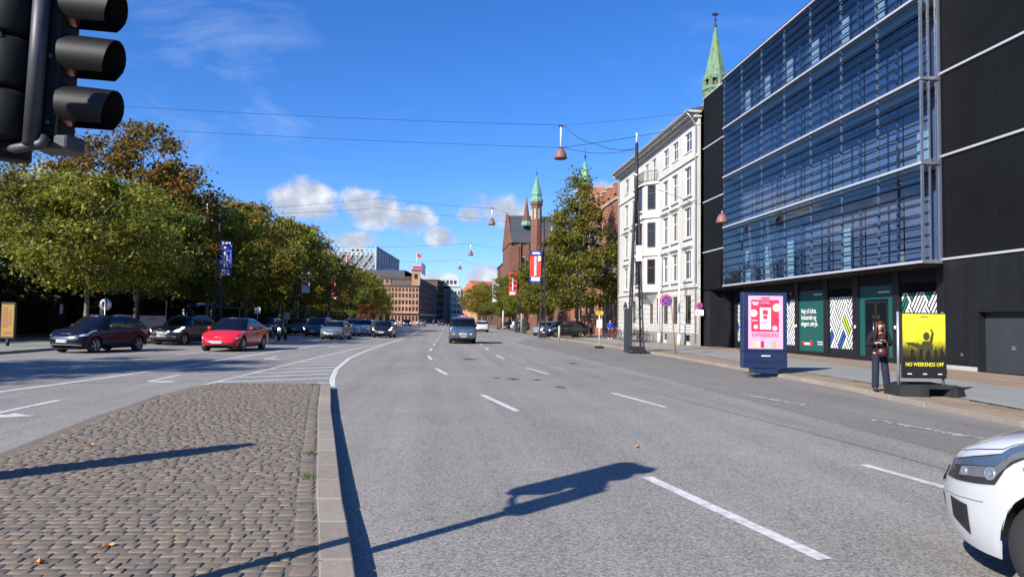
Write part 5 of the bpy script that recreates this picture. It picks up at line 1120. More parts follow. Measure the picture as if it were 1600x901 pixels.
for i, (x, y, h, mt_, lab) in enumerate([(10.2,61.6,1.15,'stone_pale','pale wooden bollard before the black people carrier'),(10.9,98,2.6,'stone_pale','slim pale post beside the green cabinets'),(10.6,72.5,1.3,'stone_pale','short pale post at the foot of the red white banner mast'),(10.9,128,3.4,'white_paint','white pole at the kerb behind the white car')]):
    t = thing('bollard', lab, 'bollard', (x, y, .08), 0, 'posts along the right kerb'); MB().path([(0,0,0),(0,0,h)], .085, 10).build('post', MT[mt_], t); MB().lathe([(.085,h),(.06,h+.06),(0,h+.08)], 10).build('cap', MT[mt_], t)
for x, y, lab in ((11.1,96,'green ticket cabinet, nearer of two on the right kerb'),(11.1,106.5,'green ticket cabinet, farther of two on the right kerb')):
    t = thing('green_cabinet', lab, 'cabinet', (x, y, .06), 0, 'green cabinets'); MB().box(-.28,.28,-.28,.28,0,1.75).build('body', MT['iron_green'], t, .03); MB().box(-.33,.33,-.33,.33,1.75,1.85).build('lid', MT['iron_green'], t, .02); MB().box(-.2,.2,-.29,-.28,.9,1.5).build('panel', MT['iron'], t)
t = thing('left_poster_case', 'yellow poster case with shade-darkened gold at the left edge under the trees', 'poster', (-21.1,37,.1)); MB().box(-.33,.33,-.08,.08,.35,2.12).build('case', MT['iron'], t, .02); MB().box(-.28,.28,-.086,-.08,.45,2.02).build('poster', MT['poster_shaded'], t); MB().box(-.24,.0,-.09,-.086,.9,1.9).box(.05,.16,-.09,-.086,1.0,1.7).box(-.2,.2,-.09,-.086,.55,.7).build('print', MT['ad_brown'], t); MB().path([(0,0,0),(0,0,.36)], .08, 8).build('foot', MT['iron'], t)

# ---------------- navy advertising totem
t = thing('advertising_totem', 'navy advertising totem with pink coffee poster on the right pavement', 'advertising totem', (10.17,21.75,.11), R(-6))
MB().box(-.70,.70,-.16,.16,.17,2.56).build('case', MT['navy_box'], t, .025); MB().box(-.42,.42,-.14,.14,0,.17).build('foot', MT['navy_box'], t, .02)
MB().box(-.72,.72,-.18,.18,.70,.715).build('seam', MT['black_matte'], t); MB().box(-.71,.71,-.168,-.16,.40,.41).build('seam', MT['black_matte'], t); MB().box(-.71,.71,-.168,-.16,.34,.35).build('seam', MT['black_matte'], t)
MB().box(-.12,.16,-.168,-.16,.545,.575).build('lettering_bar', MT['ink_white'], t)
MB().box(-.53,.56,-.168,-.16,.78,2.45).build('poster', MT['ad_pink'], t); MB().box(-.44,.43,-.172,-.168,1.32,2.32).build('red_field', MT['ad_red'], t)
MB().box(-.14,.13,-.178,-.172,2.13,2.40).build('brand_block', MT['ad_deep'], t); MB().box(-.17,.18,-.178,-.172,1.39,2.08).build('coffee_pack', MT['ad_rose'], t); MB().box(-.08,.08,-.182,-.178,1.86,2.0).box(-.06,.06,-.182,-.178,1.72,1.83).build('pack_print', MT['ad_red'], t)
for i, (s_, z) in enumerate((('BLACK',2.295),('COFFEE',2.19))): place('lettering', text_mesh(s_, .105, MT['ad_pink'], 'CENTER', sx=.8, bold=.01), t, mat=upright(-.005,-.181,z))
place('lettering', text_mesh('EXTRA', .07, MT['ad_deep'], 'CENTER'), t, mat=upright(0,-.181,1.60)); place('lettering', text_mesh('KAFFE\u00d8JEBLIKKE', .175, MT['ad_deep'], 'CENTER', sx=.66, bold=.008), t, mat=upright(.0,-.173,1.155))
for x, z, r in ((-.36,1.9,.115),(.36,2.08,.125)):
    c = MB().lathe([(0,0),(r,0)], 22, (x,-.175,z), 'y').build('cup', MT['ink_white'], t); MB().lathe([(0,0),(r*.86,0)], 22, (x,-.178,z), 'y').build('coffee', MT['ad_cream'], c)
for x, z, r in ((-.3,1.47,.07),(.35,1.66,.07),(.3,1.43,.08)): MB().lathe([(0,0),(r,0)], 14, (x,-.175,z), 'y').build('sweet', MT['ad_deep'] if x > .33 else MT['ad_rose'], t)
MB().box(-.42,-.2,-.175,-.172,2.22,2.25).box(-.38,-.22,-.175,-.172,2.16,2.19).box(-.42,-.24,-.175,-.172,1.66,1.68).build('small_lettering', MT['ink_white'], t)
for i, mt_ in enumerate(('ad_gold','ad_rose','ad_deep','ad_grey','ad_sky','ad_orange')): MB().box(-.39+.125*i,-.29+.125*i,-.174,-.168,.82,1.02).build('small_pack', MT[mt_], t)
# ---------------- yellow poster stand
t = thing('poster_stand', 'yellow concert poster stand on a black block beside the woman', 'poster stand', (10.88,15.2,.11), R(-6))
bs = MB(); bs.add([(-.85,-.40,0),(-.42,-.62,0),(.55,-.62,0),(.86,-.42,0),(.86,.42,0),(.5,.6,0),(-.5,.6,0),(-.85,.4,0)]+[(-.80,-.36,.24),(-.40,-.55,.30),(.5,-.55,.30),(.82,-.38,.24),(.82,.38,.24),(.48,.55,.30),(-.48,.55,.30),(-.80,.36,.24)], [(0,1,9,8),(2,3,11,10),(3,4,12,11),(4,5,13,12),(5,6,14,13),(6,7,15,14),(7,0,8,15),(8,9,10,11,12,13,14,15)])
bs.add([(-.42,-.62,0),(-.2,-.62,0),(-.2,-.6,.2),(-.40,-.55,.30),(.5,-.55,.30),(.36,-.6,.2),(.36,-.62,0),(.55,-.62,0)], [(0,1,2,3),(3,2,5,4),(4,5,6,7)]); bs.add([(-.2,-.62,0),(.36,-.62,0),(.36,-.6,.2),(-.2,-.6,.2),(-.1,-.2,0),(.26,-.2,0),(.26,-.2,.18),(-.1,-.2,.18)], [(0,4,7,3),(1,2,6,5),(3,7,6,2),(4,5,6,7)])
bo = bs.build('base_block', MT['concrete'], t, .012); bo.scale = (.86,.86,.9)
for x in (-.55, .46): MB().path([(x,.02,.2),(x,.02,1.88)], .03, 10).build('post', MT['galv'], t)
MB().box(-.52,.50,-.06,-.02,.38,1.86).build('frame', MT['iron'], t, .008)
pst = MB().box(-.49,.47,-.003,.003,0,1.42).build('poster', MT['poster_yellow'], t, loc=(0,-.064,.41))
def blob(pts, z=-.072, mt_='crowd_ink', nm='printed_figure'): MB().prism(pts, z, z+.002, 'y').build(nm, MT[mt_], t)
cx, cz = .02, 1.28
blob([(cx-.13,.80),(cx-.11,1.02),(cx-.42,1.15),(cx-.44,1.18),(cx-.30,1.19),(cx-.1,1.14),(cx-.05,1.22),(cx+.09,1.22),(cx+.14,1.42),(cx+.10,1.48),(cx+.14,1.50),(cx+.19,1.40),(cx+.15,1.18),(cx+.12,1.0),(cx+.13,.80)])
blob([(cx+.02+.075*math.cos(a),1.33+.095*math.sin(a)) for a in np.linspace(0,2*PI,12,endpoint=False)])
rr = random.Random(4)
for k in range(15):
    x = -.45+.065*k; h = rr.uniform(.86,1.08); w_ = rr.uniform(.03,.05); l = rr.uniform(-.06,.06)
    blob([(x-w_,.5),(x+w_,.5),(x+w_*.8+l,h-.06),(x+l*1.2,h),(x-w_*.5+l,h-.05)], -.074-.0006*(k % 3), 'crowd_ink2')
for k in range(7):
    x = -.40+.13*k; h = rr.uniform(1.08,1.25); l = rr.uniform(-.06,.06); blob([(x,.95),(x+.02,.95),(x+.02+l,h),(x+l-.005,h)], -.071, 'crowd_ink')
MB().box(-.49,.47,-.078,-.0765,.413,.78).build('poster_foot', MT['black_matte'], t)
MB().box(-.12,.13,-.068,-.066,1.74,1.78).build('printed_title_block', MT['ad_gold'], t); MB().box(-.08,.09,-.07,-.068,1.75,1.77).build('printed_title', MT['crowd_ink'], t)
place('lettering', text_mesh('NO WEEKENDS OFF', .118, MT['ink_yellow'], 'CENTER', sx=.8, bold=.008), t, mat=upright(-.01,-.080,.655))
for x, w_ in ((-.40,.10),(-.05,.09),(.29,.09)): MB().box(x,x+w_,-.081,-.079,.47,.49).build('lettering_bar', MT['ink_white'], t)

# ---------------- bicycles by the white house
def bicycle(name, label, loc, rz, fm):
    T = thing(name, label, 'bicycle', loc, rz, 'bicycles parked at the rack'); r = .33
    for x in (-.52, .52):
        m = MB().lathe([(r-.02,-.018),(r,-.018),(r+.012,0),(r,.018),(r-.02,.018),(r-.02,-.018)], 20, (x,0,r), 'y'); wl = m.build('wheel', MT['tyre'], T)
        sp = MB()
        for k in range(8): a = PI*k/8; sp.bar((x-(r-.02)*math.cos(a),0,r-(r-.02)*math.sin(a)),(x+(r-.02)*math.cos(a),0,r+(r-.02)*math.sin(a)), .005, .005)
        struct(sp.build('spokes', MT['galv'], wl), 'stuff'); MB().lathe([(r+.03,-.03),(r+.03,.03)], 20, (x,0,r), 'y').build('mudguard', MT['bike_black'], T)
    f = MB(); B_, S_, Hd, Rr, F = (-.08,0,.29),(-.24,0,.82),(.36,0,.86),(-.52,0,.33),(.52,0,.33)
    for a, b in ((B_,S_),(B_,Hd),((-.2,0,.7),Hd),(B_,Rr),((-.22,0,.74),Rr),((.34,0,.92),F)): f.path([a,b], .018, 6)
    f.build('frame', MT[fm], T); MB().path([(.32,-.28,1.02),(.34,-.1,1.08),(.33,0,1.06),(.34,.1,1.08),(.32,.28,1.02)], .013, 6).path([(.34,0,.9),(.33,0,1.06)], .014, 6).build('handlebar', MT['galv'], T)
    MB().add([(-.4,-.07,.93),(-.4,.07,.93),(-.12,.02,.93),(-.12,-.02,.93),(-.38,-.06,.98),(-.38,.06,.98),(-.14,.015,.96),(-.14,-.015,.96)],[(0,1,2,3),(4,7,6,5),(0,4,5,1),(1,5,6,2),(2,6,7,3),(3,7,4,0)]).path([(-.25,0,.8),(-.25,0,.93)], .014, 6).build('saddle', MT['bike_black'], T)
    return T
rk = random.Random(9)
names = ['nearest bicycle in the rack by the white flagpoles','second bicycle from the near end of the rack','third bicycle in the rack before the white house','fourth bicycle in the rack before the white house','fifth bicycle in the rack before the white house','sixth bicycle in the rack, partly behind the lattice mast','red bicycle left of the lattice mast by the arched door','black bicycle left of the lattice mast by the arched door','farthest bicycle leaning at the brick wing']
src = None
for i, nm in enumerate(names):
    y = 55.6+.72*i if i < 6 else 64.5+1.5*(i-6)
    bicycle('bicycle', nm, (16.0+rk.uniform(-.08,.08), y, .115), R(rk.uniform(-14,14)), ('bike_black','bike_red','bike_black')[i % 3])
t = thing('bike_rack', 'low galvanised bike rack before the white house', 'bike rack', (15.3,57.4,.11)); MB().path([(0,-2.2,.35),(0,2.4,.35)], .025, 8).build('rail', MT['galv'], t)
for k in range(8): MB().path([(0,-2.1+.62*k,0),(0,-2.1+.62*k,.5)], .022, 6).build('post', MT['galv'], t)
# ================================================================== VEHICLES
def se(th, n): return math.copysign(abs(math.cos(th))**(2/n), math.cos(th)), abs(math.sin(th))**(2/n)
def plan_pt(s, xf, xr_, w, fa, fn, ra, rn):
    if s <= 1: c, d = se(s*PI/2, fn); return xf-fa+fa*c, w*d
    if s <= 2: return (xf-fa)+(xr_+ra-(xf-fa))*(s-1), w
    c, d = se((s-2)*PI/2, rn); return xr_+ra-ra*d, w*abs(c)
class CarShape:
    def __init__(q, L=4.4, W=1.8, H=1.6, wr=.34, fo=.85, ro=.85, sill=.24, top=((0,.75),(.06,.86),(.25,1.0),(.6,1.03),(.97,1.05),(1,.98)), fa=.62, fn=2.7, ra=.42, rn=3.2,
                 cab=(.24,.41,.86,.975), nose=.10, tail=.05, tum=.17, roofdrop=.06, bump=.0, belt_in=.055, arch=1.16):
        for k, v in locals().items():
            if k != 'q': setattr(q, k, v)
        q.xa = [L/2-fo, -L/2+ro]; q.Ra = wr*arch
        q.tx = [L/2-L*a for a, _ in top][::-1]; q.tz = [b for _, b in top][::-1]
    def ztop(q, x): return float(np.interp(x, q.tx, q.tz))
    def zlow(q, x):
        z = q.sill+.10*max(0, (abs(x)-(q.L/2-.55))/.55)**2
        for a in q.xa:
            d = abs(x-a)
            if d < q.Ra: z = max(z, q.wr+math.sqrt(q.Ra**2-d*d))
        return z
    def B(q, s, t, side=1):
        s = abs(s); w = q.W/2; x, y = plan_pt(s, q.L/2, -q.L/2, w, q.fa, q.fn, q.ra, q.rn)
        e = 1e-3; x2, y2 = plan_pt(min(s+e, 3), q.L/2, -q.L/2, w, q.fa, q.fn, q.ra, q.rn); x1, y1 = plan_pt(max(s-e, 0), q.L/2, -q.L/2, w, q.fa, q.fn, q.ra, q.rn)
        n = Vector((-(y1-y2), x1-x2)); n = Vector((y2-y1, -(x2-x1))) if True else n
        n = n.normalized() if n.length > 1e-9 else Vector((1, 0))
        if n.x*x+n.y*y < 0: n = -n
        z0, z1 = q.zlow(x), q.ztop(x); z = z0+(z1-z0)*t; tz = (z-q.sill)/(max(z1, q.sill+.1)-q.sill)
        d = float(np.interp(tz, (0,.12,.30,.45,.62,.70,.86,.95,1), (.07,.03,.012,.0,.0,.014,.022,.045,.10)))
        x -= n.x*d; y -= n.y*d
        k = max(0, 1-s)**.5 if s < 1 else 0
        if k: x -= k*q.nose*max(0, (tz-.5)/.5)**1.6
        k = max(0, s-2)**.5 if s > 2 else 0
        if k: x += k*q.tail*max(0, (tz-.5)/.5)**1.5
        return Vector((x, y*side, z))
    def G(q, s, t, side=1):
        s = abs(s); L = q.L; c0, c1, c2, c3 = q.cab; wb = q.W/2-q.belt_in; wt = wb-q.tum
        xl, yl = plan_pt(s, L/2-L*c0, L/2-L*c3, wb, .55, 3.2, .30, 3.6); xh, yh = plan_pt(s, L/2-L*c1, L/2-L*c2, wt, .30, 3.6, .22, 3.6)
        zl = q.ztop(xl)-.03; xm = L/2-L*(c1+c2)/2; zh = q.H-.035-q.roofdrop*max(0, (xm-xh)/(L*(c2-c1)/2))**2*(1 if xh < xm else .6)
        b = .035*math.sin(PI*min(t, 1)); x = xl+(xh-xl)*t; y = yl+(yh-yl)*t+(b if 1 <= s <= 2 else b*.5); z = zl+(zh-zl)*t
        if s < 1: x += .05*math.sin(PI*t)*(1-s)**.4
        if s > 2: x -= .05*math.sin(PI*t)*(s-2)**.4
        return Vector((x, y*side, z))
def patch(f, s0, s1, t0, t1, off=.006, ns=8, nt=4, side=1, mb=None, cross=False):
    """piece of the car's own skin lifted off by `off`; cross=True runs over the centre line (s from -s0 to s1)"""
    mb = mb or MB(); rows = []
    for j in range(nt+1):
        r = []
        for i in range(ns+1):
            a = i/ns; s = s0+(s1-s0)*a; sd = side
            if cross: sd = 1 if s >= 0 else -1
            ta = t0(a) if callable(t0) else t0; tb = t1(a) if callable(t1) else t1; t = ta+(tb-ta)*j/nt; ss = abs(s)
            e = 2e-3; p = f(ss, t, sd); sa, sb = f(max(ss-e, 0), t, sd), f(min(ss+e, 3), t, sd); u = sb-sa; v = f(ss, t+e, sd)-f(ss, t-e, sd)
            n = u.cross(v); n = n.normalized() if n.length > 1e-12 else Vector((1,0,0))
            if n.x*p.x+n.y*p.y+.3*n.z < 0 and abs(n.z) < .9: n = -n
            if n.z < -.6: n = -n
            r.append(p+n*off)
        rows.append(r)
    return mb.grid(rows)
def wheel_mesh(r, w, detail, rimm):
    t = MB().lathe([(r*.66,-w/2),(r*.72,-w/2-.006),(r*.95,-w/2),(r,-w*.36),(r,w*.36),(r*.95,w/2),(r*.72,w/2+.006),(r*.66,w/2)], 28, (0,0,0), 'y')
    m = MB(); m.lathe([(0,w*.12),(r*.66,w*.12)], 24, (0,0,0), 'y', m=1); m.lathe([(r*.60,w*.12),(r*.62,w*.46),(r*.67,w*.48),(r*.67,w*.30)], 24, (0,0,0), 'y', m=0)
    for k in range(detail):
        a = 2*PI*k/detail
        for da in (-.10, .10): m.bar((math.cos(a)*r*.10, w*.36, math.sin(a)*r*.10), (math.cos(a+da)*r*.63, w*.40, math.sin(a+da)*r*.63), r*.085, w*.12, upv=(0,1,0))
    m.lathe([(0,w*.46),(r*.10,w*.45),(r*.15,w*.36)], 12, (0,0,0), 'y'); return t.mesh('wheel', MT['tyre']), m.mesh('rim', [MT[rimm], MT['rim_dark']])
_wm = {}
def car(name, label, q, loc, heading, paintm, cat='car', group='cars on the road', roof=None, lights=False, rimm='rim', front=True, style='suv', rails=False, cladding=False, lens='lamp_silver', glass='glass_car', res=1.0, extra=None, plate=True, z=0.):
    T = thing(name, label, cat, (loc[0], loc[1], z), R(heading), group); L, W = q.L, q.W
    ns = int(54*res); S1 = list(np.linspace(0, 1, int(13*res)+2))+list(np.linspace(1, 2, ns))[1:]+list(np.linspace(2, 3, int(11*res)+2))[1:]
    for a in q.xa:                       # extra stations exactly around the wheel arches
        for d in (-1,-.97,-.9,-.75,.75,.9,.97,1): x = a+d*q.Ra; s = 1+((L/2-q.fa)-x)/((L/2-q.fa)-(-L/2+q.ra)); (S1.append(s) if 1 < s < 2 else None)
    S1 = sorted(S1); TT = [0,.1,.25,.42,.6,.72,.84,.93,1]
    b = MB()
    for sd in (1, -1): b.grid([[q.B(s, t, sd) for s in S1][::sd] for t in TT])
    tops = []
    for i in range(7):
        k = -1+i/3; r = []
        for s in S1: p = q.B(s, 1, 1); r.append((p.x, p.y*k, p.z+.045*(1-k*k)))
        tops.append(r)
    b.grid(tops); body = b.build('body', MT[paintm], T, fixn=True)
    S2 = list(np.linspace(0,1,9))+list(np.linspace(1,2,14))[1:]+list(np.linspace(2,3,8))[1:]; c = MB()
    for sd in (1, -1): c.grid([[q.G(s, t, sd) for s in S2][::sd] for t in (0,.25,.5,.75,.92,1)])
    c.grid([[(q.G(s,1,1).x, q.G(s,1,1).y*(-1+i/3), q.G(s,1,1).z+.05*(1-(-1+i/3)**2)) for s in S2] for i in range(7)])
    cab = c.build('cabin', MT[roof or paintm], T, fixn=True)
    patch(q.G, -.90, .90, .07, .93, .006, 14, 5, cross=True).build('windscreen', MT[glass], T)
    rw = MB(); patch(q.G, 2.14, 3, .16 if style != 'van' else .08, .90, .006, 8, 4, 1, rw); patch(q.G, 2.14, 3, .16 if style != 'van' else .08, .90, .006, 8, 4, -1, rw); rw.build('rear_window', MT['glass_tint' if not front else glass], T, fixn=True)
    wins = {'suv': [(1.0,1.42),(1.46,1.84),(1.88,2.05)], 'hatch': [(1.0,1.45),(1.50,1.95)], 'van': [(1.0,1.24),(1.28,1.62),(1.66,2.02)], 'coupe': [(1.0,1.42),(1.46,1.98)]}[style]
    for sd in (1, -1):
        for k, (a, e) in enumerate(wins):
            gl = 'glass_tint' if (k and style in ('suv','van')) else glass
            patch(q.G, a, e, .10, .88, .005, 6, 4, sd).build('side_window', MT[gl], T)
        if style != 'van' or front: pass
        # lamps
        h = patch(q.B, .50 if style != 'coupe' else .56, 1.10, (lambda a: .70-.02*a) if style != 'coupe' else (lambda a: .66+.08*a), (lambda a: .80+.08*a) if style != 'coupe' else (lambda a: .74+.17*a), .008, 8, 3, sd).build('headlight', MT['lamp_on' if lights else lens], T)
        patch(q.B, 1.92 if style != 'van' else 2.04, 2.52 if style != 'van' else 2.3, .62 if style != 'van' else .45, .84 if style != 'van' else .84, .008, 7, 4, sd).build('tail_light', MT['tail_red'], T)
        m = MB(); mx = q.G(.98, .18, sd); yy_ = mx.y+sd*.10
        m.lathe([(0,-.10),(.06,-.09),(.085,0),(.06,.085),(0,.095)], 10, (mx.x-.08, yy_+sd*.06, mx.z+.02), 'y'); mr = m.build('mirror', MT[paintm if paintm in ('car_red','car_white','car_grey','car_silver') else 'car_black_plastic'], T); MB().bar((mx.x-.08,mx.y-sd*.02,mx.z-.03),(mx.x-.08,yy_,mx.z-.02), .05, .03).build('mirror_arm', MT['car_black_plastic'], mr)
        for xa in (.15,-.95 if style != 'van' else -.2):
            p = q.B(1+((L/2-q.fa)-xa)/((L/2-q.fa)-(-L/2+q.ra)), .80, sd); MB().box(xa-.09,xa+.09,p.y-.015,p.y+.022,p.z-.014,p.z+.014).build('door_handle', MT[paintm], T)
        dl = MB()
        for xa in (.62, -.28, -1.02)[:2 if style == 'van' else 3]:
            s = 1+((L/2-q.fa)-xa)/((L/2-q.fa)-(-L/2+q.ra)); patch(q.B, s-.002, s+.002, .08, .99, .0025, 1, 8, sd, dl)
        struct(dl.build('door_seam', MT['under'], T), 'stuff')
        if cladding:
            s = 1; cl = MB(); patch(q.B, .9, 2.2, .0, .14, .008, 50, 1, sd, cl); cl.build('sill_cladding', MT['car_black_plastic'], T)
            for xa in q.xa:
                ar = MB(); yb = W/2-.012; ro, ri = q.Ra+.055, q.Ra-.01
                o_, i_ = [], []
                for k in range(17): a = PI*k/16; o_.append((xa+ro*math.cos(a), sd*(yb), q.wr+ro*math.sin(a))); i_.append((xa+ri*math.cos(a), sd*(yb+.02), q.wr+ri*math.sin(a)))
                ar.grid([o_, i_] if sd > 0 else [i_, o_]); ar.build('arch_trim', MT['car_black_plastic'], T)
        if rails:
            MB().path([tuple(q.G(1.15,1,sd)+Vector((0,-sd*.04,.03))), tuple(q.G(1.3,1,sd)+Vector((0,-sd*.03,.08))), tuple(q.G(1.8,1,sd)+Vector((0,-sd*.03,.08))), tuple(q.G(1.95,1,sd)+Vector((0,-sd*.04,.03)))], .018, 6).build('roof_rail', MT['galv'], T)
    key = (q.wr, rimm)
    if key not in _wm: _wm[key] = wheel_mesh(q.wr, .22, 5, rimm)
    for xa in q.xa:
        for sd in (1, -1):
            wl = place('wheel', _wm[key][0], T, (xa, sd*(W/2-.125), q.wr)); rm = place('rim', _wm[key][1], wl)
            if sd < 0: rm.rotation_euler = (0, 0, PI)
            if sd > 0: rm.rotation_euler = (0, .3, 0)
    u = MB().box(-L/2+.22,L/2-.22-max(0,q.fa-.6)*1.2,-W/2+.30,W/2-.30,.17,.62); u.box(q.xa[1]+q.Ra,q.xa[0]-q.Ra,-W/2+.08,W/2-.08,.19,.5).build('underbody', MT['under'], T)
    if front:
        gr = {'suv': (.46,.52,.70), 'hatch': (.5,.56,.70), 'van': (.5,.5,.68), 'coupe': (.0,0,0)}[style]
        if gr[0]: patch(q.B, -gr[0], gr[0], gr[1], gr[2], .007, 12, 3, cross=True).build('grille', MT['car_black_plastic'], T); patch(q.B, -.10, .10, (gr[1]+gr[2])/2-.025, (gr[1]+gr[2])/2+.03, .014, 4, 2, cross=True).build('badge', MT['chrome'], T)
        patch(q.B, -.62, .62, .10, .26, .007, 14, 2, cross=True).build('lower_intake', MT['car_black_plastic'], T)
        if plate:
            p = q.B(0, .40, 1); pl = MB().box(p.x-.005,p.x+.03,-.26,.26,p.z-.055,p.z+.055).build('number_plate', MT['plate_white'], T)
            for k in range(6): MB().box(p.x+.03,p.x+.033,.17-.075*k-.025,.17-.075*k+.02,p.z-.03,p.z+.032).build('plate_mark', MT['plate_ink'], pl)
            MB().box(p.x+.03,p.x+.032,.21,.255,p.z-.05,p.z+.05).build('plate_band', MT['plate_blue'], pl)
    if not front or extra == 'both':
        p = q.B(3, .42, 1); pl = MB().box(p.x-.03,p.x+.005,-.26,.26,p.z-.055,p.z+.055).build('number_plate', MT['plate_white'], T); MB().box(p.x-.033,p.x-.03,-.2,.16,p.z-.025,p.z+.03).build('plate_mark', MT['cloth_grey'], pl)
        lb = MB(); patch(q.B, 2.25, 3, .0, .13, .008, 8, 2, 1, lb); patch(q.B, 2.25, 3, .0, .13, .008, 8, 2, -1, lb); lb.build('rear_bumper', MT['car_black_plastic'], T, fixn=True)
    return T, q
SUV = dict(L=4.45, W=1.84, H=1.63, wr=.35, fo=.90, ro=.85, top=((0,.82),(.05,.95),(.12,1.01),(.26,1.08),(.6,1.10),(.97,1.15),(1,1.05)), fa=.6, cab=(.24,.40,.83,.975), nose=.09)
COUPE = dict(L=4.75, W=1.92, H=1.625, wr=.365, fo=.86, ro=1.0, top=((0,.66),(.04,.78),(.12,.90),(.24,1.01),(.55,1.03),(.8,1.10),(.97,1.14),(1,1.02)), fa=.75, fn=2.4, cab=(.19,.42,.70,.965), nose=.16, tum=.24, roofdrop=.10)
HATCH = dict(L=4.05, W=1.72, H=1.50, wr=.31, fo=.78, ro=.68, top=((0,.74),(.05,.86),(.17,1.0),(.5,1.0),(.97,1.05),(1,.95)), fa=.62, cab=(.165,.37,.82,.98), nose=.12)
BOXY = dict(L=4.34, W=1.82, H=1.68, wr=.355, fo=.84, ro=.82, top=((0,.90),(.04,1.02),(.10,1.06),(.26,1.12),(.6,1.12),(.97,1.16),(1,1.06)), fa=.45, fn=3.2, cab=(.25,.38,.88,.975), nose=.05)
VAN = dict(L=5.14, W=1.93, H=1.90, wr=.345, fo=.9, ro=1.05, top=((0,.88),(.04,1.02),(.13,1.16),(.5,1.17),(.97,1.20),(1,1.18)), fa=.55, ra=.22, rn=4.5, cab=(.125,.30,.955,.997), nose=.10, tail=.02, tum=.15, roofdrop=.03, belt_in=.03)
MPV = dict(L=4.7, W=1.85, H=1.72, wr=.34, fo=.95, ro=.85, top=((0,.72),(.05,.86),(.14,1.02),(.5,1.06),(.97,1.12),(1,1.04)), fa=.65, cab=(.14,.36,.88,.985), nose=.13)
def at_wheel(fw, a, q):
    """centre of a car whose front wheel on its left side stands at fw; a = degrees its nose turns to the left of straight towards us"""
    h = Vector((-math.sin(R(a)), -math.cos(R(a)))); l = Vector((math.cos(R(a)), -math.sin(R(a)))); c = Vector(fw)-l*(q.W/2-.12)-h*(q.L/2-q.fo); return (c.x, c.y), math.degrees(math.atan2(h.y, h.x))
def oncoming(label, spec, fw, a, pm, **kw):
    q = CarShape(**spec); loc, hd = at_wheel(fw, a, q); return car('car', label, q, loc, hd, pm, group='oncoming cars on the left', **kw)
oncoming('shiny red coupe suv driving towards us on the left carriageway', COUPE, (-9.66,35.6), 5, 'car_red', style='coupe', roof='car_black', lens='lamp_white')
T_, q_ = oncoming('dark navy suv with chrome grille turning at far left', SUV, (-15.2,32.9), 16, 'car_navy_shaded', style='suv', roof='car_navy_shaded', rails=True, rimm='galv', lens='lamp_white')
patch(q_.B, -.60, .60, .70, .735, .012, 12, 1, cross=True).build('chrome_strip', MT['chrome'], T_); patch(q_.B, 1.30, 1.75, .10, .125, .012, 6, 1, 1).build('side_strip', MT['chrome'], T_); patch(q_.B, -.62, .62, .06, .10, .012, 12, 1, cross=True).build('skid_strip', MT['galv'], T_)
T_, q_ = oncoming('black boxy suv with headlights on behind the navy suv', BOXY, (-14.9,42.8), 15, 'car_black', style='suv', lights=True, rails=True, cladding=True)
patch(q_.B, -.62, .62, .22, .36, .012, 12, 1, cross=True).build('skid_plate', MT['galv'], T_)
patch(q_.B, -.40, .40, .24, .33, .016, 10, 1, cross=True).build('skid_opening', MT['car_black_plastic'], T_)
oncoming('silver grey hatchback in the middle oncoming lane', HATCH, (-7.75,56.3), 6, 'car_grey', style='hatch', res=.7)
oncoming('white suv with black lower cladding in the oncoming queue', SUV, (-6.95,69.9), 4, 'car_white', style='suv', cladding=True, res=.7)
oncoming('small black car with headlights on nearest the hatched area', HATCH, (-4.62,65.0), 4, 'car_black', style='hatch', lights=True, res=.7)
oncoming('dark van like car with lit headlamp left of the grey hatchback', MPV, (-10.6,65.5), 5, 'car_darkgrey', style='suv', lights=True, rails=True, res=.7)
oncoming('white car half hidden between grey hatchback and white suv', SUV, (-9.3,79.5), 3, 'car_white', style='suv', res=.6)
oncoming('blue car half hidden behind the small black car', HATCH, (-6.3,80), 3, 'car_blue', style='hatch', res=.6)
oncoming('dark parked car behind the motorcyclist', SUV, (-13.6,72.5), 3, 'car_darkgrey', style='suv', res=.6)
oncoming('dark parked car behind the red suv beside the left kerb', SUV, (-14.4,62), 4, 'car_black', style='suv', res=.6)
for lab, sp, fw_, pm, st, li in [('far black car left of the crossing', BOXY, (-9.9,152), 'car_black', 'suv', True), ('far dark car with orange glow behind the black one', SUV, (-8.2,185), 'car_darkgrey', 'suv', True), ('far white car in the oncoming lanes', HATCH, (-12.5,135), 'car_white', 'hatch', False),
    ('far silver car near the hotel end', SUV, (-5.5,215), 'car_silver', 'suv', False), ('far dark car at the left behind the white suv', MPV, (-11.6,108), 'car_darkgrey', 'suv', False), ('far blue car in the left lane', HATCH, (-14.2,120), 'car_blue', 'hatch', False), ('distant black car below the hotel shops', SUV, (-11.5,235), 'car_black', 'suv', False),
    ('distant white car below the hotel shops', HATCH, (-7.4,245), 'car_white', 'hatch', False), ('parked dark car under the far left trees', SUV, (-16.2,95), 'car_black', 'suv', False), ('parked grey car under the far left trees', HATCH, (-16.2,104), 'car_darkgrey', 'hatch', False)]:
    oncoming(lab, sp, fw_, 2, pm, style=st, lights=li, res=.45)
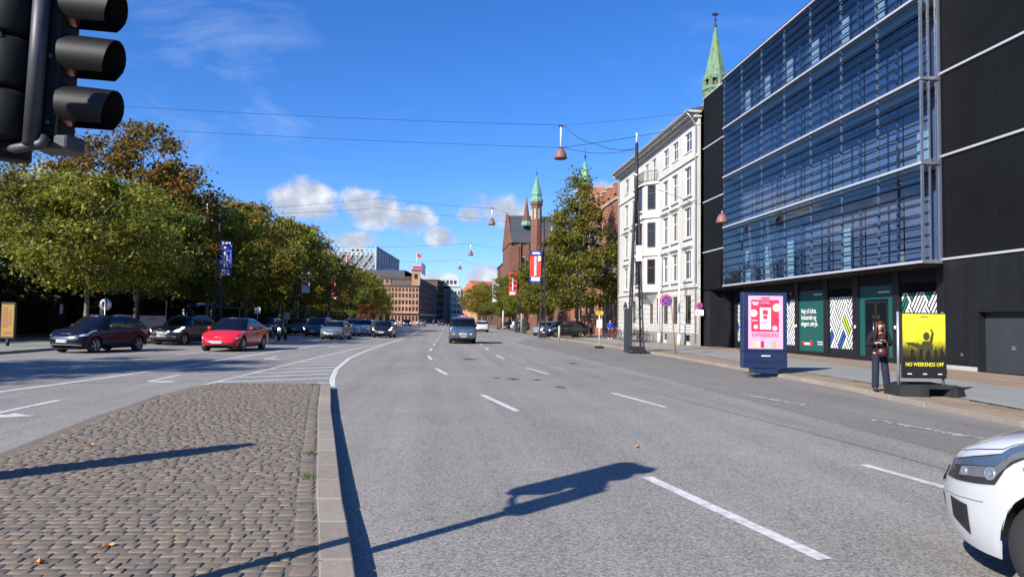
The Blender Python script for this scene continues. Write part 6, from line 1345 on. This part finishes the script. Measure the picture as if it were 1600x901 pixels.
# cars going our way
q_ = CarShape(**VAN); T_, _ = car('taxi_van', 'blue grey taxi van seen from behind in the middle lane', q_, (1.47,52.9), 90, 'car_vanblue', 'van', front=False, style='van', group=None)
p = q_.H; tx = MB().box(-.1,.08,-.30,.30,p+.0,p+.15).build('taxi_sign', MT['tail_red'], T_, .02); tx.location = (-1.7,0,-.02); MB().box(-1.8-.002,-1.8,-.2,.2,p+.03,p+.10).build('taxi_print', MT['ad_pink'], T_)
p = q_.B(3,.62,1); MB().box(p.x-.012,p.x+.02,-.09,.09,p.z-.02,p.z+.03).build('badge', MT['chrome'], T_)
for yy_, wd, mt_ in ((.62,.16,'chrome'),(-.55,.14,'plate_white'),(.66,.2,'ad_gold')): p = q_.B(2.7,.60 if mt_ == 'chrome' else .42,1); MB().box(p.x-.016,p.x+.02,yy_-wd/2,yy_+wd/2,p.z-.03,p.z+.03).build('sticker', MT[mt_], T_)
p = q_.B(3,.20,1); MB().box(p.x-.03,p.x,-.25,.16,p.z-.018,p.z+.018).build('lettering_bar', MT['ink_white'], T_)
lb = MB(); patch(q_.B,2.2,3,.30,.32,.012,8,1,1,lb); patch(q_.B,2.2,3,.30,.32,.012,8,1,-1,lb); lb.build('bumper_step', MT['chrome'], T_, fixn=True)
car('car', 'white suv driving away right of the taxi van', CarShape(**SUV), (5.75,104), 90, 'car_white', front=False, style='suv', cladding=True, group='cars driving away', res=.6)
car('car', 'far black suv driving away left of the taxi van', CarShape(**BOXY), (-.1,216), 90, 'car_black', front=False, style='suv', group='cars driving away', res=.45)
# parked on the right plaza
car('car', 'black people carrier parked on the plaza under the conical tree', CarShape(**MPV), (12.6,72.9), 197, 'car_black', style='van', group='cars parked on the plaza', z=.06, extra='both', roof='car_black')
for lab, sp, xy, hd, pm, st in [('silver car parked left of the black people carrier', SUV, (11.9,79.5), 225, 'car_silver', 'suv'), ('white car parked behind the silver one on the plaza', HATCH, (13.4,84), 225, 'car_white', 'hatch'), ('white car parked far along the right kerb', SUV, (13.8,126), 232, 'car_white', 'suv'), ('black car parked far along the right kerb', HATCH, (12.6,133), 235, 'car_black', 'hatch'), ('dark car parked on the plaza before the brick wing', SUV, (15.5,103), 230, 'car_darkgrey', 'suv')]:
    car('car', lab, CarShape(**sp), xy, hd, pm, style=st, group='cars parked on the plaza', z=.06, res=.6)
# the near white car at the lower right
NEAR = dict(L=4.35, W=1.80, H=1.56, wr=.335, fo=1.05, ro=.86, sill=.20, top=((0,.74),(.02,.80),(.05,.865),(.10,.925),(.18,.99),(.26,1.05),(.6,1.06),(.97,1.1),(1,1.0)), fa=1.0, fn=2.2, cab=(.24,.42,.86,.975), nose=.10, arch=1.13)
def near_car():
    q = CarShape(**NEAR); a = R(114); h = Vector((math.cos(a), math.sin(a))); nose = Vector((3.98,5.12)); c = nose-h*q.L/2
    T, _ = car('car', 'white hatchback nosing in at the lower right corner', q, (c.x,c.y), 114, 'car_white', style='suv', group=None, res=2.4, rails=False)
    for o in list(T.children):
        if o.name.startswith(('headlight','grille','badge','lower_intake','number_plate')): 
            for ch in list(o.children): bpy.data.objects.remove(ch)
            bpy.data.objects.remove(o)
    for sd in (1, -1):
        ta = lambda x: .625+.03*math.sin(PI*min(1,x*1.1))*-1+.07*x**2; tb = lambda x: .82+.03*x+.09*x**1.5
        base = patch(q.B, .42, 1.10, lambda x: ta(x)+.10*max(0,x-.72)*3, tb, .004, 22, 6, sd).build('headlight', MT['car_black_plastic'], T)
        patch(q.B, .46, 1.06, lambda x: .755+.02*x, lambda x: tb(x)-.012, .007, 20, 3, sd).build('sky_reflection', MT['inner_blue'], base)  # blue band paints the sky's reflection into the headlight top
        patch(q.B, .56, 1.0, lambda x: .655+.025*x, lambda x: .745+.035*x, .008, 14, 2, sd).build('reflector', MT['lamp_silver'], base)
        for s_, r_ in ((.60,.030),(.76,.042)):
            p = q.B(s_, .70, sd); n = (q.B(s_+.01,.70,sd)-q.B(s_-.01,.70,sd)).cross(q.B(s_,.715,sd)-q.B(s_,.685,sd)).normalized(); n = n if n.x > 0 else -n; rows = []
            ax = n.orthogonal().normalized(); ay = n.cross(ax)
            for rr_, zz in ((r_,.006),(r_*.95,.018),(r_*.75,.018),(r_*.6,.012),(.001,.026)): rows.append([p+n*zz+(ax*math.cos(2*PI*k/16)+ay*math.sin(2*PI*k/16))*rr_ for k in range(16)])
            MB().grid(rows, closed=True).build('projector', MT['lamp_silver'], base)
        patch(q.B, .415, 1.105, lambda x: ta(x)+.10*max(0,x-.72)*3-.008, lambda x: tb(x)+.008, .014, 22, 6, sd).build('lens_cover', MT['glass_lamp'], base)
        v = patch(q.B, .50, .64, lambda x: .22-.09*x, lambda x: .43-.03*x, .006, 8, 5, sd).build('bumper_vent', MT['car_black_plastic'], T)
        for k in range(4): patch(q.B, .515, .60, .23+.045*k, .245+.045*k, .012, 5, 1, sd).build('vent_slat', MT['tyre'], v)
        fl = MB(); patch(q.B, .42, .74, .462, .474, .010, 10, 1, sd, fl).build('bumper_crease', MT['car_white'], T)
        sm = MB(); patch(q.B, .16, 1.32, lambda x: .905 if x < .8 else .905, lambda x: .912, .003, 24, 1, sd, sm); struct(sm.build('bonnet_seam', MT['car_darkgrey'], T), 'stuff')
        sm = MB(); patch(q.B, 1.02, 1.16, .70, .706, .003, 4, 1, sd, sm); struct(sm.build('wing_seam', MT['car_darkgrey'], T), 'stuff')
        p = q.B(.90, .46, sd); MB().lathe([(0,.004),(.014,.003),(.016,0)], 12, (p.x,p.y,p.z), 'y').build('parking_sensor', MT['car_silver'], T)
        li = MB(); xa = q.xa[0]; ri = q.Ra-.004
        li.grid([[(xa+ri*math.cos(PI*k/20), sd*(q.W/2-.035), q.wr+ri*math.sin(PI*k/20)) for k in range(21)], [(xa+(ri-.02)*math.cos(PI*k/20), sd*(q.W/2-.40), q.wr+(ri-.02)*math.sin(PI*k/20)) for k in range(21)]]).build('wheel_arch_liner', MT['under'], T)
    patch(q.B, -.34, -.04, .52, .74, .010, 6, 4, cross=True).build('grille', MT['car_black_plastic'], T); patch(q.B, .04, .34, .52, .74, .010, 6, 4, 1).build('grille', MT['car_black_plastic'], T)
    patch(q.B, -.30, .30, .20, .38, .004, 10, 3, cross=True).build('lower_intake', MT['car_black_plastic'], T)
near_car()

# ---------------- coaches on the left
def coach(label, loc, L, H, wall, lower, text=True, W=2.55):
    T = thing('coach', label, 'bus', (loc[0], loc[1], -.03), 0, 'coaches at the left')   # front looks to -Y
    m = MB().box(-W/2,W/2,0,L,.45,H).build('body', MT[wall], T, .18)
    MB().box(-W/2+.1,W/2-.1,.3,L-.3,.25,.6).build('underbody', MT['under'], T)
    MB().box(W/2,W/2+.012,1.6,L-.15,.55,1.72).build('side_panel', MT[lower], T); MB().box(-W/2-.012,-W/2,1.6,L-.15,.55,1.72).build('side_panel', MT[lower], T)
    MB().box(W/2,W/2+.014,.9,L-.2,1.74,H-.35).build('side_glass', MT['coach_glass'], T); MB().box(-W/2-.014,-W/2,.9,L-.2,1.74,H-.35).build('side_glass', MT['glass_tint'], T)
    MB().box(W/2-.02,W/2+.02,L-.16,L-.02,.5,H-.1).build('corner_trim', MT['coach_white'], T)
    MB().box(-W/2+.12,W/2-.12,-.014,0,1.25,H-.3).build('windscreen', MT['coach_glass'], T); MB().box(-W/2+.2,W/2-.2,-.02,0,.5,1.15).build('front_panel', MT[wall], T)
    for sx in (-1,1):
        MB().box(sx*(W/2+.12)-.10,sx*(W/2+.12)+.10,-.42,-.30,1.75,2.45).build('mirror', MT['coach_white'], T, .03); MB().path([(sx*(W/2-.1),0,2.75),(sx*(W/2+.1),-.36,2.7),(sx*(W/2+.12),-.36,2.4)], .035, 6).build('mirror_arm', MT['coach_black'], T)
        MB().box(sx*.85-.2,sx*.85+.2,-.03,-.018,.7,.92).build('headlight', MT['lamp_silver'], T)
        for y in (2.6, L-3.2): MB().lathe([(0,-.13),(.3,-.13),(.48,-.11),(.5,0),(.48,.11),(.3,.13),(0,.13)], 22, (sx*(W/2-.12),y,.5), 'x').build('wheel', MT['tyre'], T)
    MB().box(-W/2+.4,W/2-.4,2,5.5,H,H+.18).build('roof_unit', MT[wall], T, .05)
    if text:
        FPX = lambda x, y, z: Matrix(((0,0,1,x),(1,0,0,y),(0,1,0,z),(0,0,0,1)))
        arc = []
        for k in range(9): a = R(-70)+R(140)*k/8; arc.append((W/2+.016, 4.9-.75*math.cos(a), 1.1+.62*math.sin(a)))
        arc2 = [(p[0], p[1]+.32-.02*abs(i-4)*3.2, p[2]) for i, p in enumerate(arc)]; MB().grid([arc, arc2]).build('red_swoosh', MT['ad_deep'], T)
        place('lettering', text_mesh('en-Rejser', .50, MT['plate_ink'], shear=.2), T, mat=FPX(W/2+.018, 5.0, 1.02)); place('lettering', text_mesh('milt', .32, MT['ad_deep'], shear=.2), T, mat=FPX(W/2+.018, 5.1, 1.45)); place('lettering', text_mesh('Den smarte', .34, MT['sign_red'], shear=.3), T, mat=FPX(W/2+.018, 8.2, 1.40))
    return T
coach('white and black tour coach with red swoosh under the left trees', (-26.2,55), 12.2, 3.15, 'coach_black', 'coach_white')
coach('dark blue tour bus parked behind the red car', (-26.0,79), 11.0, 3.0, 'bus_blue', 'coach_black', False)
# ================================================================== PEOPLE
def skin_obj(name, verts, edges, mt, parent, root=0, sub=2):
    me = bpy.data.meshes.new(name); me.from_pydata([v[0] for v in verts], edges, []); me.materials.append(MT[mt])
    o = bpy.data.objects.new(name, me); C.objects.link(o); o.parent = parent
    sk = o.modifiers.new('skin', 'SKIN'); sk.use_smooth_shade = True
    if not me.skin_vertices: 
        me.attributes.new('_s', 'FLOAT', 'POINT')
    sv = me.skin_vertices[0].data
    for i, v in enumerate(verts): r = v[1]; sv[i].radius = r if isinstance(r, tuple) else (r, r)
    sv[root].use_root = True
    ss = o.modifiers.new('smooth', 'SUBSURF'); ss.levels = sub; ss.render_levels = sub
    return o
def chain(items, base=None):
    """items: list of (start index or None, [(pos, r), ...]) -> verts, edges"""
    V, E = [], []
    for st, ch in items:
        prev = st
        for p, r in ch: V.append((p, r)); (E.append((prev, len(V)-1)) if prev is not None else None); prev = len(V)-1
    return V, E
def person(label, loc, rz, top, bottom, hair, h=1.7, arms=None, legs=None, group=None, hairlong=False, wide=1.0, fingers=False, headdrop=0., shoes='shoe_dark', nose=True, sub=2):
    """faces local -Y; arms: per side [(elbow),(wrist)], legs: per side [(knee),(ankle)] in local metres for a 1.7 m body"""
    T = thing('person', label, 'person', loc, rz, group); k = h/1.7; s = lambda p: (p[0]*k, p[1]*k, p[2]*k)
    arms = arms or {1: [(.24,.03,1.14),(.25,-.06,.90)], -1: [(-.24,.03,1.14),(-.25,-.06,.90)]}; legs = legs or {1: [(.10,-.02,.50),(.105,.03,.09)], -1: [(-.10,-.02,.50),(-.105,.03,.09)]}
    hd = headdrop; neck = (0,-.01-hd*.25,1.455); hb = (0,-.03-hd*.6,1.53-hd*.1); hm = (0,-.035-hd*.9,1.60-hd*.2); ht = (0,-.01-hd*.8,1.675-hd*.3)
    items = [(None, [(s((0,0,.92)),.12*k),(s((0,0,1.10)),(.115*k,.09*k)),(s((0,0,1.30)),(.13*k,.095*k)),(s((0,0,1.41)),(.085*k,.07*k)),(s(neck),.05*k),(s(hb),(.062*k,.07*k)),(s(hm),(.072*k,.085*k)),(s(ht),(.055*k,.065*k))])]
    V, E = chain(items); wr_idx = {}
    for sd in (1,-1):
        el, wr = arms[sd]; i0 = len(V)
        for j, (p, r) in enumerate([((sd*.165,0,1.385),.055),(el,.042),(wr,.028)]): V.append((s(p), r*k)); E.append((3 if j == 0 else len(V)-2, len(V)-1))
        d = (Vector(wr)-Vector(el)).normalized(); pm = Vector(wr)+d*.07; V.append((s(tuple(pm)), (.034*k,.02*k))); E.append((len(V)-2, len(V)-1)); palm = len(V)-1
        if fingers:
            side_ = d.cross(Vector((0,0,1))); side_ = side_.normalized() if side_.length > .01 else Vector((1,0,0)); dn = d.cross(side_)
            for f in range(4):
                b = pm+side_*(.024-.016*f)+d*.02; ln = (.065,.078,.072,.056)[f]; V.append((s(tuple(b+d*.015)), .008*k)); E.append((palm, len(V)-1)); V.append((s(tuple(b+d*ln*.6+dn*.012)), .0075*k)); E.append((len(V)-2, len(V)-1)); V.append((s(tuple(b+d*ln+dn*.035)), .0065*k)); E.append((len(V)-2, len(V)-1))
            b = pm-d*.04+side_*.03; V.append((s(tuple(b+side_*.02+d*.02)), .009*k)); E.append((palm, len(V)-1)); V.append((s(tuple(b+side_*.035+d*.055)), .008*k)); E.append((len(V)-2, len(V)-1))
        else: V.append((s(tuple(Vector(wr)+d*.16)), (.026*k,.014*k))); E.append((palm, len(V)-1))
        kn, an = legs[sd]
        for j, (p, r) in enumerate([((sd*.085,0,.87),.085),(kn,.055),(an,.038),((an[0],an[1]-.13,.035),.035)]): V.append((s(p), r*k)); E.append((0 if j == 0 else len(V)-2, len(V)-1))
    body = skin_obj('body', V, E, 'skin', T, 0, sub)
    # clothes
    tv = [(s((0,0,.88)),(.165*k,.14*k)),(s((0,0,1.02)),(.16*k,.135*k)),(s((0,0,1.2)),(.155*k,.125*k)),(s((0,0,1.34)),(.15*k,.115*k)),(s((0,0,1.43)),(.085*k,.075*k))]; te = [(0,1),(1,2),(2,3),(3,4)]
    for sd in (1,-1):
        el, wr = arms[sd]; d = (Vector(wr)-Vector(el))
        for j, (p, r) in enumerate([((sd*.17,0,1.385),.075),(el,.062),(tuple(Vector(el)+d*.55),.054),(tuple(Vector(el)+d*.93),.046)]): tv.append((s(p), r*k)); te.append((3 if j == 0 else len(tv)-2, len(tv)-1))
    skin_obj('top', tv, te, top, T, 0, sub)
    bv = [(s((0,0,.99)),(.135*k,.11*k)),(s((0,0,.90)),(.15*k,.12*k))]; be = [(0,1)]
    for sd in (1,-1):
        kn, an = legs[sd]
        for j, (p, r) in enumerate([((sd*.088,0,.80),.095),(kn,.072*wide),((kn[0]*.5+an[0]*.5,kn[1]*.5+an[1]*.5,kn[2]*.5+an[2]*.5),.070*wide),((an[0],an[1]-.01,an[2]-.03),.074*wide)]): bv.append((s(p), r*k)); be.append((1 if j == 0 else len(bv)-2, len(bv)-1))
    skin_obj('trousers', bv, be, bottom, T, 1, sub)
    for sd in (1,-1):
        an = legs[sd][1]; MB().lathe([(0,-.17),(.03,-.165),(.048,-.1),(.042,0),(.045,.07),(.03,.1),(0,.105)], 12, (an[0]*k,(an[1]-.04)*k,an[2]*k-.045), 'y').build('shoe', MT[shoes], T).scale = (1,1,1)
    m = MB(); hp = Vector(s(ht)); hc = Vector(s(hm))
    rows = []
    for i in range(8):
        f = i/7*PI*.62; rows.append([(hc.x+.098*k*math.sin(f)*math.cos(2*PI*j/16), hc.y+.018*k+.108*k*math.sin(f)*math.sin(2*PI*j/16), hc.z+.045*k+.088*k*math.cos(f)+(.05*k if (math.sin(2*PI*j/16) < -.3 and i > 4) else 0)) for j in range(16)])
    m.grid(rows, closed=True)
    if hairlong:
        for j in range(15):
            a = R(-25)+R(230)*j/14; r1 = .092*k; x0, y0 = hc.x+r1*math.cos(a), hc.y+.012+r1*math.sin(a); ln = (.30+.05*math.sin(j*2.1))*k
            m.path([(x0*.7,hc.y+(y0-hc.y)*.7,hc.z+.08*k),(x0,y0,hc.z),(x0*1.15,y0+.015,hc.z-ln*.55),(x0*1.05,y0+.02,hc.z-ln)], [.03*k,.032*k,.03*k,.012*k], 6)
    m.build('hair', MT[hair], T)
    if nose:
        MB().lathe([(0,.03),(.012,.012),(.018,-.016),(0,-.02)], 8, (hc.x,hc.y-.088*k,hc.z-.005*k)).build('nose', MT['skin'], T)
        for sd in (1,-1): MB().lathe([(0,.008),(.011,.0),(0,-.008)], 8, (hc.x+sd*.031*k,hc.y-.078*k,hc.z+.026*k)).build('eye', MT['hair_dark'], T)
        MB().box(hc.x-.022,hc.x+.022,hc.y-.086*k,hc.y-.07*k,hc.z-.05*k,hc.z-.04*k).build('mouth', MT['cloth_wine'], T)
    return T
# woman looking down at her hand beside the poster stand
person('woman in black jumper and dark jeans looking down by the yellow poster', (10.32,15.95,.115), R(-24), 'knit_black', 'denim', 'hair_auburn', 1.66,
       {1: [(.25,.02,1.13),(.07,-.20,1.22)], -1: [(-.26,.0,1.12),(-.10,-.23,1.17)]}, {1: [(.12,-.03,.49),(.17,.03,.09)], -1: [(-.09,-.01,.49),(-.10,.02,.09)]}, hairlong=True, wide=1.25, fingers=True, headdrop=.13)
t = thing('handbag', 'wine red handbag held before the chest of the woman in black', 'bag', (10.22,15.68,1.05), R(-24))
MB().lathe([(0,-.10),(.08,-.098),(.125,-.06),(.135,0),(.11,.06),(.05,.09),(0,.095)], 16).build('pouch', MT['leather_wine'], t).scale = (1,.55,1.1); MB().path([(-.10,0,.05),(-.12,.05,.22),(-.05,.14,.34),(.06,.15,.34),(.12,.05,.2),(.10,0,.05)], .012, 6).build('strap', MT['leather_wine'], t)
person('man in bright blue jacket and wine trousers on the right pavement', (15.3,64,.1), R(10), 'cloth_blue', 'cloth_wine', 'hair_dark', 1.78, {1: [(.27,.06,1.15),(.22,-.08,.97)], -1: [(-.27,.06,1.15),(-.22,-.08,.97)]}, {1: [(.09,-.10,.50),(.10,-.02,.10)], -1: [(-.09,.04,.50),(-.10,.14,.12)]}, shoes='cloth_white', sub=1)
person('person in white shirt and dark trousers behind the people carrier', (16.9,80,.06), R(150), 'cloth_white', 'shoe_dark', 'hair_dark', 1.75, sub=1)
person('person in pale top and jeans beside the far parked white car', (12.2,122,.06), R(120), 'cloth_white', 'cloth_jean', 'hair_dark', 1.75, sub=1)
person('far pedestrian in pink top on the crossing', (-4.2,180,0), 0, 'cloth_pink', 'cloth_grey', 'hair_dark', 1.75, sub=1, nose=False)
person('far pedestrian in dark coat near the hotel', (-2.5,205,0), .5, 'cloth_grey', 'shoe_dark', 'hair_dark', 1.78, sub=1, nose=False)
person('far pedestrian in orange jacket near the crossing', (-6.2,190,0), 1, 'cloth_orange', 'cloth_grey', 'hair_dark', 1.7, sub=1, nose=False)
person('far pedestrian in black left of the taxi van', (-1.2,200,0), 2, 'shoe_dark', 'shoe_dark', 'hair_dark', 1.8, sub=1, nose=False)
person('person standing by the brick portal of the city hall', (17.6,86,.06), R(60), 'cloth_grey', 'denim', 'hair_dark', 1.72, sub=1, nose=False)
# motorcycle and rider
def motorcycle():
    T = thing('motorcycle', 'black motorcycle with lit headlamp in the left lane', 'motorcycle', (-11.6,53.2,0), R(-90-6))
    for x, r in ((.72,.30),(-.70,.30)): wl = MB().lathe([(r*.55,-.06),(r*.9,-.07),(r,0),(r*.9,.07),(r*.55,.06)], 20, (x,0,r), 'y').build('wheel', MT['tyre'], T); MB().lathe([(0,0),(r*.6,.0)], 14, (x,.01,r), 'y').build('rim', MT['rim_dark'], wl)
    skin_obj('fairing', [((.62,0,.80),(.12,.16)),((.40,0,.92),(.17,.17)),((.05,0,.86),(.18,.16)),((-.30,0,.80),(.16,.10)),((-.75,0,.92),(.10,.08)),((.05,0,.50),(.2,.26)),((.40,0,.55),(.16,.2))], [(0,1),(1,2),(2,3),(3,4),(2,5),(5,6)], 'bike_black', T, 2, 1)
    MB().path([(.45,-.38,1.05),(.5,-.15,1.08),(.5,.15,1.08),(.45,.38,1.05)], .02, 6).build('handlebar', MT['iron'], T)
    for sd in (1,-1): MB().path([(.72,sd*.09,.30),(.5,sd*.09,1.0)], .03, 6).build('fork', MT['galv'], T)
    MB().lathe([(0,.05),(.07,.03),(.09,0)], 14, (.70,0,.86), 'x').build('headlight', MT['lamp_on'], T); MB().add([(.60,-.16,.95),(.60,.16,.95),(.42,.13,1.28),(.42,-.13,1.28)],[(0,1,2,3)]).build('windshield', MT['glass_tint'], T)
motorcycle()
p_ = person('motorcyclist in black leathers and helmet riding towards us', (-11.75,53.35,.12), R(-5), 'shoe_dark', 'shoe_dark', 'hair_dark', 1.75, {1: [(.34,-.12,1.10),(.32,-.42,.98)], -1: [(-.34,-.12,1.10),(-.32,-.42,.98)]}, {1: [(.24,-.36,.62),(.20,-.10,.28)], -1: [(-.24,-.36,.62),(-.20,-.10,.28)]}, sub=1, nose=False)
MB().lathe([(0,.15),(.08,.135),(.13,.07),(.14,0),(.125,-.08),(.08,-.13),(0,-.14)], 16, (0,-.05,1.65)).build('helmet', MT['car_black'], p_); MB().lathe([(.12,-.03),(.135,.0),(.13,.05)], 16, (0,-.065,1.65)).build('visor', MT['glass_tint'], p_)
